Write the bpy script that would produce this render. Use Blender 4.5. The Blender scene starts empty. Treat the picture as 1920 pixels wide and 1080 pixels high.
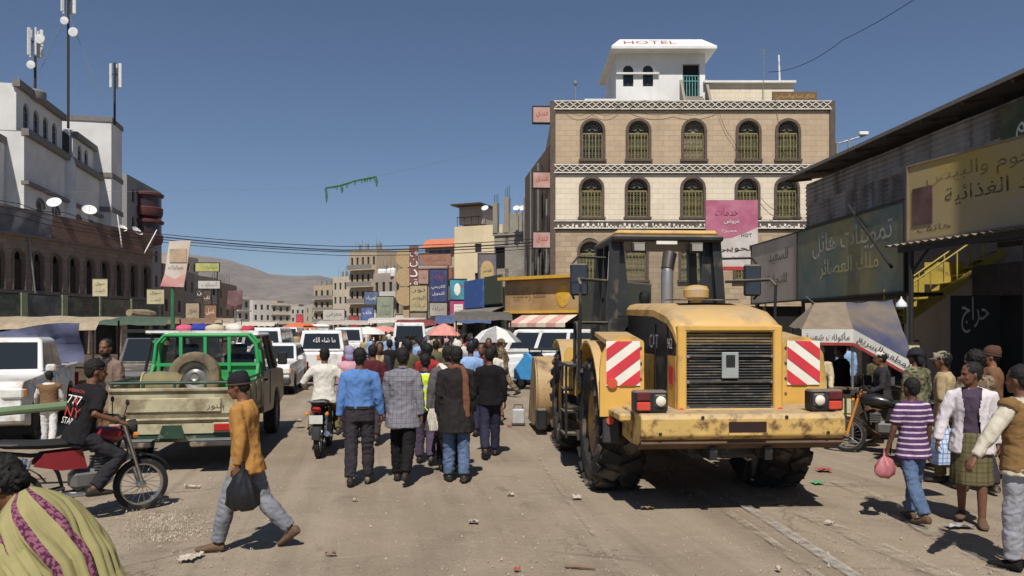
import bpy, bmesh, math, random
import numpy as np
from mathutils import Vector, Matrix, noise as mnoise

scene = bpy.context.scene
COL = scene.collection
PI = math.pi
R = math.radians
V = Vector
rnd = random.Random(7)

# ------------------------------------------------------------------ camera
F, EYE, HZ = 1450.0, 2.05, 612.0            # focal length in photo pixels, eye height, horizon row
cam_data = bpy.data.cameras.new('camera')
cam_data.sensor_width = 36.0
cam_data.lens = F / 1920.0 * 36.0
cam_data.shift_y = (HZ - 540.0) / 1920.0
cam_data.clip_start = 0.1
cam_data.clip_end = 20000.0
cam = bpy.data.objects.new('camera', cam_data)
COL.objects.link(cam)
cam.location = (0, 0, EYE)
cam.rotation_euler = (R(90), 0, 0)
scene.camera = cam

# ------------------------------------------------------------------ sky and sun
SUN_EL, SUN_AZ = 54.0, 183.0                # degrees; azimuth clockwise from +Y (street ahead)
world = bpy.data.worlds.new('World')
scene.world = world
world.use_nodes = True
wn = world.node_tree
for n in list(wn.nodes):
    wn.nodes.remove(n)
w_out = wn.nodes.new('ShaderNodeOutputWorld')
w_bg = wn.nodes.new('ShaderNodeBackground')
w_sky = wn.nodes.new('ShaderNodeTexSky')
w_sky.sky_type = 'NISHITA'
w_sky.sun_disc = False
w_sky.sun_elevation = R(SUN_EL)
w_sky.sun_rotation = R(SUN_AZ)
w_sky.altitude = 2200.0
w_sky.air_density = 1.0
w_sky.dust_density = 0.6
w_sky.ozone_density = 4.5
w_bg.inputs["Strength"].default_value = 0.072
wn.links.new(w_sky.outputs[0], w_bg.inputs[0])
wn.links.new(w_bg.outputs[0], w_out.inputs[0])
sun_data = bpy.data.lights.new('sun', 'SUN')
sun_data.energy = 4.8
sun_data.angle = R(0.55)
sun_data.color = (1.0, 0.95, 0.88)
sun = bpy.data.objects.new('sun', sun_data)
COL.objects.link(sun)
to_sun = V((math.sin(R(SUN_AZ)) * math.cos(R(SUN_EL)), math.cos(R(SUN_AZ)) * math.cos(R(SUN_EL)), math.sin(R(SUN_EL))))
sun.rotation_euler = to_sun.to_track_quat('Z', 'Y').to_euler()
sun.location = (0, -10, 40)
scene.view_settings.view_transform = 'Standard'
scene.view_settings.look = 'None'
scene.view_settings.exposure = 0.05
scene.view_settings.gamma = 1.0
scene.view_settings.use_curve_mapping = False
scene.cycles.max_bounces = 6
scene.cycles.diffuse_bounces = 3
scene.cycles.glossy_bounces = 3
scene.cycles.transmission_bounces = 4
scene.cycles.transparent_max_bounces = 8
scene.cycles.use_denoising = True
scene.cycles.caustics_reflective = False
scene.cycles.caustics_refractive = False


# ------------------------------------------------------------------ helpers
def at(px, py, Y):
    """photo pixel at depth Y metres -> point in the place"""
    return V(((px - 960.0) / F * Y, Y, EYE + (HZ - py) / F * Y))


def gp(px, py):
    """photo pixel on the ground -> point"""
    Y = EYE * F / (py - HZ)
    return V(((px - 960.0) / F * Y, Y, 0.0))


class MB:
    """collects shapes for one mesh"""
    def __init__(s):
        s.v, s.f, s.m = [], [], []

    def add(s, vs, fs, mi=0):
        b = len(s.v)
        s.v.extend([tuple(p) for p in vs])
        s.f.extend([tuple(i + b for i in f) for f in fs])
        s.m.extend([mi] * len(fs))
        return s

    def box(s, c, size, mi=0, rz=0.0, bev=0.0, M=None):
        hx, hy, hz = size[0] / 2, size[1] / 2, size[2] / 2
        if M is None:
            M = Matrix.Rotation(rz, 3, 'Z')
        c = V(c)
        if bev <= 0:
            vs = [V((x, y, z)) for z in (-hz, hz) for y in (-hy, hy) for x in (-hx, hx)]
            fs = [(0, 2, 3, 1), (4, 5, 7, 6), (0, 1, 5, 4), (2, 6, 7, 3), (0, 4, 6, 2), (1, 3, 7, 5)]
        else:
            b = min(bev, hx * .98, hy * .98, hz * .98)
            vs, idx = [], {}
            for sx in (-1, 1):
                for sy in (-1, 1):
                    for sz in (-1, 1):
                        for ax in range(3):
                            p = [sx * (hx - b), sy * (hy - b), sz * (hz - b)]
                            p[ax] = (sx * hx, sy * hy, sz * hz)[ax]
                            idx[(sx, sy, sz, ax)] = len(vs)
                            vs.append(V(p))
            fs = []
            for ax in range(3):
                o1, o2 = [(1, 2), (2, 0), (0, 1)][ax]
                for sg in (-1, 1):
                    q = []
                    for a, b2 in ((-1, -1), (1, -1), (1, 1), (-1, 1)):
                        k = [0, 0, 0]; k[ax] = sg; k[o1] = a; k[o2] = b2
                        q.append(idx[(k[0], k[1], k[2], ax)])
                    fs.append(tuple(q if sg > 0 else q[::-1]))
                for a in (-1, 1):
                    for b2 in (-1, 1):
                        k1 = [0, 0, 0]; k2 = [0, 0, 0]
                        k1[o1] = a; k1[o2] = b2; k1[ax] = -1
                        k2[o1] = a; k2[o2] = b2; k2[ax] = 1
                        fs.append((idx[(*k1, o1)], idx[(*k2, o1)], idx[(*k2, o2)], idx[(*k1, o2)]))
            for sx in (-1, 1):
                for sy in (-1, 1):
                    for sz in (-1, 1):
                        fs.append((idx[(sx, sy, sz, 0)], idx[(sx, sy, sz, 1)], idx[(sx, sy, sz, 2)]))
        return s.add([M @ p + c for p in vs], fs, mi)

    def bar(s, p0, p1, w, h=None, mi=0, up=(0, 0, 1), bev=0.0):
        p0, p1 = V(p0), V(p1)
        h = w if h is None else h
        d = p1 - p0
        L = d.length
        if L < 1e-6:
            return s
        d = d / L
        u = V(up)
        if abs(d.dot(u)) > .98:
            u = V((0, 1, 0)) if abs(d.y) < .9 else V((1, 0, 0))
        x = d.cross(u).normalized()
        z = x.cross(d).normalized()
        M = Matrix((x, d, z)).transposed()
        return s.box((p0 + p1) / 2, (w, L, h), mi, M=M, bev=bev)

    def tube(s, pts, r, n=8, mi=0, closed=False, caps=True, flat=None):
        pts = [V(p) for p in pts]
        k = len(pts)
        rr = [r] * k if isinstance(r, (int, float)) else list(r)
        rings, prev = [], None
        for i in range(k):
            if closed:
                d = pts[(i + 1) % k] - pts[i - 1]
            else:
                d = pts[min(i + 1, k - 1)] - pts[max(i - 1, 0)]
            if d.length < 1e-9:
                d = V((0, 0, 1))
            d.normalize()
            if prev is None:
                a = V((0, 0, 1)) if abs(d.z) < .9 else V((0, 1, 0))
                x = d.cross(a).normalized()
            else:
                x = prev - d * prev.dot(d)
                x = x.normalized() if x.length > 1e-6 else d.orthogonal().normalized()
            prev = x
            y = d.cross(x)
            e = rr[i]
            ex, ey = (e, e) if isinstance(e, (int, float)) else e
            rings.append([pts[i] + x * (math.cos(2 * PI * j / n) * ex) + y * (math.sin(2 * PI * j / n) * ey) for j in range(n)])
        return s.loft(rings, mi, closed, caps)

    def loft(s, rings, mi=0, closed=False, caps=True):
        n, k = len(rings[0]), len(rings)
        vs = [p for rg in rings for p in rg]
        fs = []
        for i in range(k if closed else k - 1):
            a, b = i * n, ((i + 1) % k) * n
            for j in range(n):
                j2 = (j + 1) % n
                fs.append((a + j, a + j2, b + j2, b + j))
        if caps and not closed:
            fs.append(tuple(range(n))[::-1])
            fs.append(tuple((k - 1) * n + j for j in range(n)))
        return s.add(vs, fs, mi)

    def lathe(s, prof, o=(0, 0, 0), axis=(0, 0, 1), n=24, mi=0, closed=False):
        o, a = V(o), V(axis).normalized()
        x = a.orthogonal().normalized()
        y = a.cross(x)
        rings = [[o + a * h + (x * math.cos(2 * PI * j / n) + y * math.sin(2 * PI * j / n)) * max(r, 1e-4) for j in range(n)] for r, h in prof]
        return s.loft(rings, mi, closed)

    def prism(s, poly, o, u, v, w, mi=0):
        """outline (a, b) in the plane o + a u + b v, thickened by vector w"""
        o, u, v, w = V(o), V(u), V(v), V(w)
        A = [o + u * a + v * b for a, b in poly]
        B = [p + w for p in A]
        n = len(poly)
        fs = [tuple(range(n))[::-1], tuple(range(n, 2 * n))]
        fs += [(i, (i + 1) % n, n + (i + 1) % n, n + i) for i in range(n)]
        return s.add(A + B, fs, mi)

    def ell(s, c, r, n=16, m=10, mi=0, M=None):
        c = V(c)
        vs, fs = [], []
        for i in range(m + 1):
            t = PI * i / m
            for j in range(n):
                p = 2 * PI * j / n
                q = V((r[0] * math.sin(t) * math.cos(p), r[1] * math.sin(t) * math.sin(p), r[2] * math.cos(t)))
                if i in (0, m):
                    q = V((1e-5 * math.cos(p), 1e-5 * math.sin(p), q.z))
                vs.append((M @ q if M else q) + c)
        for i in range(m):
            for j in range(n):
                j2 = (j + 1) % n
                fs.append((i * n + j, i * n + j2, (i + 1) * n + j2, (i + 1) * n + j))
        return s.add(vs, fs, mi)

    def quad(s, a, b, c, d, mi=0):
        return s.add([a, b, c, d], [(0, 1, 2, 3)], mi)

    def mesh(s, name, mats, smooth=35):
        me = bpy.data.meshes.new(name)
        me.from_pydata(s.v, [], s.f)
        for m in (mats if isinstance(mats, (list, tuple)) else [mats]):
            me.materials.append(m)
        if any(s.m):
            me.polygons.foreach_set('material_index', s.m)
        if smooth:
            me.shade_smooth()
            me.set_sharp_from_angle(angle=R(smooth))
        me.validate()
        me.update()
        return me

    def build(s, name, mats, parent=None, smooth=35, loc=None, bevel=0.0, fix=False):
        me = s.mesh(name, mats, smooth)
        if fix or bevel:
            bm = bmesh.new(); bm.from_mesh(me)
            bmesh.ops.recalc_face_normals(bm, faces=bm.faces)
            bm.to_mesh(me); bm.free()
        o = bpy.data.objects.new(name, me)
        COL.objects.link(o)
        if parent is not None:
            o.parent = parent
        if loc is not None:
            o.location = loc
        if bevel:
            b = o.modifiers.new('bevel', 'BEVEL')
            b.width = bevel; b.segments = 3; b.limit_method = 'ANGLE'; b.angle_limit = R(40)
        return o


def tag(o, label=None, cat=None, group=None, kind=None):
    if label: o['label'] = label
    if cat: o['category'] = cat
    if group: o['group'] = group
    if kind: o['kind'] = kind
    return o


def thing(name, label, cat, loc=(0, 0, 0), rz=0.0, group=None):
    o = bpy.data.objects.new(name, None)
    o.empty_display_size = .2
    COL.objects.link(o)
    o.location = loc
    o.rotation_euler = (0, 0, rz)
    return tag(o, label, cat, group)


def copy_tree(o, parent=None):
    c = o.copy()
    COL.objects.link(c)
    c.parent = parent
    for ch in list(o.children):
        copy_tree(ch, c)
    return c


def child(parent, name, me, loc=(0, 0, 0), rot=(0, 0, 0), scale=None):
    """a part that shares mesh data"""
    o = bpy.data.objects.new(name, me)
    COL.objects.link(o)
    o.parent = parent
    o.location = loc
    o.rotation_euler = rot
    if scale: o.scale = scale
    return o


# ------------------------------------------------------------------ materials
_M = {}


def rgba(c):
    return (c[0], c[1], c[2], 1.0)


def srgb(r, g, b):
    f = lambda x: (x / 255 / 12.92) if x <= 10 else ((x / 255 + .055) / 1.055) ** 2.4
    return (f(r), f(g), f(b))


class NT:
    def __init__(s, name):
        s.mat = bpy.data.materials.new(name)
        s.mat.use_nodes = True
        s.t = s.mat.node_tree
        s.b = s.t.nodes['Principled BSDF']
        s.co = None

    def n(s, kind, **kw):
        nd = s.t.nodes.new(kind)
        for k, v in kw.items():
            setattr(nd, k, v)
        return nd

    def put(s, sock, val):
        if hasattr(val, 'is_output') or isinstance(val, bpy.types.NodeSocket):
            s.t.links.new(val, sock)
        else:
            sock.default_value = val

    def coords(s, rand=True):
        if s.co is None:
            tc = s.n('ShaderNodeTexCoord')
            if rand:
                oi = s.n('ShaderNodeObjectInfo')
                mp = s.n('ShaderNodeVectorMath', operation='MULTIPLY_ADD')
                s.put(mp.inputs[0], oi.outputs['Random'])
                mp.inputs[1].default_value = (31., 17., 23.)
                s.put(mp.inputs[2], tc.outputs['Object'])
                s.co = mp.outputs[0]
            else:
                s.co = tc.outputs['Object']
        return s.co

    def noise(s, scale, detail=4., rough=.55, vec=None, dist=0.):
        nd = s.n('ShaderNodeTexNoise')
        s.put(nd.inputs['Vector'], vec if vec is not None else s.coords())
        nd.inputs['Scale'].default_value = scale
        nd.inputs['Detail'].default_value = detail
        nd.inputs['Roughness'].default_value = rough
        nd.inputs['Distortion'].default_value = dist
        return nd.outputs[0]

    def ramp(s, val, a, b, lo=0., hi=1.):
        nd = s.n('ShaderNodeMapRange')
        s.put(nd.inputs[0], val)
        nd.inputs[1].default_value = a; nd.inputs[2].default_value = b
        nd.inputs[3].default_value = lo; nd.inputs[4].default_value = hi
        return nd.outputs[0]

    def math(s, op, a, b=0., c=None):
        nd = s.n('ShaderNodeMath', operation=op)
        s.put(nd.inputs[0], a); s.put(nd.inputs[1], b)
        if c is not None: s.put(nd.inputs[2], c)
        return nd.outputs[0]

    def mix(s, fac, a, b, mode='MIX'):
        nd = s.n('ShaderNodeMix', data_type='RGBA', blend_type=mode)
        s.put(nd.inputs[0], fac)
        s.put(nd.inputs[6], rgba(a) if isinstance(a, tuple) else a)
        s.put(nd.inputs[7], rgba(b) if isinstance(b, tuple) else b)
        return nd.outputs[2]

    def sep(s, vec=None):
        nd = s.n('ShaderNodeSeparateXYZ')
        s.put(nd.inputs[0], vec if vec is not None else s.coords())
        return nd.outputs

    def vscale(s, v3, vec=None):
        nd = s.n('ShaderNodeVectorMath', operation='MULTIPLY')
        s.put(nd.inputs[0], vec if vec is not None else s.coords())
        nd.inputs[1].default_value = v3
        return nd.outputs[0]

    def bump(s, h, strength=.3, dist=.02):
        nd = s.n('ShaderNodeBump')
        nd.inputs['Strength'].default_value = strength
        nd.inputs['Distance'].default_value = dist
        s.put(nd.inputs['Height'], h)
        s.t.links.new(nd.outputs[0], s.b.inputs['Normal'])

    def out(s, col, rough=.7, metal=0., spec=.4):
        s.put(s.b.inputs['Base Color'], rgba(col) if isinstance(col, tuple) else col)
        s.put(s.b.inputs['Roughness'], rough)
        s.b.inputs['Metallic'].default_value = metal
        s.b.inputs['Specular IOR Level'].default_value = spec
        return s.mat


DUST = srgb(168, 152, 130)


def mul(c, k):
    return tuple(min(1., x * k) for x in c)


def mat(name, col, rough=.7, metal=0., var=.14, scale=5., bump=0., bscale=50., dirt=None, damt=.5, dscale=2.5, coat=0., spec=.4, streak=0., settle=0.):
    if name in _M:
        return _M[name]
    t = NT(name)
    c = t.mix(t.ramp(t.noise(scale), .3, .7), mul(col, 1 - var), mul(col, 1 + var))
    r = rough
    if dirt:
        vec = t.vscale((1, 1, 1 - streak)) if streak else None
        d = t.ramp(t.noise(dscale, 6., .65, vec), .72 - damt * .5, .86 - damt * .5)
        c = t.mix(d, c, dirt)
        r = t.ramp(d, 0, 1, rough, max(rough, .8))
    if settle:
        gn = t.n('ShaderNodeNewGeometry')
        up = t.ramp(t.sep(gn.outputs['Normal'])[2], .1, .95)
        f = t.math('MULTIPLY', up, t.ramp(t.noise(3.5, 6., .65), .25, .7, settle * .35, settle))
        c = t.mix(f, c, DUST)
    if bump:
        t.bump(t.noise(bscale, 5.), bump, .01)
    m = t.out(c, r, metal, spec)
    if coat:
        t.b.inputs['Coat Weight'].default_value = coat
        t.b.inputs['Coat Roughness'].default_value = .15
    _M[name] = m
    return m


def glass(name, col=(.02, .025, .03), rough=.06, alpha=1.0):
    if name in _M:
        return _M[name]
    t = NT(name)
    m = t.out(col, t.ramp(t.noise(6.), .3, .7, rough, rough + .08), 0., .5)
    if alpha < 1:
        t.b.inputs['Alpha'].default_value = alpha
    _M[name] = m
    return m


def lamp_mat(name, col, k):
    if name in _M:
        return _M[name]
    t = NT(name)
    m = t.out(col, .3)
    t.b.inputs['Emission Color'].default_value = rgba(col)
    t.b.inputs['Emission Strength'].default_value = k
    _M[name] = m
    return m



# ------------------------------------------------------------------ lettering
_AR = {}
for ch, code, nf in (('ا', 0xFE8D, 2), ('ب', 0xFE8F, 4), ('ة', 0xFE93, 2), ('ت', 0xFE95, 4), ('ث', 0xFE99, 4), ('ج', 0xFE9D, 4), ('ح', 0xFEA1, 4),
                     ('خ', 0xFEA5, 4), ('د', 0xFEA9, 2), ('ذ', 0xFEAB, 2), ('ر', 0xFEAD, 2), ('ز', 0xFEAF, 2), ('س', 0xFEB1, 4), ('ش', 0xFEB5, 4),
                     ('ص', 0xFEB9, 4), ('ض', 0xFEBD, 4), ('ط', 0xFEC1, 4), ('ع', 0xFEC9, 4), ('غ', 0xFECD, 4), ('ف', 0xFED1, 4), ('ق', 0xFED5, 4),
                     ('ك', 0xFED9, 4), ('ل', 0xFEDD, 4), ('م', 0xFEE1, 4), ('ن', 0xFEE5, 4), ('ه', 0xFEE9, 4), ('و', 0xFEED, 2), ('ى', 0xFEEF, 2),
                     ('ي', 0xFEF1, 4), ('ئ', 0xFE89, 4), ('أ', 0xFE83, 2), ('ء', 0xFE80, 1)):
    _AR[ch] = (code, nf)


def shape_arabic(s):
    if not any(c in _AR for c in s):
        return s
    words = []
    for w in s.split(' '):
        out = []
        for i, c in enumerate(w):
            if c not in _AR:
                out.append(c); continue
            code, nf = _AR[c]
            pj = i > 0 and w[i - 1] in _AR and _AR[w[i - 1]][1] == 4
            nj = i + 1 < len(w) and w[i + 1] in _AR and _AR[w[i + 1]][1] > 1 and nf == 4
            k = (3 if nj else 1) if pj else (2 if nj else 0)
            out.append(chr(code + min(k, nf - 1)))
        words.append(''.join(out[::-1]))
    return ' '.join(words[::-1])


_TXT = {}


def text_geo(s):
    if s not in _TXT:
        c = bpy.data.curves.new('lettering', 'FONT')
        c.body = shape_arabic(s)
        c.resolution_u = 2
        o = bpy.data.objects.new('lettering', c)
        COL.objects.link(o)
        dg = bpy.context.evaluated_depsgraph_get()
        me = o.evaluated_get(dg).to_mesh()
        vs = [v.co.copy() for v in me.vertices]
        fs = [tuple(p.vertices) for p in me.polygons]
        o.evaluated_get(dg).to_mesh_clear()
        bpy.data.objects.remove(o)
        bpy.data.curves.remove(c)
        x0, x1 = min(v.x for v in vs), max(v.x for v in vs)
        y0, y1 = min(v.y for v in vs), max(v.y for v in vs)
        _TXT[s] = ([((v.x - (x0 + x1) / 2) / (x1 - x0), (v.y - (y0 + y1) / 2) / (y1 - y0)) for v in vs], fs)
    return _TXT[s]


def lettering(parent, s, c, u, v, w, h, m, name='lettering'):
    """flat print: text s centred at c, width w along u, height h along v"""
    vs, fs = text_geo(s)
    c, u, v = V(c), V(u).normalized(), V(v).normalized()
    b = MB()
    b.add([c + u * (a * w) + v * (q * h) for a, q in vs], fs)
    return b.build(name, m, parent, smooth=0)
# ================================================================== ground, hills
def ground_material():
    t = NT('dusty_road')
    co = t.coords(False)
    base = t.mix(t.ramp(t.noise(.35, 5., .6), .3, .7), srgb(136, 122, 104), srgb(164, 149, 130))
    rot = t.n('ShaderNodeVectorRotate', rotation_type='Z_AXIS')
    t.put(rot.inputs['Vector'], co); rot.inputs['Angle'].default_value = R(-10)
    strk = t.vscale((1.6, .07, 1.), rot.outputs[0])
    c = t.mix(t.ramp(t.noise(1., 6., .6, strk), .45, .75, 0., .5), base, srgb(184, 170, 150))
    c = t.mix(t.ramp(t.noise(1.7, 5., .6, strk), .54, .72, 0., .55), c, srgb(112, 100, 86))
    c = t.mix(t.ramp(t.noise(.9, 8., .7, co, .6), .56, .70, 0., .6), c, srgb(108, 97, 84))
    c = t.mix(t.ramp(t.noise(7., 6., .7, co), .55, .75, 0., .35), c, srgb(192, 180, 162))
    c = t.mix(t.ramp(t.noise(60., 4., .7, co), .35, .65, .25, 0.), c, srgb(96, 86, 74))
    rt = t.n('ShaderNodeTexWave', wave_type='BANDS', bands_direction='X')
    t.put(rt.inputs['Vector'], rot.outputs[0]); rt.inputs['Scale'].default_value = .22; rt.inputs['Distortion'].default_value = 3.; rt.inputs['Detail'].default_value = 3.
    c = t.mix(t.math('MULTIPLY', t.ramp(rt.outputs['Fac'], .72, .95), t.ramp(t.noise(.5, 4., .6, co), .35, .65, 0., .4)), c, srgb(118, 106, 92))
    cr = t.n('ShaderNodeTexVoronoi', feature='DISTANCE_TO_EDGE'); cr.inputs['Scale'].default_value = .55
    wv = t.n('ShaderNodeVectorMath', operation='ADD'); t.put(wv.inputs[0], co); t.put(wv.inputs[1], t.noise(1.6, 5., .7, co)); t.put(cr.inputs['Vector'], wv.outputs[0])
    c = t.mix(t.math('MULTIPLY', t.ramp(cr.outputs['Distance'], .004, .016, .55, 0.), t.ramp(t.noise(.4, 3., .5, co), .5, .62)), c, srgb(84, 75, 65))
    spk = t.n('ShaderNodeTexVoronoi'); spk.inputs['Scale'].default_value = 22.
    t.put(spk.inputs['Vector'], co)
    c = t.mix(t.ramp(spk.outputs['Distance'], .03, .07, .55, 0.), c, srgb(214, 206, 192))
    h = t.math('ADD', t.noise(25., 8., .7, co), t.math('MULTIPLY', t.noise(3., 4., .6, co), 1.2))
    t.bump(h, .55, .035)
    return t.out(c, .95, 0., .15)


def make_ground():
    b = MB()
    xs = [-6000, -900, -160, -60] + list(np.linspace(-30, 30, 61)) + [60, 160, 900, 6000]
    ys = [-60, -5] + list(np.linspace(0, 60, 61)) + [90, 160, 400, 1500, 9000]
    W = len(xs)
    for y in ys:
        for x in xs:
            z = 0.0
            if abs(x) < 29 and 1 < y < 59:
                z = .018 * mnoise.noise(V((x * .45, y * .3, 3))) - .006
            b.v.append((x, y, z))
    for j in range(len(ys) - 1):
        for i in range(W - 1):
            b.f.append((j * W + i, j * W + i + 1, (j + 1) * W + i + 1, (j + 1) * W + i)); b.m.append(0)
    tag(b.build('ground', ground_material(), smooth=60), kind='structure')


make_ground()


def worn_paint(name, col, lo, hi, sc=5.):
    t = NT(name)
    a = t.ramp(t.noise(sc, 7., .7), lo, hi)
    c = t.mix(t.ramp(t.noise(1.3), .3, .7), mul(col, .8), col)
    m = t.out(c, .9, 0., .2)
    t.put(t.b.inputs['Alpha'], a)
    return m


M_LINE = worn_paint('worn_white_paint', (.5, .47, .42), .36, .75)
M_DUSTLINE = worn_paint('pale_dust', srgb(186, 174, 156), .44, .8, 3.)


def strip(name, pts, w, m, z=.016):
    """a painted strip along ground pixels"""
    P = [gp(*p) for p in pts]
    Q = []
    for i in range(len(P) - 1):
        k = max(1, int((P[i + 1] - P[i]).length / .3))
        Q += [P[i].lerp(P[i + 1], j / k) for j in range(k)]
    Q.append(P[-1])
    b = MB()
    L = []
    for i, p in enumerate(Q):
        d = (Q[min(i + 1, len(Q) - 1)] - Q[max(i - 1, 0)]).normalized()
        s = V((d.y, -d.x, 0)) * (w / 2 * (1 + .25 * mnoise.noise(p * 2.3)))
        o = V((0, 0, z + .018 * mnoise.noise(V((p.x * .45, p.y * .3, 3)))))
        L.append((p - s + o, p + s + o))
    for i in range(len(L) - 1):
        b.quad(L[i][0], L[i][1], L[i + 1][1], L[i + 1][0])
    return tag(b.build(name, m, smooth=0), kind='structure')


strip('road_line', [(1370, 935), (1440, 978), (1520, 1028), (1610, 1085), (1700, 1140)], .13, M_LINE)
strip('road_line', [(1005, 850), (1050, 920), (1110, 1000), (1175, 1090)], .05, M_DUSTLINE)
strip('road_line', [(1425, 930), (1500, 962), (1600, 1005), (1730, 1062), (1860, 1110)], .22, M_DUSTLINE)
strip('road_line', [(1580, 905), (1680, 960), (1800, 1020), (1930, 1090)], .3, M_DUSTLINE, .02)
strip('road_line', [(1280, 905), (1360, 960), (1450, 1020), (1560, 1100)], .09, M_DUSTLINE, .02)


def make_hills():
    t = NT('bare_rock_hill')
    c = t.mix(t.ramp(t.noise(.006, 8., .65), .35, .65), srgb(112, 102, 94), srgb(140, 128, 118))
    c = t.mix(t.ramp(t.noise(.03, 6., .6), .5, .7, 0., .6), c, srgb(92, 78, 68))
    m = t.out(c, .95, 0., .1)
    prof = [(-1500, 470), (0, 470), (200, 470), (330, 475), (400, 482), (430, 487), (470, 500), (505, 514), (560, 517), (600, 516), (640, 526), (690, 545), (740, 560), (900, 560), (1200, 545), (2600, 540)]
    px = np.arange(-600, 2500, 12.)
    hy = np.interp(px, [p[0] for p in prof], [p[1] for p in prof])
    b = MB()
    n, rows = len(px), 26
    for j in range(rows):
        f = j / (rows - 1)
        Y = 1500 + 1900 * f
        for i in range(n):
            X = (px[i] - 960) / F * 3400 * (.62 + .38 * f)
            zr = EYE + (HZ - hy[i]) / F * 3400
            g = f ** 1.35
            nz = mnoise.fractal(V((X * .004, Y * .004, 1.)), .9, 2.1, 6)
            z = zr * g + nz * 34 * (f * (1.12 - f)) * 3.2 - 3 * (1 - f)
            if f == 1: z = zr + nz * 6
            b.v.append((X, Y + 60 * nz, z))
    for j in range(rows - 1):
        for i in range(n - 1):
            b.f.append((j * n + i, j * n + i + 1, (j + 1) * n + i + 1, (j + 1) * n + i)); b.m.append(0)
    tag(b.build('hills', m, smooth=50), kind='structure')


make_hills()


# ================================================================== building kit
# local frame of a facade: x along it (left to right as seen), -y towards the viewer, z up
def arch_pts(w, zb, zs, n=10, pointed=0.):
    """opening outline: bottom left, up, over the arch, down to bottom right"""
    p = [(-w / 2, zb), (-w / 2, zs)]
    for i in range(1, n):
        a = PI - PI * i / n
        p.append((w / 2 * math.cos(a), zs + w / 2 * math.sin(a) * (1 + pointed)))
    return p + [(w / 2, zs), (w / 2, zb)]


def wall_band(b, x0, x1, z0, z1, wins, y=0., depth=.25, mi=0, rmi=None):
    """one storey of wall with openings; wins = [(xc, w, zb, zt, arched)]"""
    rmi = mi if rmi is None else rmi
    P = lambda x, z, yy=y: V((x, yy, z))
    xs = x0
    for xc, w, zb, zt, arched in sorted(wins):
        l, r = xc - w / 2, xc + w / 2
        if l > xs + 1e-4:
            b.quad(P(xs, z0), P(l, z0), P(l, z1), P(xs, z1), mi)
        if zb > z0 + 1e-4:
            b.quad(P(l, z0), P(r, z0), P(r, zb), P(l, zb), mi)
        out = arch_pts(w, zb, zt - w / 2) if arched else [(-w / 2, zb), (-w / 2, zt), (w / 2, zt), (w / 2, zb)]
        top = out[1:-1]
        if zt < z1 - 1e-4:
            k = len(top)
            for i in range(k - 1):
                a, c = top[i], top[i + 1]
                if abs(a[0] - c[0]) > 1e-6:
                    b.quad(P(xc + a[0], a[1]), P(xc + c[0], c[1]), P(xc + c[0], z1), P(xc + a[0], z1), mi)
        for i in range(len(out)):
            a, c = out[i], out[(i + 1) % len(out)]
            b.quad(P(xc + a[0], a[1]), P(xc + c[0], c[1]), P(xc + c[0], c[1], y + depth), P(xc + a[0], a[1], y + depth), rmi)
        xs = r
    if x1 > xs + 1e-4:
        b.quad(P(xs, z0), P(x1, z0), P(x1, z1), P(xs, z1), mi)


def stone_mat(name, col, mortar, bw=.55, bh=.27, var=.16, dirt=None, damt=.3, stain=.35):
    t = NT(name)
    o = t.sep(t.coords(False))
    xy = t.math('ADD', o[0], o[1])
    cb = t.n('ShaderNodeCombineXYZ')
    t.put(cb.inputs[0], xy); t.put(cb.inputs[1], o[2])
    br = t.n('ShaderNodeTexBrick')
    t.put(br.inputs['Vector'], cb.outputs[0])
    br.inputs['Scale'].default_value = 1.
    br.inputs['Brick Width'].default_value = bw
    br.inputs['Row Height'].default_value = bh
    br.inputs['Mortar Size'].default_value = .012
    br.inputs['Mortar Smooth'].default_value = .3
    br.inputs['Bias'].default_value = -.1
    br.inputs['Color1'].default_value = rgba(mul(col, 1 - var))
    br.inputs['Color2'].default_value = rgba(mul(col, 1 + var))
    br.inputs['Mortar'].default_value = rgba(mortar)
    c = br.outputs['Color']
    c = t.mix(t.ramp(t.noise(.7, 6., .65, t.coords(False)), .3, .7, 0., .5), c, mul(col, .78))
    sv = t.vscale((1.4, 1.4, .12), t.coords(False))
    c = t.mix(t.ramp(t.noise(1., 5., .6, sv), .55, .8, 0., stain), c, dirt or mul(col, .45))
    t.bump(t.math('ADD', t.math('MULTIPLY', br.outputs['Fac'], -1.), t.noise(14., 5., .6, t.coords(False))), .5, .02)
    return t.out(c, .9, 0., .2)


def plaster(name, col, stain=.4, dirt=None, sc=1.):
    if name in _M: return _M[name]
    t = NT(name)
    c = t.mix(t.ramp(t.noise(.5 * sc, 6., .6), .3, .7), mul(col, .84), mul(col, 1.06))
    sv = t.vscale((2.2, 2.2, .15))
    c = t.mix(t.ramp(t.noise(1. * sc, 6., .65, sv), .5, .78, 0., stain), c, dirt or mul(col, .5))
    t.bump(t.noise(9., 6., .6), .3, .02)
    _M[name] = t.out(c, .92, 0., .15)
    return _M[name]


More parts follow.
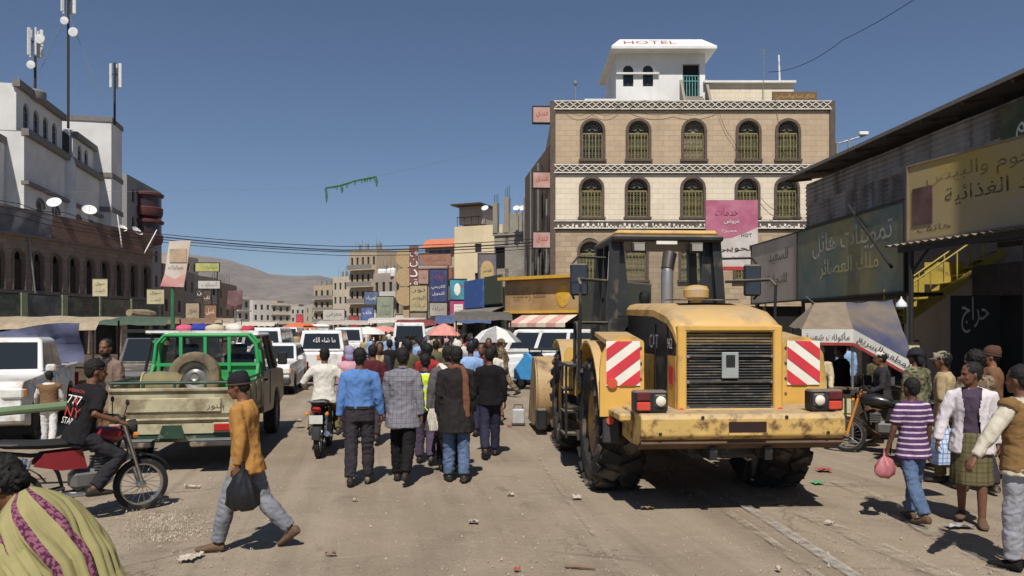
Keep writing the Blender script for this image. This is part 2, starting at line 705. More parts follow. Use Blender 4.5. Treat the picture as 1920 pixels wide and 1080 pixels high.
M_IN = mat('painted_dark_interior', (.012, .011, .01), .9, var=.3)  # near-black sheet colour standing in for unlit rooms behind openings
M_PANE = glass('window_pane', (.025, .03, .035), .08)
M_WFRAME = mat('window_frame_brown', srgb(70, 58, 46), .6)
M_CONC = plaster('raw_concrete', srgb(150, 143, 132), .5)
M_CBLOCK = stone_mat('concrete_block', srgb(158, 150, 138), srgb(120, 114, 104), .42, .21, .12)
M_STEEL = mat('galvanised_steel', srgb(150, 152, 152), .5, .6, var=.15, dirt=srgb(110, 96, 82), damt=.3)
M_DSTEEL = mat('dark_steel', srgb(52, 50, 48), .6, .3)
M_BLACK = mat('black_rubber', (.016, .016, .017), .75, var=.2)
M_CABLE = mat('cable_black', (.012, .012, .014), .6)
M_WHITE = mat('white_paint', (.78, .77, .74), .55, dirt=DUST, damt=.3)


def simple_window(name, w, h, fm, arched=False, mull=1, bars=1):
    """pane with frame, shared; origin bottom centre, faces -y"""
    b = MB()
    out = arch_pts(w, 0, h - w / 2) if arched else [(-w / 2, 0), (-w / 2, h), (w / 2, h), (w / 2, 0)]
    b.prism(out, (0, .03, 0), (1, 0, 0), (0, 0, 1), (0, .02, 0), 1)
    t = min(.07, w * .08)
    for i in range(len(out)):
        a, c = out[i], out[(i + 1) % len(out)]
        b.bar((a[0] * .97, .01, a[1]), (c[0] * .97, .01, c[1]), .05, t, 0, up=(0, 1, 0))
    for k in range(mull):
        x = -w / 2 + w * (k + 1) / (mull + 1)
        b.bar((x, .005, 0), (x, .005, h - (.05 if not arched else w * .05)), .05, .05)
    for k in range(bars):
        z = (h - (w / 2 if arched else 0)) * (k + 1) / (bars + (0 if arched else 1))
        b.bar((-w / 2, .0, z), (w / 2, .0, z), .05, .05)
    return b.mesh(name, [fm, M_PANE], 0)


def place(px0, px1, Y0, Y1):
    A = V(((px0 - 960) / F * Y0, Y0, 0)); B = V(((px1 - 960) / F * Y1, Y1, 0))
    return A, B, (B - A).length, math.atan2(B.y - A.y, B.x - A.x)


def block_building(name, label, A, B, depth, floors, ncol, wm, cat='building', ww=1.0, wh=1.4, arched=False, z_base=0., fm=None, roofm=None,
                   side='none', parapet=.7, group=None, fh=3.2, ground_open=True, sidecols=3, skip=()):
    """a plain block with a windowed front from A to B, windows as parts"""
    A, B = V(A), V(B)
    L = (B - A).length
    rz = math.atan2(B.y - A.y, B.x - A.x)
    o = thing(name, label, cat, (A.x, A.y, 0), rz, group)
    fm = fm or M_WFRAME
    H = z_base + floors * fh
    b = MB()
    wins = []
    for f in range(floors):
        z0 = z_base + f * fh
        row = []
        for k in range(ncol):
            if (f, k) in skip: continue
            x = L * (k + .5) / ncol
            if f == 0 and ground_open:
                row.append((x, L / ncol * .74, .05, fh * .8, False))
            else:
                row.append((x, ww, z0 + fh * .28, z0 + fh * .28 + wh, arched))
                wins.append((x, z0 + fh * .28))
        wall_band(b, 0, L, z0, z0 + fh, row, 0., .28)
    b.quad((0, 0, H), (L, 0, H), (L, 0, H + parapet), (0, 0, H + parapet))
    b.quad((0, .25, H + parapet), (L, .25, H + parapet), (L, 0, H + parapet), (0, 0, H + parapet))
    for x in (0, L):
        b.quad((x, 0, 0), (x, depth, 0), (x, depth, H + parapet), (x, 0, H + parapet))
    b.quad((0, depth, 0), (L, depth, 0), (L, depth, H + parapet), (0, depth, H + parapet))
    b.build('wall', wm, o, 0)
    MB().quad((0, .25, H + .02), (L, .25, H + .02), (L, depth, H + .02), (0, depth, H + .02)).build('roof', roofm or M_CONC, o, 0)
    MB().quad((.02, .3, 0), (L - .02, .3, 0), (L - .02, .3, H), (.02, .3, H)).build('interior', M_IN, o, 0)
    if wins:
        wme = simple_window('window', ww * .98, wh * .985, fm, arched)
        for x, z in wins:
            child(o, 'window', wme, (x, .17, z + .01))
    if side != 'none':
        xs = L if side == 'right' else 0
        sg = 1 if side == 'right' else -1
        sme = simple_window('window', ww * .98, wh, fm, arched)
        for f in range(1, floors):
            for k in range(sidecols):
                child(o, 'window', sme, (xs + sg * .03, depth * (k + .5) / sidecols, z_base + f * fh + fh * .28), (0, 0, sg * PI / 2))
    return o


def sign_board(name, label, c, u, w, h, fm, texts=(), thick=.08, frame=None, fw=.05, cat='sign', group=None, extra=None):
    """flat board centred at c, u = left-to-right direction as read; texts = (string, du, dv, w, h, material)"""
    c = V(c)
    u = V((u[0], u[1], 0)).normalized()
    o = thing(name, label, cat, c, math.atan2(u.y, u.x), group)
    MB().box((0, 0, 0), (w, thick, h)).build('panel', fm, o, 0)
    if frame:
        b = MB()
        for sz in (-1, 1):
            b.box((0, -.01, sz * (h / 2 + fw / 2)), (w + 2 * fw, thick + .04, fw))
        for sx in (-1, 1):
            b.box((sx * (w / 2 + fw / 2), -.01, 0), (fw, thick + .04, h))
        b.build('frame', frame, o, 0)
    for s, du, dv, tw, th, m in texts:
        lettering(o, s, (du, -thick / 2 - .006, dv), (1, 0, 0), (0, 0, 1), tw, th, m)
    return o


def printm(name, a, b_, sc=1.2, lo=.4, hi=.6, fade=.3, dirt=DUST, rough=.55):
    """faded printed sheet: two inks in soft blotches under dust"""
    if name in _M: return _M[name]
    t = NT(name)
    c = t.mix(t.ramp(t.noise(sc, 3., .5), lo, hi), a, b_)
    c = t.mix(t.ramp(t.noise(2.3, 6., .65), .45, .75, 0., fade), c, dirt)
    _M[name] = t.out(c, rough, 0., .35)
    return _M[name]


INK = mat('ink_dark', srgb(48, 42, 40), .6, var=.2)
INK_RED = mat('ink_red', srgb(176, 58, 52), .6, var=.15)
INK_WHITE = mat('ink_white', srgb(226, 222, 212), .6, var=.1)
INK_GOLD = mat('ink_gold', srgb(186, 152, 70), .6, var=.2)
INK_GREY = mat('ink_grey', srgb(96, 88, 82), .7, var=.2)
INK_BLUE = mat('ink_blue', srgb(52, 72, 128), .6, var=.15)


# ================================================================== hotel
def make_hotel():
    Y = 44.0
    k = F / Y
    X0 = (1040 - 960) / k
    o = thing('hotel_building', 'tan and cream stone hotel with arched windows and white rooftop room', 'building', (X0, Y, 0))
    lx = lambda px: (px - 960) / k - X0
    lz = lambda py: EYE + (HZ - py) / k
    W = lx(1556)
    M1 = stone_mat('tan_stone', srgb(190, 168, 140), srgb(166, 146, 120), .62, .3, .09)
    M2 = stone_mat('cream_stone', srgb(226, 212, 188), srgb(204, 190, 166), .62, .3, .06, stain=.25)
    M3 = stone_mat('sand_stone', srgb(178, 158, 132), srgb(140, 124, 104), .62, .3)
    MS = mat('dark_basalt_trim', srgb(92, 80, 70), .85, var=.2, bump=.3)
    xs1 = [1111, 1197, 1301, 1403, 1477]
    ztop, z3, z2, z1 = lz(206), lz(307), lz(327), lz(412)
    z0 = lz(431)
    b = MB()
    ww = 1.22
    rows = [(z3, ztop, [(lx(x), ww, lz(303) + .12, lz(226), True) for x in xs1]),
            (z1, z2, [(lx(x - 2), ww, lz(411) + .12, lz(334), True) for x in xs1]),
            (0, z0, [(lx(x - 5), ww, lz(525), lz(446), True) for x in xs1] )]
    wall_band(b, 0, W, rows[0][0], rows[0][1], rows[0][2], 0, .3, 0)
    wall_band(b, 0, W, rows[1][0], rows[1][1], rows[1][2], 0, .3, 1)
    # ground storey: shop openings, then arched storey
    wall_band(b, 0, W, lz(540), rows[2][1], rows[2][2], 0, .3, 2)
    wall_band(b, 0, W, 0, lz(540), [(lx(x - 5), 2.3, .03, 3.2, False) for x in xs1], 0, .4, 2)
    for x in (0, W):
        b.quad((x, 0, 0), (x, 13, 0), (x, 13, lz(190)), (x, 0, lz(190)), 2)
    b.quad((0, 13, 0), (W, 13, 0), (W, 13, lz(190)), (0, 13, lz(190)), 2)
    b.build('wall', [M1, M2, M3], o, 0)
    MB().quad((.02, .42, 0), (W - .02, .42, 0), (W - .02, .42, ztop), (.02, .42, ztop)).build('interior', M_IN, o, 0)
    MB().quad((0, 0.2, lz(192)), (W, 0.2, lz(192)), (W, 13, lz(192)), (0, 13, lz(192))).build('roof', M_CONC, o, 0)
    # quoin strips at the corners
    for x in (-.11, W + .11):
        MB().box((x, .02, lz(190) / 2), (.3, .3, lz(190))).build('corner_trim', MS, o, 0)
    # decorative bands
    MBW = mat('white_gypsum', srgb(226, 220, 206), .85, bump=.2, dirt=srgb(150, 136, 116), damt=.35)
    for zb, zt, style in ((lz(207), lz(189), 0), (lz(326), lz(308), 0), (lz(430), lz(413), 1)):
        h = zt - zb
        MB().box((W / 2, -.04, (zb + zt) / 2), (W + .16, .16, h - .004)).build('frieze', MS, o, 0)
        bb = MB()
        for z in (zb + .05, zt - .05):
            bb.box((W / 2, -.135, z), (W + .1, .05, .055))
        if style == 0:
            n = int(W / .42)
            for i in range(n):
                x = (i + .5) * W / n
                d = W / n / 2
                for s in (-1, 1):
                    bb.bar((x - d, -.135, zb + h / 2 - s * h * .3), (x + d, -.135, zb + h / 2 + s * h * .3), .04, .075, up=(0, 1, 0))
                bb.ell((x, -.13, zb + h / 2), (.07, .03, .07), 6, 4)
        else:
            r2 = random.Random(4)
            x = .2
            while x < W - .2:
                w = r2.uniform(.06, .16)
                hh = r2.choice((.3, .42, .5, .18))
                bb.box((x, -.135, zb + .09 + hh * h / 2 * .9), (w, .05, hh * h))
                if r2.random() < .6:
                    bb.box((x + .1, -.135, zb + .12), (.26, .05, .07))
                x += w + r2.uniform(.1, .22)
        tag(bb.build('gypsum_ornament', MBW, o, 0), kind='stuff')
    # windows with gilded grilles
    MG = mat('gilded_grille', srgb(134, 124, 84), .55, .2, var=.2)
    MC = mat('window_cloth', srgb(86, 84, 62), .8, var=.4, scale=9)
    MF = mat('fanlight_plaster', srgb(136, 126, 118), .7, var=.3, scale=14)
    hz = rows[0][2][0][3] - rows[0][2][0][2]
    zs = hz - ww / 2
    fr = MB()
    out = arch_pts(ww, 0, zs)
    for i in range(len(out) - 1):
        a, c = out[i], out[i + 1]
        fr.bar((a[0] * 1.07, -.03, a[1] + (.04 if a[1] > zs else 0)), (c[0] * 1.07, -.03, c[1] + (.04 if c[1] > zs else 0)), .15, .17, up=(0, 1, 0))
    fr.box((0, -.05, -.06), (ww + .36, .24, .12))
    surround = fr.mesh('stone_surround', MS, 0)
    g = MB()
    zg = zs * .93
    g.box((0, 0, .04), (ww, .05, .07)); g.box((0, 0, zg), (ww, .06, .08)); g.box((0, 0, zg * .5), (ww, .05, .03))
    for i in range(7):
        x = -ww / 2 + .05 + (ww - .1) * i / 6
        g.box((x, 0, zg / 2), (.035 if i % 2 else .06, .045, zg))
    for i in range(6):
        x = -ww / 2 + .05 + (ww - .1) * (i + .5) / 6
        for j in range(6):
            z = zg * (j + .5) / 6
            g.tube([(x + .055 * math.cos(a), 0, z + .07 * math.sin(a)) for a in np.linspace(0, 2 * PI, 6)[:-1]], .012, 4, closed=True)
    grille = g.mesh('grille', MG, 0)
    p = MB(); p.prism(arch_pts(ww * .99, 0, zs), (0, 0, 0), (1, 0, 0), (0, 0, 1), (0, .03, 0))
    pane = p.mesh('pane', MC, 0)
    fl = MB()
    for i in range(8):
        a = PI * (i + .5) / 8
        fl.bar((.12 * math.cos(a), 0, zs + .05 + .12 * math.sin(a)), (ww * .43 * math.cos(a), 0, zs + .05 + ww * .43 * math.sin(a)), .03, .05, up=(0, 1, 0))
    for rr in (.14, .34, .52):
        fl.tube([(rr * math.cos(a), 0, zs + .05 + rr * math.sin(a)) for a in np.linspace(.05, PI - .05, 9)], .025, 4)
    fan = fl.mesh('fanlight', MF, 0)
    for r_ in rows:
        for x, w, zb, zt, _ in r_[2]:
            wd = child(o, 'window', pane, (x, .26, zb))
            wd.material_slots[0].link = 'OBJECT'; wd.material_slots[0].material = rnd.choice((MC, MC, M_PANE, mat('pale_curtain', srgb(150, 142, 120), .9, var=.3, scale=9)))
            child(wd, 'grille', grille, (0, -.12, 0))
            child(wd, 'fanlight', fan, (0, -.06, 0))
            child(o, 'window_surround', surround, (x, 0, zb))
    # rooftop room
    MWP = plaster('white_plaster', srgb(226, 224, 220), .25)
    yb = 2.0
    k2 = F / (Y + yb)
    rx = lambda px: (px - 960) / k2 - X0
    rz_ = lambda py: EYE + (HZ - py) / k2
    b = MB()
    zr = lz(192)
    x0, x1 = rx(1155), rx(1322)
    wall_band(b, x0, x1, zr, rz_(100), [(rx(1178), .62, rz_(162), rz_(122), True), (rx(1215), .62, rz_(162), rz_(122), True),
                                       (rx(1296), 1.0, rz_(183), rz_(120), False)], yb, .25)
    for x in (x0, x1):
        b.quad((x, yb, zr), (x, yb + 5, zr), (x, yb + 5, rz_(100)), (x, yb, rz_(100)))
    b.build('penthouse_wall', MWP, o, 0)
    pw = MB(); pw.quad((x0, yb + .25, zr), (x1, yb + .25, zr), (x1, yb + .25, rz_(100)), (x0, yb + .25, rz_(100)))
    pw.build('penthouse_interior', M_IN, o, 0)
    wm = simple_window('window', .6, 1.25, M_DSTEEL, True)
    for px in (1178, 1215):
        child(o, 'window', wm, (rx(px), yb + .14, rz_(162)))
    MB().box((rx(1195), yb - .1, rz_(139)), (rx(1240) - rx(1160), .2, .09)).build('window_ledge', MWP, o, 0)
    MT = mat('teal_gate', srgb(92, 150, 146), .6)
    g = MB()
    gx0, gx1 = rx(1282), rx(1309)
    for i in range(6):
        g.box((gx0 + (gx1 - gx0) * i / 5, yb + .02, (rz_(183) + rz_(142)) / 2), (.05, .04, rz_(142) - rz_(183)))
    for py in (142, 152, 183):
        g.box(((gx0 + gx1) / 2, yb + .02, rz_(py)), (gx1 - gx0, .06, .05))
    g.build('gate', MT, o, 0)
    # flared roof with the hotel name on its sloping edge
    zc0, zc1 = rz_(101), rz_(78)
    xa, xb = rx(1143), rx(1337)
    b = MB()
    ya, yd = yb - .9, yb + 6
    b.loft([[V((xa, ya, zc0)), V((xb, ya, zc0)), V((xb, yd, zc0)), V((xa, yd, zc0))],
            [V((xa, ya, zc0 + .16)), V((xb, ya, zc0 + .16)), V((xb, yd, zc0 + .16)), V((xa, yd, zc0 + .16))],
            [V((xa + .55, ya + .55, zc1)), V((xb - .75, ya + .55, zc1)), V((xb - .75, yd - .5, zc1)), V((xa + .55, yd - .5, zc1))]])
    b.build('penthouse_roof', MWP, o, 0)
    vd = V((0, .55, zc1 - zc0 - .16)).normalized()
    nrm = V((0, -vd.z, vd.y))
    lettering(o, 'HOTEL', V((rx(1217) - .05, ya + .28, (zc0 + .16 + zc1) / 2)) + nrm * .02, (1, 0, 0), vd, 3.1, .42, mat('faded_red_letters', srgb(170, 84, 78), .7))
    # steps down from the gate
    b = MB()
    for i in range(5):
        b.box(((gx0 + gx1) / 2 + .1, yb - .15 - .24 * i, zr + (rz_(183) - zr) * (1 - i / 5) / 2), (1.1, .24, max(.06, (rz_(183) - zr) * (1 - i / 5))))
    b.build('roof_steps', M_CONC, o, 0)
    for s in (gx0 - .25, gx1 + .4):
        MB().prism([(0, 0), (1.3, 0), (.05, rz_(150) - zr), (0, rz_(150) - zr)], (s, yb - .02, zr), (0, -1, 0), (0, 0, 1), (.15, 0, 0)).build('stair_wall', M_CONC, o, 0)
    # cream rear parapet and small tiers
    MB().box(((rx(1322) + rx(1487)) / 2, yb + 1.4, (zr + rz_(158)) / 2), (rx(1487) - rx(1322), 3, rz_(158) - zr)).build('roof_store', M2, o, 0)
    MB().box(((rx(1318) + rx(1489)) / 2, yb + 1.3, rz_(156)), (rx(1489) - rx(1318), 3.3, .13)).build('roof_store_coping', MWP, o, 0)
    MB().box((rx(1122), .9, zr + .2), (1.9, .5, .4)).build('roof_block', MWP, o, 0)
    # painted roof sign
    so = sign_board('roof_sign', 'brown sign with gold writing on the hotel roof edge', (X0 + lx(1491), Y + .1, lz(181)), (1, 0), lx(1533) - lx(1449), .6,
                    mat('brown_sign', srgb(112, 88, 62), .7, dirt=DUST, damt=.3), [('فندق السلام السياحي', 0, 0, 2.2, .36, INK_GOLD)])
    # masts
    m = thing('roof_mast', 'white banded mast standing on the hotel roof', 'mast', (X0 + rx(1464), Y + yb, zr))
    MB().tube([(0, 0, 0), (-.12, 0, rz_(103) - zr)], [.07, .045], 8).build('mast_tube', M_WHITE, m)
    for i, px in enumerate((1078, 1428)):
        a = thing('antenna', ('thin antenna with a small head above the hotel corner', 'thin tall aerial rising from the cream roof store')[i], 'antenna', (X0 + rx(px), Y + 1.6, zr))
        hh = (1.5, 3.6)[i]
        MB().tube([(0, 0, 0), (0, 0, hh)], .022, 6).build('mast', M_STEEL, a)
        bb = MB()
        if i == 0:
            bb.ell((0, 0, hh + .1), (.13, .13, .16), 8, 6)
        else:
            for j in range(4):
                bb.tube([(-.3 + .04 * j, 0, hh - .15 * j), (.3 - .04 * j, 0, hh - .15 * j)], .012, 4)
        bb.build('antenna_head', M_STEEL, a)
    # boxed red signs on the side wall, cables down the facade
    MR = printm('pale_pink_lightbox', srgb(196, 160, 148), srgb(178, 140, 130), fade=.3)
    for i, (py, lab) in enumerate(((216, 'topmost of the pink hotel light boxes on the side wall'), (338, 'middle pink hotel light box on the side wall'), (450, 'lowest of the pink hotel light boxes on the side wall'))):
        dy = 1.5
        kk = F / (Y + dy)
        s = sign_board('hotel_light_box', lab, ((1016 - 960) / kk, Y + dy, EYE + (HZ - py) / kk), (1, .05), 1.05, .92, MR,
                       [('فندق', 0, .06, .7, .42, INK_RED)], .35, M_DSTEEL, .04, group='hotel light boxes')
        MB().box((.72, .05, 0), (.45, .06, .06)).build('bracket', M_DSTEEL, s, 0)
    return X0, Y, lx, lz


HX0, HY, hlx, hlz = make_hotel()


def cable(name, label, pts, r=.012, sag=0., m=None, group=None, n=14):
    P = [V(p) for p in pts]
    Q = []
    for i in range(len(P) - 1):
        for j in range(n):
            f = j / n
            p = P[i].lerp(P[i + 1], f)
            p.z -= sag * 4 * f * (1 - f)
            Q.append(p)
    Q.append(P[-1])
    o = MB().tube(Q, r, 5).build(name, m or M_CABLE)
    return tag(o, label, 'cable', group)


cable('facade_cable', 'thin cable looping down the tan storey of the hotel', [(HX0 + hlx(1180), HY - .16, hlz(205)), (HX0 + hlx(1262), HY - .16, hlz(212)), (HX0 + hlx(1345), HY - .16, hlz(206)), (HX0 + hlx(1372), HY - .16, hlz(262)), (HX0 + hlx(1398), HY - .2, hlz(290))], .012, .25)
cable('facade_cable', 'thin cable hanging slack under the top frieze near the hotel corner', [(HX0 + hlx(1060), HY - .16, hlz(206)), (HX0 + hlx(1110), HY - .16, hlz(207)), (HX0 + hlx(1160), HY - .16, hlz(206))], .012, .35)
cable('facade_cable', 'thin cable strung across the cream hotel storey beside the pink banner', [(HX0 + hlx(1425), HY - .2, hlz(372)), (HX0 + hlx(1470), HY - .25, hlz(395)), (HX0 + hlx(1520), HY - .2, hlz(404))], .014, .3)


# pink banner on the hotel side of the street
def pink_banner():
    Y = 37.0
    k = F / Y
    c = at(1372, 441, Y)
    w, h = 98 / k, 132 / k
    MP = printm('rose_print', srgb(186, 112, 136), srgb(168, 92, 118), fade=.25)
    MW = printm('white_print', srgb(206, 198, 192), srgb(188, 178, 172), fade=.25)
    o = thing('hanging_banner', 'tall pink and white printed banner in front of the hotel', 'banner', c, 0)
    split = [(-.5, -.02), (-.3, -.06), (0., -.04), (.25, .03), (.5, .11)]
    up = [(x * w, z * h) for x, z in split] + [(w / 2, h / 2), (-w / 2, h / 2)]
    lo = [(-w / 2, -h / 2), (w / 2, -h / 2)] + [(x * w, z * h) for x, z in split[::-1]]
    MB().prism(up, (0, 0, 0), (1, 0, 0), (0, 0, 1), (0, .05, 0)).build('upper_print', MP, o, 0)
    MB().prism(lo, (0, 0, 0), (1, 0, 0), (0, 0, 1), (0, .05, 0)).build('lower_print', MW, o, 0)
    MB().box((0, -.012, -h * .47), (w, .02, h * .05)).build('red_stripe', INK_RED, o, 0)
    for s, x, z, tw, th, m in (('HOT', .28, 0.0, .2, .05, INK), ('الحويبي', .06, -.2, .72, .12, INK), ('للصرافة والتحويلات', .05, -.32, .7, .05, INK_GREY), ('خدمات', -.1, .33, .45, .1, mat('ink_plum', srgb(150, 74, 102), .7)),
                           ('عروض', 0, .19, .3, .06, INK_WHITE), ('مميزة', -.05, .06, .28, .05, INK_WHITE), ('هاتف', -.3, -.06, .2, .05, INK_RED)):
        lettering(o, s, (x * w, -.02, z * h), (1, 0, 0), (0, 0, 1), tw * w, th * h, m)
    for sx in (-1, 1):
        MB().tube([(sx * (w / 2 - .05), .1, h / 2), (sx * (w / 2 - .05), .1, -c.z)], .05, 8).build('post', M_DSTEEL, o)


pink_banner()


# ================================================================== metal shed and shops along the right kerb
def corrugated(b, x0, x1, z0, z1, y=0., pitch=.22, amp=.035, horizontal=True, mi=0):
    """ribbed sheet facing -y; ribs run along x when horizontal"""
    if horizontal:
        n = max(2, int((z1 - z0) / pitch * 4))
        prof = [(z0 + (z1 - z0) * i / n, y + amp * (1, 0, -1, 0)[i % 4]) for i in range(n + 1)]
        for i in range(n):
            (za, ya), (zb, yb) = prof[i], prof[i + 1]
            b.quad((x0, ya, za), (x1, ya, za), (x1, yb, zb), (x0, yb, zb), mi)
    else:
        n = max(2, int((x1 - x0) / pitch * 4))
        prof = [(x0 + (x1 - x0) * i / n, y + amp * (1, 0, -1, 0)[i % 4]) for i in range(n + 1)]
        for i in range(n):
            (xa, ya), (xb, yb) = prof[i], prof[i + 1]
            b.quad((xa, ya, z0), (xb, yb, z0), (xb, yb, z1), (xa, ya, z1), mi)


def make_shed():
    A, B = V((11.85, 31.1, 0)), V((13.2, 11.0, 0))
    L = (B - A).length
    rz = math.atan2(B.y - A.y, B.x - A.x)
    o = thing('market_shed', 'long dark shed clad in grey corrugated sheets above the shops', 'shed', A, rz)
    MSH = mat('weathered_sheet', srgb(158, 154, 152), .8, .05, var=.2, scale=1.2, dirt=srgb(108, 98, 90), damt=.5, dscale=1.2, streak=.8)
    MSD = mat('brown_board', srgb(106, 90, 76), .85, var=.3, scale=2, dirt=srgb(70, 60, 52), damt=.5)
    zt, zm, zl = 7.75, 6.0, 5.1
    n = 8
    for i in range(n):
        for j, (a, c) in enumerate(((zm, (zm + zt) / 2 + .03), ((zm + zt) / 2, zt))):
            b = MB()
            corrugated(b, L * i / n - .04, L * (i + 1) / n + .02, a, c, -.03 * (i % 2) - .012 * j, .16, .025)
            b.build('sheet', MSH, o, 0)
    # boarded strip with posts
    nb = 44
    for i in range(nb):
        x = L * (i + .5) / nb
        dz = rnd.uniform(-.05, .05)
        MB().box((x, .1 + rnd.uniform(-.02, .02), (zl + zm) / 2 - .25 + dz), (L / nb - .05, .05, zm - zl + .5)).build('board', MSD, o, 0)
    MB().box((L / 2, -.02, zm - .02), (L, .12, .1)).build('rail', M_DSTEEL, o, 0)
    # lower wall and shop backs
    MLW = plaster('shop_wall', srgb(150, 136, 122), .5)
    b = MB()
    wall_band(b, 0, L, 0, zl, [(1.8, 2.6, .03, 2.6, False), (5.2, 2.6, .03, 2.6, False), (12.5, 5.2, .03, 3.4, False), (18.2, 2.6, .03, 3.2, False)], .2, .3)
    for x in (0, L):
        b.quad((x, .2, 0), (x, 12, 0), (x, 12, zt), (x, .2, zt))
    b.build('wall', MLW, o, 0)
    MB().box((L / 2, 7, .02), (L, 10, .04)).build('floor_slab', M_CONC, o, 0)
    MB().quad((.05, 6, 0), (L - .05, 6, 0), (L - .05, 6, zt), (.05, 6, zt)).build('inner_wall', mat('wall_shade_dark', srgb(60, 54, 48), .9, var=.3), o, 0)  # dark colour paints in the shade of the shop interiors
    # roof with deep eave
    b = MB()
    b.prism([(-1.0, zt + .12), (-.94, zt + .26), (12, zt + 1.9), (12, zt + 1.75)], (-.35, 0, 0), (0, 1, 0), (0, 0, 1), (L + .4, 0, 0))
    b.build('roof', mat('roof_sheet', srgb(84, 78, 74), .8, .1, var=.2), o, 0)
    for i in range(12):
        x = L * i / 11
        MB().bar((x, -.9, zt + .1), (x, .2, zt + .22), .07, .1).build('rafter', MSD, o, 0)
    # street lamp bracket on the roof
    s = thing('roof_floodlight', 'floodlight bracket on a post above the shed roof', 'floodlight', at(1592, 297, 33.5))
    MB().tube([(0, 0, -.9), (0, 0, .85)], .06, 8).build('post', M_STEEL, s)
    MB().tube([(-.55, 0, .62), (.7, 0, 1.0)], .035, 8).build('arm', M_STEEL, s)
    MB().box((.62, 0, 1.07), (.4, .22, .16), bev=.03).build('lamp_head', M_WHITE, s)
    MB().box((-.52, 0, .3), (.12, .16, .8), bev=.03).build('panel_antenna', M_STEEL, s)
    # green painted end sign high on the shed
    P0, P1 = V((12.48, 19.4, 0)), V((12.75, 15.5, 0))
    c = (P0 + P1) / 2; c.z = 6.75
    sign_board('shed_sign', 'green and ochre sign high on the corrugated shed wall', c + V((-.2, 0, 0)), P1 - P0, 3.9, 1.5,
               printm('green_ochre_print', srgb(86, 88, 44), srgb(60, 72, 44), .8), [('مطعم', -.7, .1, 1.4, .75, INK_WHITE)], .06)
    return o


make_shed()


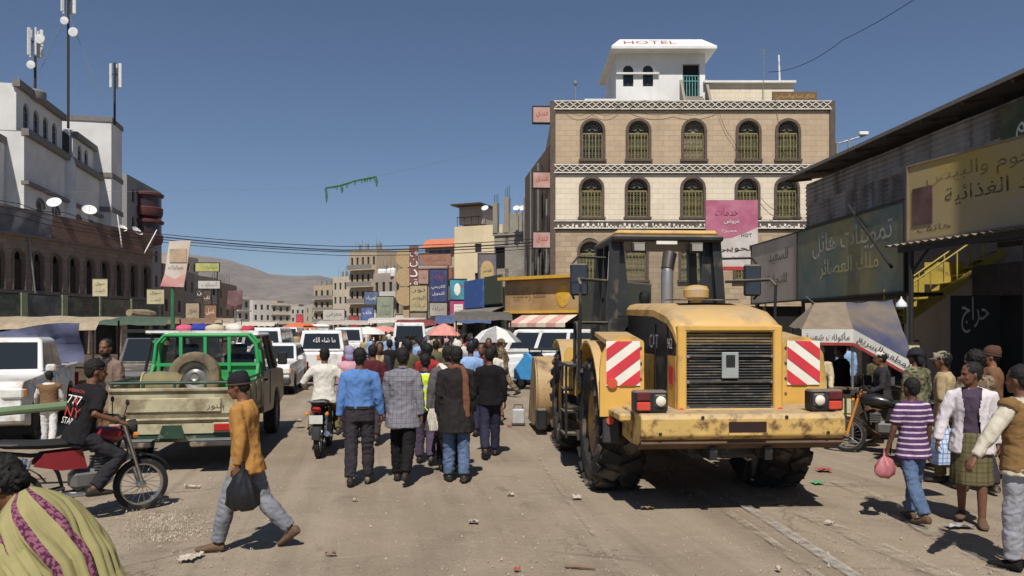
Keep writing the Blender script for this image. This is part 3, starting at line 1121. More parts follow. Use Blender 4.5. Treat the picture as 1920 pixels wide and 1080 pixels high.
def shop_signs():
    # long teal grocery sign with a plain beige panel at its far end
    S = lambda Y: V((9.95 - .0429 * (Y - 19.5), Y, 0))
    MTL = printm('teal_faded_print', srgb(92, 110, 104), srgb(132, 124, 84), .55, .42, .66, .35)
    MBG = printm('beige_sheet', srgb(186, 174, 160), srgb(170, 158, 146), .8, fade=.4)
    a, b_ = S(26), S(19.5)
    c = (a + b_) / 2; c.z = 4.07
    LY = worn_paint('letters_dull_yellow', srgb(206, 194, 140), .25, .5, 4.)
    LG = worn_paint('letters_grey', srgb(196, 190, 172), .25, .5, 4.)
    o = sign_board('grocery_sign', 'long teal and ochre grocery sign board slung under the shed', c, b_ - a, (b_ - a).length, 2.25, MTL,
                   [('تموينات هائل', .3, .52, 4.8, .8, LG), ('ملك العصائر', .2, -.25, 3.6, .62, LY)], .12, M_DSTEEL, .05)
    MB().box((0, .5, -1.2), ((b_ - a).length, .9, .08)).build('soffit', M_DSTEEL, o, 0)
    a2, b2 = S(30.4), S(26.05)
    c = (a2 + b2) / 2; c.z = 4.07
    o = sign_board('beige_sign', 'plain beige sign panel with faint script beyond the teal sign', c, b2 - a2, (b2 - a2).length, 2.25, MBG,
                   [('السعيد', .5, .5, 1.8, .5, INK_GREY), ('للتجارة', .4, -.35, 1.8, .45, INK_GREY)], .12, M_DSTEEL, .04)
    # posts that hold the teal sign
    for i, Y in enumerate((30.2, 26.0, 19.6)):
        p = S(Y)
        q = thing('sign_post', ('grey steel post under the far end of the beige sign', 'grey steel post where beige and teal signs meet', 'pale pole at the near end of the teal sign')[i], 'post', (p.x + .12, p.y, 0))
        MB().tube([(0, 0, 0), (0, 0, (2.95, 2.95, 5.4)[i])], .06, 8).build('shaft', (M_DSTEEL, M_DSTEEL, M_STEEL)[i], q)
        MB().box((0, 0, .02), (.2, .2, .04)).build('base_plate', M_DSTEEL, q, 0)
    st = thing('leaning_strut', 'long steel strut leaning across the teal sign', 'strut', S(20.2) + V((-.25, 0, 0)))
    MB().tube([V((-.05, -.6, 3.55)), V((.15, 2.4, 5.6))], .04, 8).build('strut_tube', M_DSTEEL, st)
    # yellow food sign above the canopy
    P0, P1 = V((8.76, 17, 0)), V((10.34, 11, 0))
    MY = printm('ochre_faded_print', srgb(172, 148, 80), srgb(162, 144, 112), .5, .38, .6, .4)
    c = (P0 + P1) / 2; c.z = 4.74
    u = (P1 - P0).normalized()
    w = (P1 - P0).length
    IB = worn_paint('ink_brown_faded', srgb(84, 72, 58), .3, .6, 4.)
    o = sign_board('food_sign', 'large ochre sign with brown writing above the canopy', c, u, w, 1.6, MY,
                   [('المتحدة للحوم والبيض', -.3, .42, 4.6, .42, worn_paint('ink_faded', srgb(122, 108, 76), .36, .66, 4.)), ('لجميع المواد الغذائية', .05, -.06, 4.3, .46, IB),
                    ('هاتف', -2.4, -.6, .9, .14, IB)], .1, mat('sign_edge', srgb(132, 116, 100), .6), .04)
    MB().box((-2.7, -.06, -.1), (.55, .02, .8)).build('picture_patch', mat('maroon_patch', srgb(92, 66, 64), .7, var=.4, scale=3), o, 0)
    for sx in (-w / 2 + .3, 0, w / 2 - .3):
        MB().bar((sx, .12, -.8), (sx, .12, .85), .06, .06).build('stay', M_DSTEEL, o, 0)
    # canopy under it
    k = thing('canopy', 'low corrugated canopy on steel posts in front of the dark shop', 'canopy', (P0.x, P0.y, 0), math.atan2(u.y, u.x))
    MCR = mat('canopy_sheet', srgb(150, 140, 128), .7, .2, dirt=srgb(88, 70, 56), damt=.5)
    nn = 8
    for i in range(nn):
        b = MB()
        x0 = -.3 + (w + .3) * i / nn
        x1 = -.3 + (w + .3) * (i + 1) / nn
        m = 8
        for j in range(m):
            xa, xb = x0 + (x1 - x0) * j / m, x0 + (x1 - x0) * (j + 1) / m
            za, zb = (.025 if j % 2 else -.025), (.025 if (j + 1) % 2 else -.025)
            b.quad((xa, -.45, 3.82 + za), (xb, -.45, 3.82 + zb), (xb, 2.6, 4.02 + zb), (xa, 2.6, 4.02 + za))
        b.build('roof_sheet', MCR, k, 0)
    MB().box((w / 2, -.3, 3.72), (w, .08, .12)).build('beam', M_DSTEEL, k, 0)
    MB().box((w / 2, 2.4, 3.9), (w, .08, .12)).build('beam', M_DSTEEL, k, 0)
    for x in (.35, 3.1, 5.9):
        MB().tube([(x, -.3, 0), (x, -.3, 3.72)], .05, 8).build('post', M_DSTEEL, k)
        MB().bar((x, -.3, 3.2), (x + .5, -.3, 3.7), .04, .04).build('brace', M_DSTEEL, k, 0)
    # yellow steel stair behind the canopy
    MYS = mat('yellow_stair_paint', srgb(166, 146, 62), .6, dirt=srgb(96, 82, 48), damt=.3)
    s = thing('steel_stair', 'yellow steel stair climbing under the canopy of the dark shop', 'stair', (10.35, 20.4, 0), R(-8))
    a, b_ = V((0, 0, 2.2)), V((2.6, 0, 4.1))
    for y in (0, .8):
        MB().bar(a + V((0, y, 0)), b_ + V((0, y, 0)), .05, .2).build('stringer', MYS, s, 0)
        MB().tube([a + V((0, y, .85)), b_ + V((0, y, .85))], .025, 6).build('handrail', MYS, s)
        for i in range(5):
            q = a.lerp(b_, i / 4) + V((0, y, 0))
            MB().tube([q, q + V((0, 0, .85))], .02, 6).build('baluster', MYS, s)
    for i in range(9):
        q = a.lerp(b_, (i + .5) / 9)
        MB().box(q + V((0, .4, .05)), (.26, .78, .03)).build('tread', MYS, s, 0)
    MB().box((-.28, .4, 2.15), (.6, .9, .06)).build('landing', MYS, s, 0)
    for x in (-.5, -.05):
        for y in (0, .8):
            MB().tube([(x, y, 0), (x, y, 2.15)], .04, 6).build('leg', M_DSTEEL, s)
    for x in (-.5, -.2, .05):
        MB().tube([(x, 0, 2.15), (x, 0, 3.0)], .02, 6).build('baluster', MYS, s)
    MB().tube([(-.52, 0, 3.0), (.05, 0, 3.0)], .025, 6).build('handrail', MYS, s)
    MB().tube([(-.52, 0, 2.6), (.05, 0, 2.6)], .02, 6).build('handrail', MYS, s)
    for i, (x, z) in enumerate(((.3, 3.1), (1.3, 3.5))):
        MB().box((x, .84, z), (1.0, .02, .6)).build('side_panel', MYS, s, 0)
    # black hoarding with white scrawl, and a lit tube lamp inside
    hb = sign_board('black_hoarding', 'black sheet with a white painted scrawl beside the shop', at(1828, 640, 16.0), (1, -.35), .9, 1.9, mat('black_sheet', (.012, .012, .013), .8),
                    [('حراج', 0, .55, .5, .75, mat('chalk', srgb(150, 146, 138), .8))], .04)
    MB().box((0, 0, -1.32), (.06, .04, .86)).build('stand', M_DSTEEL, hb, 0)
    l = thing('tube_lamp', 'short lit tube lamp glowing inside the dark shop', 'lamp', at(1886, 582, 19.5))
    MB().box((0, 0, .05), (.5, .06, .05)).build('housing', M_WHITE, l, 0)
    MB().tube([(-.2, 0, 0), (.2, 0, 0)], .025, 8).build('tube', lamp_mat('tube_glow', (.85, .95, 1.), 12.), l)
    MB().tube([(0, 0, .05), (0, 0, 1.2)], .008, 5).build('flex', M_CABLE, l)
    # a dark shop front at the very right
    q = block_building('dark_shop', 'dark open shopfront in deep shade behind the crowd', (11.9, 20.0, 0), (12.6, 12.0, 0), 3.0, 1, 2, mat('plaster_shade_dark', srgb(58, 52, 46), .9, var=.3), fh=3.5, parapet=.1)  # deep shade is put into the dark plaster colour


# tall block added out of view on the right to shade the shop fronts
nb = block_building('shade_block', 'added unseen block that shades the right shop fronts', (8.7, 9.4, 0), (9.6, 2.6, 0), 9.0, 5, 4, plaster('shade_block_plaster', srgb(170, 156, 138), .4), fh=3.4, parapet=.8)

shop_signs()
cable('slack_cable', 'pale slack cable drooping below the teal sign', [at(1512, 556, 24), at(1565, 570, 22), at(1610, 566, 21)], .014, .15, M_STEEL)
cable('power_line', 'thin dark wire crossing the upper sky by the shed', [at(1440, 135, 44), at(1580, 75, 38), at(1960, -190, 26)], .016, .4)
# ================================================================== brown arcade building along the left kerb
def dish(name, label, loc, r=.45, yaw=0., tilt=40.):
    o = thing(name, label, 'satellite dish', loc, yaw)
    M_ = Matrix.Rotation(R(tilt), 3, 'X')
    ax = M_ @ V((0, -1, 0)) if False else V((0, -math.cos(R(tilt)), math.sin(R(tilt))))
    c = V((0, 0, .75))
    MB().lathe([(.02, 0), (r * .5, .03), (r * .85, .09), (r, .14), (r * .98, .15), (r * .8, .1), (.02, .03)], c, ax, 18).build('reflector', M_WHITE, o)
    MB().tube([c, c + ax * (r * .9)], .014, 5).build('feed_arm', M_STEEL, o)
    MB().tube([(0, 0, 0), c], .03, 6).build('mast', M_STEEL, o)
    return o


def make_arcade():
    A, B = V((-27.9, 36.0, 0)), V((-25.1, 54.0, 0))
    L = (B - A).length
    rz = math.atan2(B.y - A.y, B.x - A.x)
    o = thing('arcade_building', 'low brown stone building with a row of arched windows over shops', 'building', A, rz)
    MW = stone_mat('brown_stone', srgb(142, 126, 114), srgb(112, 98, 88), .5, .26, .16)
    MP = stone_mat('red_brown_parapet', srgb(142, 112, 98), srgb(112, 88, 76), .4, .16, .2)
    MT = mat('brown_trim', srgb(122, 108, 98), .85, var=.2)
    b = MB()
    n = 13
    wins = [(L * (i + .5) / n, .78, 4.05, 6.25, True) for i in range(n)]
    wall_band(b, 0, L, 3.85, 7.0, wins, 0, .3)
    wall_band(b, 0, L, 0, 3.85, [(L * (i + .5) / 6, L / 6 - .6, .03, 3.0, False) for i in range(6)], 0, .4)
    for x in (0, L):
        b.quad((x, 0, 0), (x, 10, 0), (x, 10, 7), (x, 0, 7))
    b.build('wall', MW, o, 0)
    b = MB()
    b.box((L / 2, .12, 7.75), (L, .25, 1.5))
    b.build('parapet', MP, o, 0)
    MB().box((L / 2, -.06, 7.05), (L + .1, .36, .16)).build('cornice', MT, o, 0)
    MB().box((L / 2, -.03, 3.9), (L + .05, .2, .1)).build('string_course', MT, o, 0)
    MB().quad((0, .3, 7.02), (L, .3, 7.02), (L, 10, 7.02), (0, 10, 7.02)).build('roof', M_CONC, o, 0)
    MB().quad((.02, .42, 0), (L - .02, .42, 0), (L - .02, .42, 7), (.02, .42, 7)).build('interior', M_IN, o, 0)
    sh = MB()
    for s in (-1, 1):
        sh.box((s * .19, 0, .84), (.35, .04, 1.64))
        for j in range(6):
            sh.box((s * .19, -.025, .2 + j * .27), (.28, .02, .03))
    shutter = sh.mesh('shutter', mat('dark_brown_shutter', srgb(62, 48, 40), .7, var=.25), 0)
    sur = MB()
    out = arch_pts(.78, 0, 2.2 - .39)
    for i in range(len(out) - 1):
        a, c = out[i], out[i + 1]
        sur.bar((a[0] * 1.1, -.02, a[1]), (c[0] * 1.1, -.02, c[1]), .08, .1, up=(0, 1, 0))
    sur = sur.mesh('arch_moulding', MT, 0)
    for x, w, zb, zt, _ in wins:
        child(o, 'shutter', shutter, (x, .2, zb))
        child(o, 'arch_moulding', sur, (x, 0, zb))
    # shop fascia panels
    MFs = [printm('fascia_%d' % i, c1, c2, .7, fade=.35) for i, (c1, c2) in enumerate(((srgb(92, 82, 68), srgb(82, 86, 72)), (srgb(68, 80, 72), srgb(56, 66, 62)), (srgb(74, 86, 88), srgb(66, 72, 78)), (srgb(58, 70, 62), srgb(66, 60, 52))))]
    for i in range(6):
        MB().box((L * (i + .5) / 6, -.42, 3.1), (L / 6 - .06, .12, 1.35)).build('fascia_panel', MFs[i % 4], o, 0)
        MB().box((L * i / 6 + .02, -.5, 3.12), (.42 if i in (2, 3) else .12, .1, 1.5)).build('fascia_post', mat('pale_green_post', srgb(128, 136, 106), .7, var=.2), o, 0)
        lettering(o, ('بقالة', 'مطعم السعيد', 'مخبز', 'صيدلية', 'حلويات', 'اتصالات')[i], (L * (i + .5) / 6, -.487, 3.15), (1, 0, 0), (0, 0, 1), 1.7, .6, INK_GREY)
    # tarpaulin slung over the parapet at the near end, piping along the top
    b = MB()
    nx, nz = 14, 6
    for j in range(nz + 1):
        for i in range(nx + 1):
            x = .3 + 8.2 * i / nx
            z = 7.25 + 1.15 * j / nz - .25 * (i / nx) * (1 - j / nz)
            b.v.append((x, -.14 - .06 * math.sin(x * 3.1) - .05 * math.sin(x * 7 + j), z))
    for j in range(nz):
        for i in range(nx):
            b.f.append((j * (nx + 1) + i, j * (nx + 1) + i + 1, (j + 1) * (nx + 1) + i + 1, (j + 1) * (nx + 1) + i)); b.m.append(0)
    tp = tag(b.build('roof_tarpaulin', mat('grey_tarp', srgb(104, 104, 108), .75, var=.25, scale=1.5), smooth=60), 'grey tarpaulin slung over the parapet of the arcade building', 'tarpaulin')
    tp.location = A; tp.rotation_euler = (0, 0, rz)
    M = Matrix.Rotation(rz, 3, 'Z')
    W = lambda x, y, z: A + M @ V((x, y, z))
    for i, x in enumerate((9.2, 12.1, 15.2, 16.7)):
        dish('satellite_dish', ('rusty dish on the parapet beside the grey tarpaulin', 'pale dish on the middle of the brown parapet', 'small dish near the far end of the brown parapet', 'last pale dish at the corner of the brown parapet')[i], W(x, .2, 8.45 - .75 * (i > 1)), (.4, .42, .3, .4)[i], rz - 1.2 + i * .4)
    for i, (x, z0, z1, lean) in enumerate(((14.6, 7.2, 9.3, -.2), (16.9, 7.0, 8.7, .6), (7.2, 3.9, 7.3, -.25))):
        q = thing('pole', ('white pole fixed on the brown parapet', 'short bent pole at the far parapet corner', 'thin pipe running down between the arched windows')[i], 'pole', W(x, -.25, z0))
        MB().tube([(0, 0, 0), (lean, lean, z1 - z0)], .04, 6).build('pole_tube', M_WHITE if i < 2 else M_STEEL, q)
    for i in range(3):
        cable('parapet_cable', ('upper cable strung along the brown parapet', 'middle cable strung along the brown parapet', 'low cable sagging along the brown parapet')[i], [W(0, -.3, 8.9 - .3 * i), W(6, -.3, 8.7 - .35 * i), W(12, -.3, 8.2 - .2 * i), W(L, -.3, 7.9 - .2 * i)], .02, .12)
    # two small cream boards fixed to brackets, a rolled awning
    for i, (px, py, Yd, w, h) in enumerate(((188, 539, 44, .82, 1.0), (292, 556, 44, .95, .85))):
        s = sign_board('small_sign', ('small cream square sign before the arched windows', 'small pale yellow sign at the far end of the arcade')[i], at(px, py, Yd), (1, .1), w, h, printm('cream_board_%d' % i, srgb(196, 186, 150), srgb(180, 170, 136), fade=.3),
                       [('سوق', 0, .2, w * .6, .25, INK_GREY), ('الحب', 0, -.2, w * .6, .22, INK_GREY)], .06, M_DSTEEL, .03)
        MB().bar((0, .04, -h / 2), (-1.6 if i == 0 else -1.2, 2.2, -h / 2), .05, .05).build('bracket', M_DSTEEL, s, 0)
    rp = at(265, 590, 46)
    aw = thing('rolled_awning', 'rolled tan awning cloth hanging from the arcade fascia', 'awning', rp, R(80))
    MB().tube([(-1.1, 0, .1), (-.5, .05, 0), (.3, -.03, -.02), (1.2, 0, .04)], [.2, .33, .36, .18], 10).build('cloth_roll', mat('tan_canvas', srgb(146, 128, 104), .9, var=.25, scale=4, bump=.4, bscale=12), aw)
    return W


AW = make_arcade()


# ================================================================== white stone building with masts
def make_white_building():
    k = lambda Y: F / Y
    Y0 = 55.0
    A = V(((45 - 960) / F * Y0, Y0, 0))
    d = V((-.22, 1, 0)).normalized()
    rz = math.atan2(d.y, d.x)
    L = 21.0
    o = thing('white_building', 'tall white plastered building with grey friezes and stepped towers', 'building', A, rz)
    MW = plaster('grey_white_plaster', srgb(214, 212, 208), .2)
    MG = mat('grey_frieze', srgb(118, 112, 108), .85, var=.2, bump=.2)
    MB().box((L / 2, 7, .02), (L, 14, .04)).build('floor_slab', M_CONC, o, 0)
    b = MB()
    rows = []
    for z in (8.9,):
        rows += [(x, 1.35, z, z + 2.7, True) for x in (3.0, 6.2, 11.6, 15.0)]
    wall_band(b, 0, L, 7.6, 12.4, rows, 0, .3)
    wall_band(b, 0, L, 0, 7.6, [(x, 1.3, 3.4, 6, True) for x in (3, 6.2, 11.6, 15)], 0, .3)
    wall_band(b, 0, L, 12.4, 15.9, [(x, .9, 13.2, 14.9, True) for x in ()], 0, .3)
    wall_band(b, 0, 9.2, 15.9, 19.3, [(x, 1.1, 16.5, 18.4, True) for x in (1.8, 3.7, 5.6, 7.5)], .5, .3)
    wall_band(b, 12, 17.6, 15.9, 18.6, [(x, 1.0, 16.4, 18.0, True) for x in (13.6, 15.4)], .5, .3)
    b.quad((0, 0, 0), (0, 13, 0), (0, 13, 15.9), (0, 0, 15.9)); b.quad((L, 0, 0), (L, 13, 0), (L, 13, 15.9), (L, 0, 15.9))
    b.quad((0, .5, 15.9), (0, 13, 15.9), (0, 13, 19.3), (0, .5, 19.3))
    for x in (9.2, 12, 17.6):
        b.quad((x, .5, 15.9), (x, 13, 15.9), (x, 13, 19), (x, .5, 19))
    b.build('wall', MW, o, 0)
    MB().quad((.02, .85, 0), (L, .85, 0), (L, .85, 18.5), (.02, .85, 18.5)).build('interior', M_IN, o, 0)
    MB().box((L / 2, 6.5, 15.93), (L, 13, .06)).build('roof', M_CONC, o, 0)
    for z, x0, x1, y in ((15.9, 0, L, 0), (19.3, -.2, 9.2, .5), (18.6, 12, 17.6, .5), (12.3, 0, L, .0)):
        MB().box(((x0 + x1) / 2, y - .08, z), (x1 - x0 + .1, .5, .5 if z > 13 else .25)).build('frieze', MG, o, 0)
    win = simple_window('window', 1.3, 2.6, mat('grey_green_frame', srgb(116, 124, 118), .6), True, 2, 3)
    for x, w, zb, zt, _ in rows:
        child(o, 'window', win, (x, .14, zb + .03))
    win2 = simple_window('window', 1.05, 1.85, mat('grey_green_frame', srgb(116, 124, 118), .6), True, 1, 2)
    for x in (1.8, 3.7, 5.6, 7.5, 13.6, 15.4):
        child(o, 'window', win2, (x, .64, 16.4))
    sur = MB()
    out = arch_pts(1.35, 0, 2.7 - .67)
    for i in range(1, len(out) - 2):
        a, c = out[i], out[i + 1]
        sur.bar((a[0] * 1.12, -.03, a[1]), (c[0] * 1.12, -.03, c[1]), .1, .14, up=(0, 1, 0))
    sur = sur.mesh('arch_moulding', MG, 0)
    for x, w, zb, zt, _ in rows:
        child(o, 'arch_moulding', sur, (x, 0, zb))
    # rounded buttress
    MB().lathe([(.7, 0), (.7, 15.2), (.62, 15.7), (.4, 16.15), (.05, 16.4)], (9.0, .1, 0), (0, 0, 1), 16).build('round_buttress', MW, o)
    # tower at the far end: a lit face and a shaded flank
    T0, T1 = L - 3.4, L + .2
    b = MB()
    b.box(((T0 + T1) / 2, 2.2, 10.8), (T1 - T0, 6.4, 21.6))
    b.build('tower', MW, o, 0)
    for z in (13.0, 16.2, 21.4):
        MB().box(((T0 + T1) / 2, 2.2, z), (T1 - T0 + .2, 6.6, .45)).build('tower_frieze', MG, o, 0)
    # porch blocks at the near end facing the camera
    for (x, y, w, dd, z0, z1) in ((-1.6, 1.2, 3.0, 3.6, 0, 15.2), (-1.2, 2.6, 2.6, 3.0, 15.2, 18.6)):
        MB().box((x, y + dd / 2, (z0 + z1) / 2), (w, dd, z1 - z0)).build('porch_block', MW, o, 0)
        MB().box((x, y + dd / 2, z1), (w + .2, dd + .2, .5)).build('porch_frieze', MG, o, 0)
    b = MB()
    b.box((-5.5, 6, 8.0), (8, 8, 16)); b.build('wing', MW, o, 0)
    b = MB(); b.box((-4.5, 7.5, 17.4), (9.5, 6, 2.9)); b.build('upper_wing', MW, o, 0)
    MB().box((-4.5, 7.5, 18.95), (9.8, 6.3, .35)).build('wing_frieze', MG, o, 0)
    # roof masts with panel antennas
    M = Matrix.Rotation(rz, 3, 'Z')
    MAN = mat('antenna_panel', srgb(206, 206, 206), .6)
    for i, (px, ptop, Yd) in enumerate(((66, 55, 62), (128, -25, 64), (215, 118, 70))):
        base = at(px, 168, Yd)
        top = at(px, ptop, Yd).z - base.z
        m = thing('antenna_mast', ('short mast crowded with panel antennas and round dish', 'tall guyed mast with panel antennas on the white building', 'mast with slim panels behind the far tower')[i], 'mast', base)
        MB().tube([(0, 0, -3.2), (0, 0, top)], .1, 8).build('mast_tube', M_DSTEEL, m)
        for j in range((5, 4, 3)[i]):
            a = 2 * PI * j / 5 + .3
            MB().box((.45 * math.cos(a), .45 * math.sin(a), top - 1.1), (.26, .14, 2.2), bev=.03, rz=a).build('panel_antenna', MAN, m, 0)
            MB().bar((0, 0, top - 1.0), (.42 * math.cos(a), .42 * math.sin(a), top - 1.0), .05, .05).build('bracket', M_DSTEEL, m, 0)
        if i < 2:
            MB().lathe([(.02, 0), (.36, .04), (.4, .2), (.38, .3), (.02, .32)], (.75, -.4, top - (1.0 if i == 0 else 4.)), (.1, -1, 0), 16).build('drum_dish', MAN, m)
            MB().bar((0, 0, top - (1.0 if i == 0 else 4.)), (.75, -.3, top - (1.0 if i == 0 else 4.)), .05, .05).build('bracket', M_DSTEEL, m, 0)
            MB().lathe([(.02, 0), (.3, .04), (.33, .18), (.02, .22)], (-.05, -.35, top - 3.), (.1, -1, 0), 16).build('drum_dish', MAN, m)
        if i == 1:
            for (dx, dy) in ((-3.2, -.5), (3.0, -.5), (-1.2, 2)):
                MB().tube([(0, 0, top * .75), (dx, dy, -1.0)], .025, 5).build('stay', M_STEEL, m)
    tk = thing('roof_tank', 'low round tank on the edge of the white building roof', 'tank', at(66, 176, 58))
    MB().lathe([(.02, .0), (.7, 0), (.75, .1), (.75, .6), (.6, .75), (.02, .85)], (0, 0, -.5), n=16).build('tank_shell', mat('tank_grey', srgb(120, 118, 116), .6), tk)


make_white_building()


# ================================================================== the rest of the street
MX = [plaster('town_%d' % i, c, .45) for i, c in enumerate((srgb(196, 184, 164), srgb(168, 156, 142), srgb(206, 200, 190), srgb(150, 134, 118), srgb(182, 164, 140), srgb(140, 132, 124)))]

# red bay building on the left behind the arcade
A, B, L, rz = place(238, 303, 84, 96)
bb = block_building('bay_building', 'grey building with two dark red bay balconies past the arcade', A, B, 10, 6, 3, mat('grey_render', srgb(140, 136, 134), .9, var=.15), fh=3.0, ww=.9, wh=1.5, arched=True, parapet=.6)
MRB = mat('dark_red_wood', srgb(86, 44, 42), .7, var=.25)
for zb in (11.6, 14.7):
    MB().lathe([(.3, -.5), (1.9, 0), (2.0, .3), (2.0, .9), (1.9, 1.0)], (L * .42, -.2, zb), n=14).build('bay_base', MRB, bb)
    MB().lathe([(1.75, 0), (1.75, 1.3)], (L * .42, -.2, zb + 1.0), n=14).build('bay_window', mat('bay_glass', srgb(60, 40, 44), .3), bb)
    MB().lathe([(1.7, 0), (2.1, .05), (2.1, .3), (1.6, .5)], (L * .42, -.2, zb + 2.25), n=14).build('bay_cap', MRB, bb)
MB().lathe([(.5, 0), (.42, 2.2), (.25, 2.5), (.2, 4.2), (.05, 4.6)], (L * .2, 2, 18.5), n=10).build('minaret_turret', mat('grey_render', srgb(140, 136, 134)), bb)

specs = [
    # px0, px1, Y0, Y1, floors, cols, mat, label
    (306, 342, 96, 104, 3, 3, 3, 'brown three storey block just past the bay building'),
    (342, 366, 108, 116, 3, 2, 5, 'narrow grey block half hidden by the hanging banner'),
    (366, 408, 118, 126, 3, 3, 1, 'dull grey shop block under the yellow green sign'),
    (408, 444, 135, 150, 3, 3, 3, 'brown block behind the dark red banner'),
    (444, 468, 200, 205, 3, 2, 2, 'small white striped block at the far left of the street'),
    (474, 508, 230, 235, 3, 3, 2, 'pale white house below the hill'),
    (508, 545, 255, 262, 3, 3, 0, 'cream house cluster below the hill'),
    (545, 572, 300, 305, 3, 3, 2, 'far whitish block at the end of the street'),
    (572, 600, 280, 270, 3, 3, 0, 'far cream block on the hill side of the street'),
    (588, 630, 208, 204, 4, 4, 4, 'tan four storey block far down the street'),
    (624, 662, 172, 168, 4, 4, 0, 'grey tan block with a flat roof far down the street'),
    (655, 706, 144, 140, 5, 5, 4, 'brown pillared block behind the green sign board'),
    (700, 752, 115, 112, 3, 4, 1, 'grey block with water tanks by the stacked round sign'),
    (484, 520, 330, 330, 4, 4, 4, 'tan block rising behind the pale white house'),
    (530, 560, 380, 380, 4, 4, 1, 'grey block rising behind the cream house cluster'),
    (430, 462, 290, 300, 4, 3, 0, 'cream block rising behind the white striped block'),
    (600, 640, 300, 290, 5, 4, 2, 'pale tall block rising behind the tan four storey block'),
    (672, 726, 184, 180, 6, 4, 0, 'tan tall block rising behind the water tanks'),
    (318, 372, 150, 160, 5, 4, 1, 'tall grey block rising behind the hanging banner'),
    (560, 596, 420, 420, 4, 4, 0, 'distant cream block at the foot of the hill'),
]
tanks = []
for i, (a, c, Y0, Y1, fl, nc, mi, lab) in enumerate(specs):
    A, B, L, rz = place(a, c, Y0, Y1)
    ztop = {0: 0}
    fh = 3.1
    bl = block_building('town_block', lab, A, B, 9, fl, nc, MX[mi], fh=fh, ww=min(1.1, L / nc * .42), wh=1.5, parapet=.6)
    r3 = random.Random(i)
    if i in (8, 9, 10, 11, 12, 3):
        for j in range(4):
            x = L * (j + .5) / 4
            MB().box((x, 1.0 + r3.uniform(0, 2), fl * fh + 1.1), (.35, .35, 1.6)).build('stub_column', M_CONC, bl, 0)
        for j in range(8):
            x = L * (j + .5) / 8
            MB().tube([(x, 1.2, fl * fh), (x + r3.uniform(-.1, .1), 1.2, fl * fh + r3.uniform(1.8, 2.8))], .03, 4).build('rebar', M_DSTEEL, bl)
    if i in (9, 11, 12):
        for f in range(1, fl):
            MB().box((L / 2, -.5, f * fh), (L * .9, 1.0, .14)).build('balcony', MX[(mi + 2) % 6], bl, 0)
            MB().box((L / 2, -.97, f * fh + .5), (L * .9, .05, .85)).build('balcony_wall', MX[(mi + 1) % 6], bl, 0)
    if i in (4, 6):
        for f in range(1, fl + 1):
            MB().box((L / 2, -.3, f * fh - .1), (L + .4, .6, .3)).build('white_ledge', MX[2], bl, 0)
for i, (px, Y) in enumerate(((709, 113), (716, 113), (726, 112), (733, 111))):
    tk = thing('roof_tank', ('leftmost white water tank above the grey block', 'second white water tank above the grey block', 'third white water tank above the grey block', 'rightmost white water tank above the grey block')[i], 'tank', (( px - 960) / F * Y, Y + 2, 9.35), group='roof tanks')
    MB().lathe([(.02, 0), (.42, 0), (.45, .1), (.45, 1.0), (.3, 1.2), (.12, 1.25), (.02, 1.3)], n=12).build('tank_shell', M_WHITE, tk)


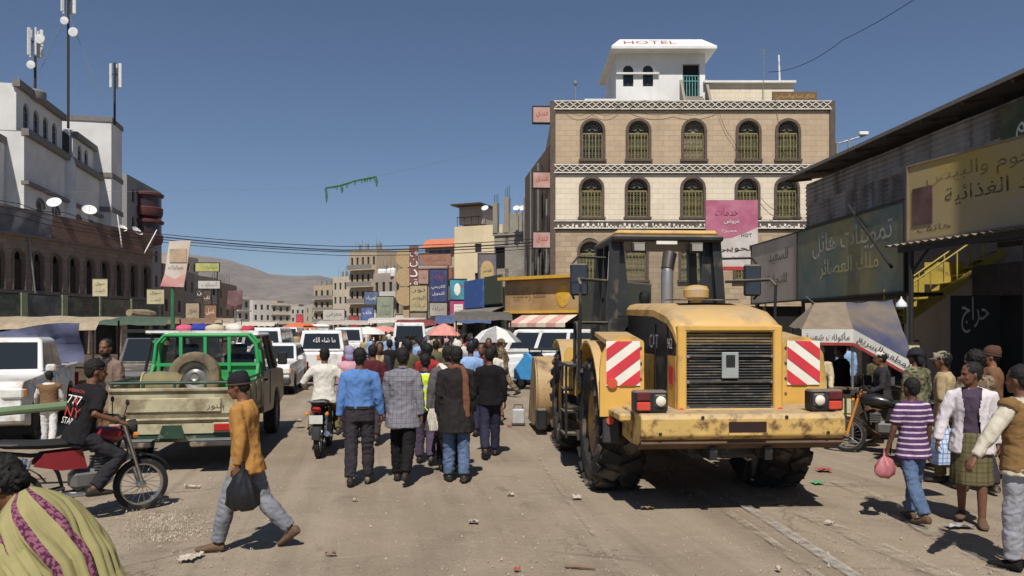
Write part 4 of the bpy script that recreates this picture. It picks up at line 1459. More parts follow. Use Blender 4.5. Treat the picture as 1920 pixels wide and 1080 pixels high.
def make_unfinished():
    # cream house and raw concrete frame beyond the hotel
    A, B, L, rz = place(852, 942, 73.5, 71.5)
    cr = block_building('cream_house', 'cream plastered house with small square windows and roof terrace', A, B, 8, 4, 3, plaster('cream_plaster', srgb(222, 204, 168), .25), fh=2.75, ww=.7, wh=.8, parapet=.5,
                        skip=((3, 2), (2, 0), (1, 1), (3, 0)))
    MB().box((L * .3, 2, 12.6), (L * .5, 3, 1.7)).build('terrace_room', plaster('pale_pink_plaster', srgb(190, 172, 160), .3), cr, 0)
    MB().box((L * .3, 1.4, 13.5), (L * .62, 4.2, .14)).build('terrace_roof', M_WFRAME, cr, 0)
    for j in range(5):
        MB().tube([(L * .04 + j * .75, .2, 11.5), (L * .04 + j * .75, .2, 12.4)], .03, 5).build('baluster', M_WFRAME, cr)
    MB().box((L * .28, .2, 12.4), (L * .5, .06, .06)).build('rail', M_WFRAME, cr, 0)
    A, B, L, rz = place(927, 1004, 66.5, 65)
    o = thing('concrete_frame', 'unfinished grey concrete block building with bare columns and rebar', 'building', A, rz)
    b = MB()
    wall_band(b, 0, L, 0, 9.9, [(L * .18, 1.3, 7.0, 8.9, False), (L * .66, .9, 6.9, 8.0, False), (L * .55, 2.2, .03, 2.8, False)], 0, .25)
    for x in (0, L):
        b.quad((x, 0, 0), (x, 9, 0), (x, 9, 9.9), (x, 0, 9.9))
    b.build('wall', M_CBLOCK, o, 0)
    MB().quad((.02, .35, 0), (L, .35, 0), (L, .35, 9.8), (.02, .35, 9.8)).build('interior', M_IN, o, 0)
    MB().box((L / 2, 4.4, 9.95), (L + .2, 9.1, .25)).build('floor_slab', M_CONC, o, 0)
    for i, x in enumerate((.15, L * .32, L * .55, L * .8, L - .15)):
        h = (2.6, 3.0, 1.4, 2.4, 2.0)[i]
        MB().box((x, .0, 10.05 + h / 2), (.42, .42, h)).build('column', M_CONC, o, 0)
        for dx in (-.13, .0, .13):
            MB().tube([(x + dx, 0, 10), (x + dx * 1.3, .05, 10.05 + h + rnd.uniform(.6, 1.3))], .022, 4).build('rebar', M_DSTEEL, o)
    MB().box((L * .45, .1, 10.9), (L * .45, .2, 1.6)).build('block_wall', M_CBLOCK, o, 0)
    MB().box((L * .72, .6, 10.6), (L * .3, .2, 1.0)).build('block_wall', M_CBLOCK, o, 0)
    for i, px in enumerate((910, 969, 980)):
        dish('satellite_dish', ('small white dish between the bare columns', 'white dish on the right of the concrete roof', 'second white dish at the right of the concrete roof')[i], at(px, 392, 64) - V((0, 0, .75)), .3, -.3)
    # corner store room with metal sheets at the hotel flank
    A, B, L, rz = place(983, 1042, 58, 45)
    q = thing('sheet_lean_to', 'patched metal lean-to with pipes against the hotel flank', 'lean-to', A, rz)
    MSH = mat('stained_sheet', srgb(126, 116, 102), .8, .1, var=.3, dirt=srgb(78, 66, 54), damt=.55, streak=.85)
    n = 7
    for i in range(n):
        b = MB(); corrugated(b, L * i / n, L * (i + 1) / n + .03, 0, 7.2 - .35 * (i % 3), -.03 * (i % 2), .25, .03, False)
        b.build('sheet', MSH, q, 0)
    for i in range(8):
        x = L * (i + .5) / 8
        MB().tube([(x, -.12, 0), (x, -.12, rnd.uniform(7.5, 13.5))], .06, 6).build('pipe', (M_STEEL, M_DSTEEL)[i % 2], q)
    MB().quad((0, .06, 0), (L, .06, 0), (L, .06, 13.2), (0, .06, 13.2)).build('back_wall', plaster('flank_plaster', srgb(132, 112, 94), .5), q, 0)
    # block with an orange roof terrace
    A, B, L, rz = place(784, 853, 94, 92)
    q = block_building('terrace_building', 'block with orange roofed terrace and blue glazing on top', A, B, 9, 3, 4, MX[1], fh=3.0, ww=.9, wh=1.3, parapet=.3)
    MB().box((L * .55, 2.2, 10.4), (L * .8, 3.6, 2.2)).build('terrace_room', MX[4], q, 0)
    for i in range(3):
        MB().box((L * (.35 + .2 * i), .36, 10.6), (L * .17, .06, 1.2)).build('window', glass('blue_glazing', srgb(60, 84, 140), .1), q, 0)
    MB().prism([(-.4, 0), (4.4, 0), (3.0, 1.1), (1.0, 1.1)], (L * .12, 0, 11.55), (0, 1, 0), (0, 0, 1), (L * .86, 0, 0)).build('tiled_roof', mat('orange_tile', srgb(196, 116, 84), .85, var=.2), q, 0)
    MB().box((L * .5, -.25, 8.3), (L * .95, .4, 1.5)).build('fascia', mat('rust_fascia', srgb(142, 96, 78), .8, var=.3), q, 0)


make_unfinished()


def make_yellow_shop():
    A, B, L, rz = place(948, 1085, 37, 34.5)
    o = thing('corner_shop', 'low corner shop with ochre fascia sign and yellow roof edge', 'shop', A, rz)
    MYF = mat('yellow_edge', srgb(200, 156, 52), .6, dirt=DUST, damt=.3)
    MSG = printm('tan_sign_print', srgb(172, 140, 92), srgb(150, 118, 78), .8, fade=.35)
    MB().box((L / 2, .1, 3.45), (L, .25, 1.5)).build('sign_panel', MSG, o, 0)
    MB().box((L / 2, -.1, 4.3), (L + .3, .7, .14)).build('roof_edge', MYF, o, 0)
    MB().box((L / 2, -.06, 2.72), (L + .05, .16, .12)).build('lower_edge', MYF, o, 0)
    lettering(o, 'مطعم وكافتيريا', (L * .34, -.034, 3.5), (1, 0, 0), (0, 0, 1), 1.9, .8, mat('ink_tan', srgb(120, 92, 62), .7))
    MB().ell((L * .8, -.04, 3.45), (.38, .03, .55), 14, 8).build('emblem', MYF, o)
    b = MB()
    wall_band(b, 0, L, 0, 2.7, [(L * .5, L * .86, .03, 2.2, False)], .15, .3)
    for x in (0, L):
        b.quad((x, .1, 0), (x, 7, 0), (x, 7, 4.2), (x, .1, 4.2))
    b.build('wall', mat('shop_green', srgb(66, 70, 58), .8, var=.25), o, 0)
    MB().box((L / 2, 3.6, 4.2), (L, 7, .1)).build('roof', M_CONC, o, 0)
    MB().box((L / 2, 3.5, .02), (L, 6.8, .04)).build('floor_slab', M_CONC, o, 0)
    MB().quad((.1, 4, 0), (L - .1, 4, 0), (L - .1, 4, 4), (.1, 4, 4)).build('back_wall', mat('shop_back', srgb(70, 54, 44), .9, var=.4, scale=3), o, 0)
    n = 6
    for i in range(n):
        b = MB(); x0, x1 = L * (.25 + .75 * i / n), L * (.25 + .75 * (i + 1) / n)
        b.quad((x0, -1.1, 2.2), (x1, -1.1, 2.2), (x1, -.02, 2.6), (x0, -.02, 2.6)); b.quad((x0, -1.1, 2.02), (x1, -1.1, 2.02), (x1, -1.1, 2.2), (x0, -1.1, 2.2))
        b.build('awning_strip', (mat('awning_pink', srgb(196, 150, 140), .8), mat('awning_cream', srgb(214, 196, 178), .8))[i % 2], o, 0)
    # dark side stall with blue cloth further left
    A, B, L, rz = place(872, 946, 46, 40)
    q = block_building('dark_stall', 'dark green market stall with blue boards left of the corner shop', A, B, 5, 1, 2, mat('stall_green', srgb(58, 62, 52), .8, var=.3), fh=4.0, parapet=.1)
    MB().box((L * .3, -.12, 3.9), (L * .5, .1, 1.6)).build('blue_board', mat('blue_board', srgb(62, 96, 158), .6, dirt=DUST, damt=.2), q, 0)
    MB().box((L * .78, -.1, 4.0), (L * .4, .1, 1.5)).build('green_board', mat('green_board', srgb(70, 76, 60), .7), q, 0)
    MB().quad((0, -1.0, 2.7), (L, -1.0, 2.7), (L, 0, 3.1), (0, 0, 3.1)).build('awning', mat('grey_awning', srgb(120, 114, 106), .8), q, 0)


make_yellow_shop()


# ---- hanging signs down the right of the street
def street_sign(label, px0, py0, px1, py1, Y, fm, texts, pole=True, name='street_sign', yaw=0., rnd_shape=False):
    k = F / Y
    c = at((px0 + px1) / 2, (py0 + py1) / 2, Y)
    w, h = (px1 - px0) / k, (py1 - py0) / k
    o = sign_board(name, label, c, (math.cos(yaw), math.sin(yaw)), w, h, fm, [(s, a * w, b * h, tw * w, th * h, m) for s, a, b, tw, th, m in texts], .15, M_DSTEEL, .05)
    if pole:
        MB().tube([(w * .4, .14, -c.z), (w * .4, .14, h / 2)], .07, 8).build('pole', M_DSTEEL, o)
    return o


street_sign('blue sign with red emblem and white lines', 806, 505, 838, 566, 56, printm('navy_print', srgb(62, 72, 118), srgb(52, 60, 104), fade=.2),
            [('بنك', .05, .28, .5, .2, INK_RED), ('الكريمي', 0, -.05, .8, .13, INK_WHITE), ('للتمويل', 0, -.25, .7, .12, INK_WHITE)])
street_sign('white lower panel under the navy bank sign', 806, 567, 838, 592, 56, printm('grey_white_print', srgb(180, 172, 160), srgb(160, 152, 142)), [('صرافة', 0, 0, .7, .4, INK_GREY)])
o = street_sign('turquoise sign with a white figure shape', 844, 524, 874, 562, 52, printm('turquoise_print', srgb(72, 150, 166), srgb(52, 118, 140), fade=.15), [('طب', .25, .2, .25, .3, INK_RED)])
MB().ell((-.05, -.1, 0), (.22, .02, .42), 12, 8).build('white_emblem', INK_WHITE, o)
o = street_sign('magenta sign with a white text panel below the turquoise one', 844, 563, 871, 599, 52, printm('magenta_print', srgb(178, 72, 118), srgb(160, 58, 104), fade=.15), [])
MB().box((.08, -.09, 0), (.58, .02, .75)).build('text_panel', INK_WHITE, o, 0)
for j in range(3):
    lettering(o, ('عيادة', 'اسنان', 'تقويم')[j], (.08, -.11, .22 - .22 * j), (1, 0, 0), (0, 0, 1), .42, .13, INK_RED)
o = street_sign('tall tan sign with a golden dome shape on slate ground', 897, 476, 930, 534, 50, printm('slate_tan_print', srgb(104, 98, 110), srgb(120, 106, 104), fade=.25), [('مطعم', 0, -.2, .7, .14, INK)])
MB().prism([(.42 * math.cos(a), .55 * math.sin(a)) for a in np.linspace(0, PI, 14)] + [(-.42, -.62), (.42, -.62)], (0, -.085, 0), (1, 0, 0), (0, 0, 1), (0, -.01, 0)).build('dome_shape', mat('dome_gold', srgb(186, 160, 110), .6), o, 0)
lettering(o, 'قصر', (0, -.11, -.1), (1, 0, 0), (0, 0, 1), .55, .3, mat('ink_brown', srgb(110, 84, 50), .7))
street_sign('beige sign stacked with dark writing by the vertical letters', 769, 535, 801, 583, 60, printm('beige_print', srgb(182, 168, 128), srgb(168, 152, 114), fade=.25),
            [('نور', 0, .3, .75, .2, INK), ('البصر', 0, 0, .8, .2, INK), ('للنظارات', 0, -.3, .8, .2, INK)])
street_sign('smaller tan board under the beige stacked sign', 769, 586, 800, 612, 60, printm('tan_print2', srgb(150, 138, 116), srgb(136, 124, 104)), [('خصم', 0, 0, .7, .4, INK_GREY)])
street_sign('pale green sign board far down the right side', 707, 556, 738, 612, 78, printm('pale_green_print', srgb(146, 154, 132), srgb(132, 142, 122), fade=.3), [('سوق', 0, .2, .6, .15, INK_GREY), ('القات', 0, -.05, .7, .15, INK_GREY)])
street_sign('small blue and white sign far down the right side', 678, 576, 700, 602, 88, printm('blue_white_print', srgb(70, 90, 150), srgb(92, 110, 160), fade=.15), [('هاتف', 0, .15, .7, .3, INK_WHITE)])
street_sign('blue board on the brown pillared block', 684, 547, 710, 571, 100, printm('steel_blue_print', srgb(76, 92, 130), srgb(96, 108, 134)), [('كهرباء', 0, 0, .8, .35, INK_WHITE)])
street_sign('small red sign far down the street', 656, 592, 672, 614, 90, printm('red_print', srgb(156, 66, 70), srgb(140, 54, 60)), [('جزار', 0, 0, .7, .4, INK_WHITE)])
street_sign('bright red board at the far end of the street', 556, 590, 568, 604, 140, printm('bright_red_print', srgb(206, 62, 74), srgb(190, 52, 66)), [])

for lab, x0, y0, x1, y1, Y, c1, txt in (('long white sign over the left shops past the banner', 372, 526, 413, 541, 84, srgb(200, 196, 190), 'اتصالات'), ('small dark sign below the long white sign', 368, 542, 384, 558, 80, srgb(74, 68, 70), 'بن'),
        ('beige board at the left shops', 349, 568, 374, 597, 66, srgb(170, 156, 130), 'تمور'), ('rust brown board at the left shops', 384, 572, 406, 597, 70, srgb(150, 110, 84), 'عسل'), ('tall dark brown sign on the left shops', 381, 544, 396, 571, 74, srgb(86, 70, 64), 'ذهب'),
        ('pale long sign far along the right side', 606, 580, 646, 600, 120, srgb(196, 190, 180), 'معرض'), ('rust and cream fascia board above the navy sign', 787, 475, 846, 497, 88, srgb(160, 112, 92), 'مستشفى الامل'),
        ('faded rose board beside the vertical letters', 784, 506, 803, 532, 66, srgb(176, 140, 130), 'عيادة'), ('white sign low on the right beyond the stalls', 742, 590, 766, 606, 70, srgb(206, 202, 196), 'جوال'), ('green board low on the right side', 640, 603, 655, 614, 84, srgb(84, 120, 92), 'خضار')):
    street_sign(lab, x0, y0, x1, y1, Y, printm('board_%d_%d' % (x0, y0), c1, mul(c1, .85), fade=.2), [(txt, 0, 0, .7, .5, INK_GREY if sum(c1) > .6 else INK_WHITE)])

# stacked round sign and vertical white letters
st = thing('stacked_round_sign', 'column of round tan discs on a pole', 'sign', (at(760, 0, 64).x, 64, 0))
for i, py in enumerate((485, 520, 556)):
    MB().lathe([(.02, -.12), (.78, -.12), (.82, 0), (.78, .12), (.02, .12)], (0, 0, at(0, py, 64).z), (0, -1, 0), 20).build('disc', mat('disc_tan', srgb(176, 150, 112), .6, dirt=DUST, damt=.3), st)
MB().box((.05, .2, 3.9), (.5, .15, 7.8)).build('column', mat('disc_tan', srgb(176, 150, 112)), st, 0)
vl = thing('vertical_letter_sign', 'white letters stacked down a vertical board', 'sign', (at(776, 0, 61).x, 61, 0))
for i, ch in enumerate('فندق'):
    lettering(vl, ch, (0, -.1, at(0, 474 + 19 * i, 61).z), (1, 0, 0), (0, 0, 1), .62, .62, INK_WHITE)
MB().box((0, 0, at(0, 502, 61).z), (.72, .12, 3.5)).build('board', mat('maroon_board', srgb(120, 78, 74), .7), vl, 0)
MB().tube([(0, .1, 0), (0, .1, 5)], .08, 8).build('pole', M_DSTEEL, vl)

# left side signs and the lamp-post banner
o = street_sign('long yellow green sign over the grey shop block', 367, 493, 411, 509, 92, printm('lime_print', srgb(190, 190, 120), srgb(170, 172, 104), fade=.2), [('صيدلية', .2, 0, .5, .5, INK_GREY)])


def banner_post(label, px, pole_px, py0, py1, wpx, Y, m1, m2, skew, pm):
    k = F / Y
    o = thing('banner_post', label, 'banner', (at(pole_px, 0, Y).x, Y, 0))
    zt, zb = at(0, py0, Y).z, at(0, py1, Y).z
    w = wpx / k
    h = zt - zb
    x = (px - pole_px) / k
    f = .72
    P = lambda a, b: (x + a * w + skew * (b - .5), zb + b * h)
    MB().prism([P(-.5, 1 - f), P(0, 1 - f - .12), P(.5, 1 - f), P(.5, 1.02), P(-.5, 1)], (0, -.06, 0), (1, 0, 0), (0, 0, 1), (0, -.02, 0)).build('print', m1, o, 0)
    MB().prism([P(-.62, 0), P(.48, -.02), P(.5, 1 - f), P(0, 1 - f - .12), P(-.5, 1 - f)], (0, -.06, 0), (1, 0, 0), (0, 0, 1), (0, -.02, 0)).build('lower_print', m2, o, 0)
    MB().tube([(0, 0, 0), (0, 0, zt)], .05, 8).build('pole', pm, o)
    MB().bar((0, 0, zt), (x + .3 * w, -.05, zt), .03, .03).build('arm', pm, o, 0)
    MB().bar((0, 0, zb + .1), (x + .3 * w, -.05, zb + .1), .03, .03).build('arm', pm, o, 0)
    return o, x, zb, w, h


MGP = mat('green_pole_paint', srgb(60, 110, 78), .5, dirt=DUST, damt=.3)
o, x, zb, w, h = banner_post('white and red printed banner on a green lamp post', 334, 324, 453, 537, 40, 19.0, printm('cream_photo_print', srgb(206, 196, 186), srgb(196, 178, 156), fade=.2), printm('red_fade_print', srgb(190, 110, 104), srgb(204, 160, 150), fade=.15), .16, MGP)
MB().box((x + .04, -.095, zb + h * .68), (w * .8, .01, h * .3)).build('photo_patch', mat('tan_photo', srgb(176, 152, 126), .7, var=.2, scale=6), o, 0)
lettering(o, 'مبارك', (x - .02, -.1, zb + h * .42), (1, 0, 0), (0, 0, 1), w * .7, h * .1, INK_GREY)
o, x, zb, w, h = banner_post('dark maroon banner on a post further down the left side', 441, 441, 545, 580, 28, 48.0, printm('maroon_print', srgb(112, 82, 84), srgb(98, 70, 74)), printm('maroon_dark_print', srgb(84, 44, 50), srgb(70, 36, 42)), .05, M_STEEL)

# overhead cables across the street
for i in range(4):
    cable('street_cable', ('highest of the black cables across the street', 'thick middle black cable across the street', 'third black cable across the street', 'lowest black cable across the street')[i],
          [at(286, 437 + 5 * i, 53.5), at(640, 462 + 5 * i + (i % 2) * 2, 50), at(1004, 448 + 6 * i, 45.5)], (.025, .04, .03, .02)[i], .12, group='cables across the street')
for i in range(3):
    cable('left_cable', ('upper loose cable over the arcade roof', 'second loose cable over the arcade roof', 'lowest loose cable over the arcade roof')[i], [at(-30, 372 + 16 * i, 40), at(120, 398 + 10 * i, 46), at(286, 437 + 5 * i, 53.5)], .022, .2)
# green garland left hanging on a thin wire
g = thing('green_garland', 'torn green garland dangling from a wire across the sky', 'garland', at(658, 345, 26))
P = [at(px, py, 26) - g.location for px, py in ((611, 352), (640, 347), (668, 338), (690, 334), (705, 331))]
MGG = mat('garland_green', srgb(64, 112, 74), .8, var=.4, scale=20)
b = MB(); b.tube(P, [.02, .03, .02, .035, .03], 6); b.build('string', MGG, g)
b = MB()
for i in range(26):
    f = i / 25
    q = P[0].lerp(P[-1], f); q.z = np.interp(q.x, [p.x for p in P], [p.z for p in P])
    b.tube([q, q + V((rnd.uniform(-.05, .05), 0, -rnd.uniform(.05, .16)))], [.025, .012], 4)
for hx, L in ((0, .5), (1, .28), (4, .34)):
    q = P[hx]
    b.tube([q, q + V((.02, 0, -L * .5)), q + V((0.02, 0, -L))], [.02, .05, .02], 5)
b.build('tinsel', MGG, g)
cable('garland_wire', 'very thin wire carrying the green garland', [at(-60, 360, 30), at(611, 352, 26), at(705, 331, 26), at(1040, 250, 43.5)], .004, .05, M_STEEL)
# ================================================================== wheel loader
def tyre_mesh(name, R_, w, m, lugs=0, lug_h=.04, n=40, rin=None):
    """tyre about the x axis, centred on the origin"""
    b = MB()
    rin = rin or R_ * .56
    prof = [(rin, -w * .36), (rin * 1.12, -w * .47), (R_ * .8, -w * .5), (R_ * .93, -w * .47), (R_ * .985, -w * .4), (R_, -w * .2), (R_, w * .2), (R_ * .985, w * .4), (R_ * .93, w * .47), (R_ * .8, w * .5), (rin * 1.12, w * .47), (rin, w * .36)]
    b.lathe(prof, (0, 0, 0), (1, 0, 0), n, closed=True)
    for i in range(lugs):
        a = 2 * PI * i / lugs
        for s in (-1, 1):
            a2 = a + (PI / lugs if s > 0 else 0)
            rad = V((0, math.cos(a2), math.sin(a2)))
            tan = V((0, -math.sin(a2), math.cos(a2)))
            sk = .12 * R_
            q0 = rad * (R_ + lug_h * .3) + V((s * w * .05, 0, 0)) + tan * sk
            q1 = rad * (R_ * .985 + lug_h * .3) + V((s * w * .42, 0, 0))
            q2 = rad * (R_ * .93) + V((s * w * .5, 0, 0)) - tan * sk * .2
            wd = R_ * 2 * PI / lugs * .55
            b.bar(q0, q1, wd, lug_h * 1.6, up=rad)
            b.bar(q1, q2, wd, lug_h * 1.4, up=(rad + V((s, 0, 0))).normalized())
    return b.mesh(name, m, 30)


def make_loader():
    yaw = math.atan2(.07, 1.)
    o = thing('wheel_loader', 'large yellow wheel loader seen from behind with striped rear fenders', 'wheel loader', (2.3, 10.1, 0), yaw)
    MY = mat('loader_yellow', srgb(212, 168, 86), .45, 0., var=.07, scale=3, dirt=srgb(158, 128, 82), damt=.4, dscale=2.2, coat=.05, settle=.75)
    MYR = mat('loader_yellow_chipped', srgb(200, 166, 98), .6, 0., var=.12, scale=4, dirt=srgb(112, 82, 54), damt=.46, dscale=6., settle=.85)
    MYD = mat('loader_yellow_dusty', srgb(196, 160, 92), .7, var=.12, dirt=DUST, damt=.5)
    MK = mat('loader_black', (.02, .02, .021), .45, var=.3, scale=3, dirt=srgb(92, 84, 74), damt=.32, settle=.7)
    MKG = mat('loader_grey_panel', srgb(72, 70, 68), .55, var=.15, dirt=srgb(130, 116, 98), damt=.4, settle=.6)
    MTY = mat('loader_tyre', (.024, .023, .022), .85, var=.3, scale=4, bump=.3, dirt=srgb(104, 92, 78), damt=.42, dscale=3)
    MR = mat('sign_red', srgb(206, 62, 70), .4, var=.1)
    MWt = mat('sign_white', srgb(232, 228, 214), .4, var=.06)
    MG = glass('cab_glass', (.08, .09, .08), .03, .1)
    hw = 1.33                       # half width over the tyres
    tw, tr = .58, .81
    WB = 3.1
    tyre = tyre_mesh('tyre', tr, tw, MTY, 20, .045, 44)
    rim = MB()
    rim.lathe([(.05, -.16), (.22, -.16), (.24, -.12), (.38, -.06), (.42, -.2), (.46, -.2), (.46, .2), (.05, .2)], (0, 0, 0), (1, 0, 0), 28)
    for i in range(10):
        a = 2 * PI * i / 10
        rim.lathe([(.02, -.19), (.022, -.15)], (0, .18 * math.cos(a), .18 * math.sin(a)), (1, 0, 0), 6)
    rim = rim.mesh('rim', MY, 30)
    for y in (0, WB):
        for s in (-1, 1):
            w = child(o, 'wheel', tyre, (s * (hw - tw / 2), y, tr - .015))
            child(w, 'rim', rim, (0, 0, 0), (0, 0, 0 if s < 0 else PI))
    # frame, axles
    MB().box((0, -.3, .82), (.95, 2.6, .44), bev=.04).build('rear_frame', MK, o, 0)
    MB().box((0, 2.6, .95), (.85, 2.2, .6), bev=.04).build('front_frame', MYD, o, 0)
    for y in (0, WB):
        MB().lathe([(.15, -1.0), (.2, -.4), (.36, -.2), (.36, .2), (.2, .4), (.15, 1.0)], (0, y, tr), (1, 0, 0), 16).build('axle', MK, o)
    MB().tube([(0, 0, tr), (0, 1.4, .85), (0, WB, tr)], .08, 8).build('drive_shaft', MK, o)
    # counterweight bumper
    b = MB()
    prof = [(y - .14, z) for y, z in ((-1.82, 1.13), (-1.86, 1.08), (-1.86, .90), (-1.80, .86), (-1.66, .78), (-1.3, .76), (-.9, .78), (-.9, 1.14))]
    b.prism([(y, z) for y, z in prof], (-1.1, 0, 0), (0, 1, 0), (0, 0, 1), (2.2, 0, 0))
    b.build('counterweight', MYR, o, 0, bevel=.025)
    MB().prism([(-1.94, .862), (-1.795, .777), (-1.8, .74), (-1.96, .82)], (-1.09, 0, 0), (0, 1, 0), (0, 0, 1), (2.18, 0, 0)).build('scraped_edge', mat('scraped_brown', srgb(92, 72, 56), .85, var=.3, scale=6), o, 0)
    MB().box((.03, -2.0, .995), (.4, .03, .11)).build('hitch_slot', mat('slot_dark', srgb(44, 26, 20), .8), o, 0)
    MB().box((.03, -2.008, .925), (.42, .03, .025)).build('slot_lip', MYR, o, 0)
    for s in (-1, 1):
        b = MB()
        b.box((s * 1.1, -1.25, 1.06), (.3, .8, .09), bev=.02)
        b.build('step_plate', MYR, o, 0)
        # lamp cluster
        L = MB().box((s * .96, -1.78, 1.255), (.36, .18, .23), bev=.02).build('lamp_box', MK, o, 0)
        MB().box((s * 1.045, -1.875, 1.31), (.145, .03, .09), bev=.01).build('tail_lamp', mat('lamp_dark_red', srgb(96, 40, 44), .3), L, 0)
        MB().box((s * 1.045, -1.875, 1.205), (.145, .03, .09), bev=.01).build('turn_lamp', mat('lamp_red', srgb(196, 74, 56), .3), L, 0)
        MB().box((s * .865, -1.872, 1.26), (.13, .03, .14), bev=.02).build('lamp_bezel', MKG, L, 0)
        MB().lathe([(.02, 0), (.052, 0), (.054, .015), (.04, .026), (.01, .03)], (s * .865, -1.885, 1.26), (0, -1, 0), 16).build('reverse_lamp', mat('lamp_clear', srgb(226, 220, 204), .15), L)
        # fender
        b = MB()
        n = 12
        ang = [R(a) for a in np.linspace(168, 12, n)]
        r0 = tr + .14
        x0, x1 = s * (hw + .02), s * (hw - .5)
        rings = []
        for a in ang:
            y, z = -math.cos(a) * -r0, tr + math.sin(a) * r0
            y = math.cos(a) * r0
            z = tr + .06 + math.sin(a) * r0 * 1.02
            d = V((0, math.cos(a), math.sin(a))) * .035
            p = V((0, y, z))
            rings.append([p + V((x0, 0, 0)), p + V((x1, 0, 0)), p + V((x1, 0, 0)) + d, p + V((x0, 0, 0)) + d])
        b.loft(rings)
        # flat rear mudguard face
        b.prism([(x0, 1.0), (x0, 1.55), (x0 - s * .02, 1.72), (x0 - s * .1, 1.86), (x0 - s * .22, 1.93), (x1 + s * .12, 1.93), (x1, 1.86), (x1, 1.0)], (0, -r0 - .06, 0), (1, .0, 0), (0, 0, 1), (0, .05, 0))
        b.prism([(-r0 - .03, 1.88), (-.1, 1.98), (-.1, 1.93), (-r0 - .03, 1.82)], (x1, 0, 0), (0, 1, 0), (0, 0, 1), (x0 - x1 - s * .1, 0, 0))
        b.build('rear_fender', MY, o, 40)
        # hazard panel with diagonal stripes
        cx = s * (hw - .25)
        hz = MB().prism([(-.2, -.26), (.2, -.26), (.2, .26), (-.2, .26)], (cx, -r0 - .065, 1.62), (1, 0, 0), (0, 0, 1), (0, -.012, 0)).build('hazard_panel', MWt, o, 0)
        for k in range(-1, 3):
            # clipped diagonal band
            import itertools
            def clip(poly, f):
                out = []
                for i in range(len(poly)):
                    p, q = poly[i], poly[(i + 1) % len(poly)]
                    fp, fq = f(p), f(q)
                    if fp >= 0: out.append(p)
                    if fp * fq < 0:
                        t = fp / (fp - fq); out.append((p[0] + (q[0] - p[0]) * t, p[1] + (q[1] - p[1]) * t))
                return out
            sl = .75 * -s
            c0 = -.36 + k * .27
            poly = [(-.198, -.258), (.198, -.258), (.198, .258), (-.198, .258)]
            poly = clip(poly, lambda p: p[1] - sl * p[0] - c0)
            if poly: poly = clip(poly, lambda p: -(p[1] - sl * p[0] - c0 - .135))
            if len(poly) > 2:
                MB().prism(poly, (cx, -r0 - .0785, 1.62), (1, 0, 0), (0, 0, 1), (0, -.006, 0)).build('stripe', MR, hz, 0)
        if s < 0:
            MB().lathe([(.005, 0), (.06, 0), (.06, .012), (.005, .015)], (cx - .13, -r0 - .085, 1.39), (0, -1, 0), 14).build('reflector', mat('reflector_red', srgb(206, 84, 60), .25), o)
        # rubber mud flap beside the tyre
        MB().box((s * (hw - .12), -r0 - .02, .98), (.2, .05, .6), bev=.02).build('mud_flap', mat('flap_rubber', srgb(58, 58, 58), .7), o, 0)
        MB().lathe([(.005, 0), (.045, 0), (.045, .015), (.005, .018)], (s * (hw - .1), -r0 - .05, .95), (0, -1, 0), 12).build('reflector', mat('reflector_red', srgb(206, 84, 60), .25), o)
        # front fender
        b = MB()
        rings = []
        for a in [R(q) for q in np.linspace(172, 60, 9)]:
            p = V((0, WB - math.cos(PI - a) * 0 + math.cos(a) * (tr + .12), tr + .06 + math.sin(a) * (tr + .12)))
            d = V((0, math.cos(a), math.sin(a))) * .035
            rings.append([p + V((s * (hw + .01), 0, 0)), p + V((s * (hw - .6), 0, 0)), p + V((s * (hw - .6), 0, 0)) + d, p + V((s * (hw + .01), 0, 0)) + d])
        b.loft(rings)
        b.prism([(s * hw, .98), (s * (hw - .6), .98), (s * (hw - .6), 1.72), (s * (hw - .06), 1.72), (s * hw, 1.6)], (0, WB - tr - .12, 0), (1, 0, 0), (0, 0, 1), (0, .05, 0))
        b.build('front_fender', MY, o, 40)
        MB().box((s * (hw - .3), WB - tr - .13, 1.22), (.36, .012, .24)).build('fender_plate', mat('plate_cream', srgb(220, 196, 150), .5, var=.2, scale=20), o, 0)
    # engine hood: rear frame, louvred grille, side panels, curved top
    hx = .585
    yr, yf = -1.5, .92
    b = MB()
    rings = []
    for y, dz in ((yr - .02, -.16), (yr + .05, -.05), (yr + .3, .06), (yr + .9, .15), (yf, .19)):
        z = 2.17 + dz
        xw = hx + (.03 if y > yr else .01)
        rings.append([V((-xw, y, z - .15)), V((-xw, y, z - .07)), V((-xw + .05, y, z - .012)), V((-xw + .14, y, z + .012)), V((0, y, z + .02)), V((xw - .14, y, z + .012)), V((xw - .05, y, z - .012)), V((xw, y, z - .07)), V((xw, y, z - .15))])
    b.loft(rings)
    b.build('hood', MY, o, 40)
    MB().prism([(-.36, -.3), (.36, -.3), (.3, .6), (-.3, .6)], (0, yr + .95, 2.372), (1, 0, 0), (0, 1, .03), (0, 0, .012)).build('hood_recess', MKG, o, 0)
    for s in (-1, 1):
        MB().prism([(yr + .34, 1.1), (yr + .34, 1.98), (yf, 1.98), (yf, 1.1)], (s * (hx - .02), 0, 0), (0, 1, 0), (0, 0, 1), (s * .02, 0, 0)).build('side_panel', MKG, o, 0)
        MB().prism([(yr, 1.1), (yr, 1.72), (yr + .33, 1.72), (yr + .33, 1.1)], (s * (hx - .02), 0, 0), (0, 1, 0), (0, 0, 1), (s * .03, 0, 0)).build('rear_corner_panel', MY, o, 0)
        MB().prism([(yr, 1.72), (yr, 1.97), (yr + .06, 2.03), (yr + .33, 2.09), (yr + .33, 1.72)], (s * (hx - .02), 0, 0), (0, 1, 0), (0, 0, 1), (s * .028, 0, 0)).build('black_band', MK, o, 0)
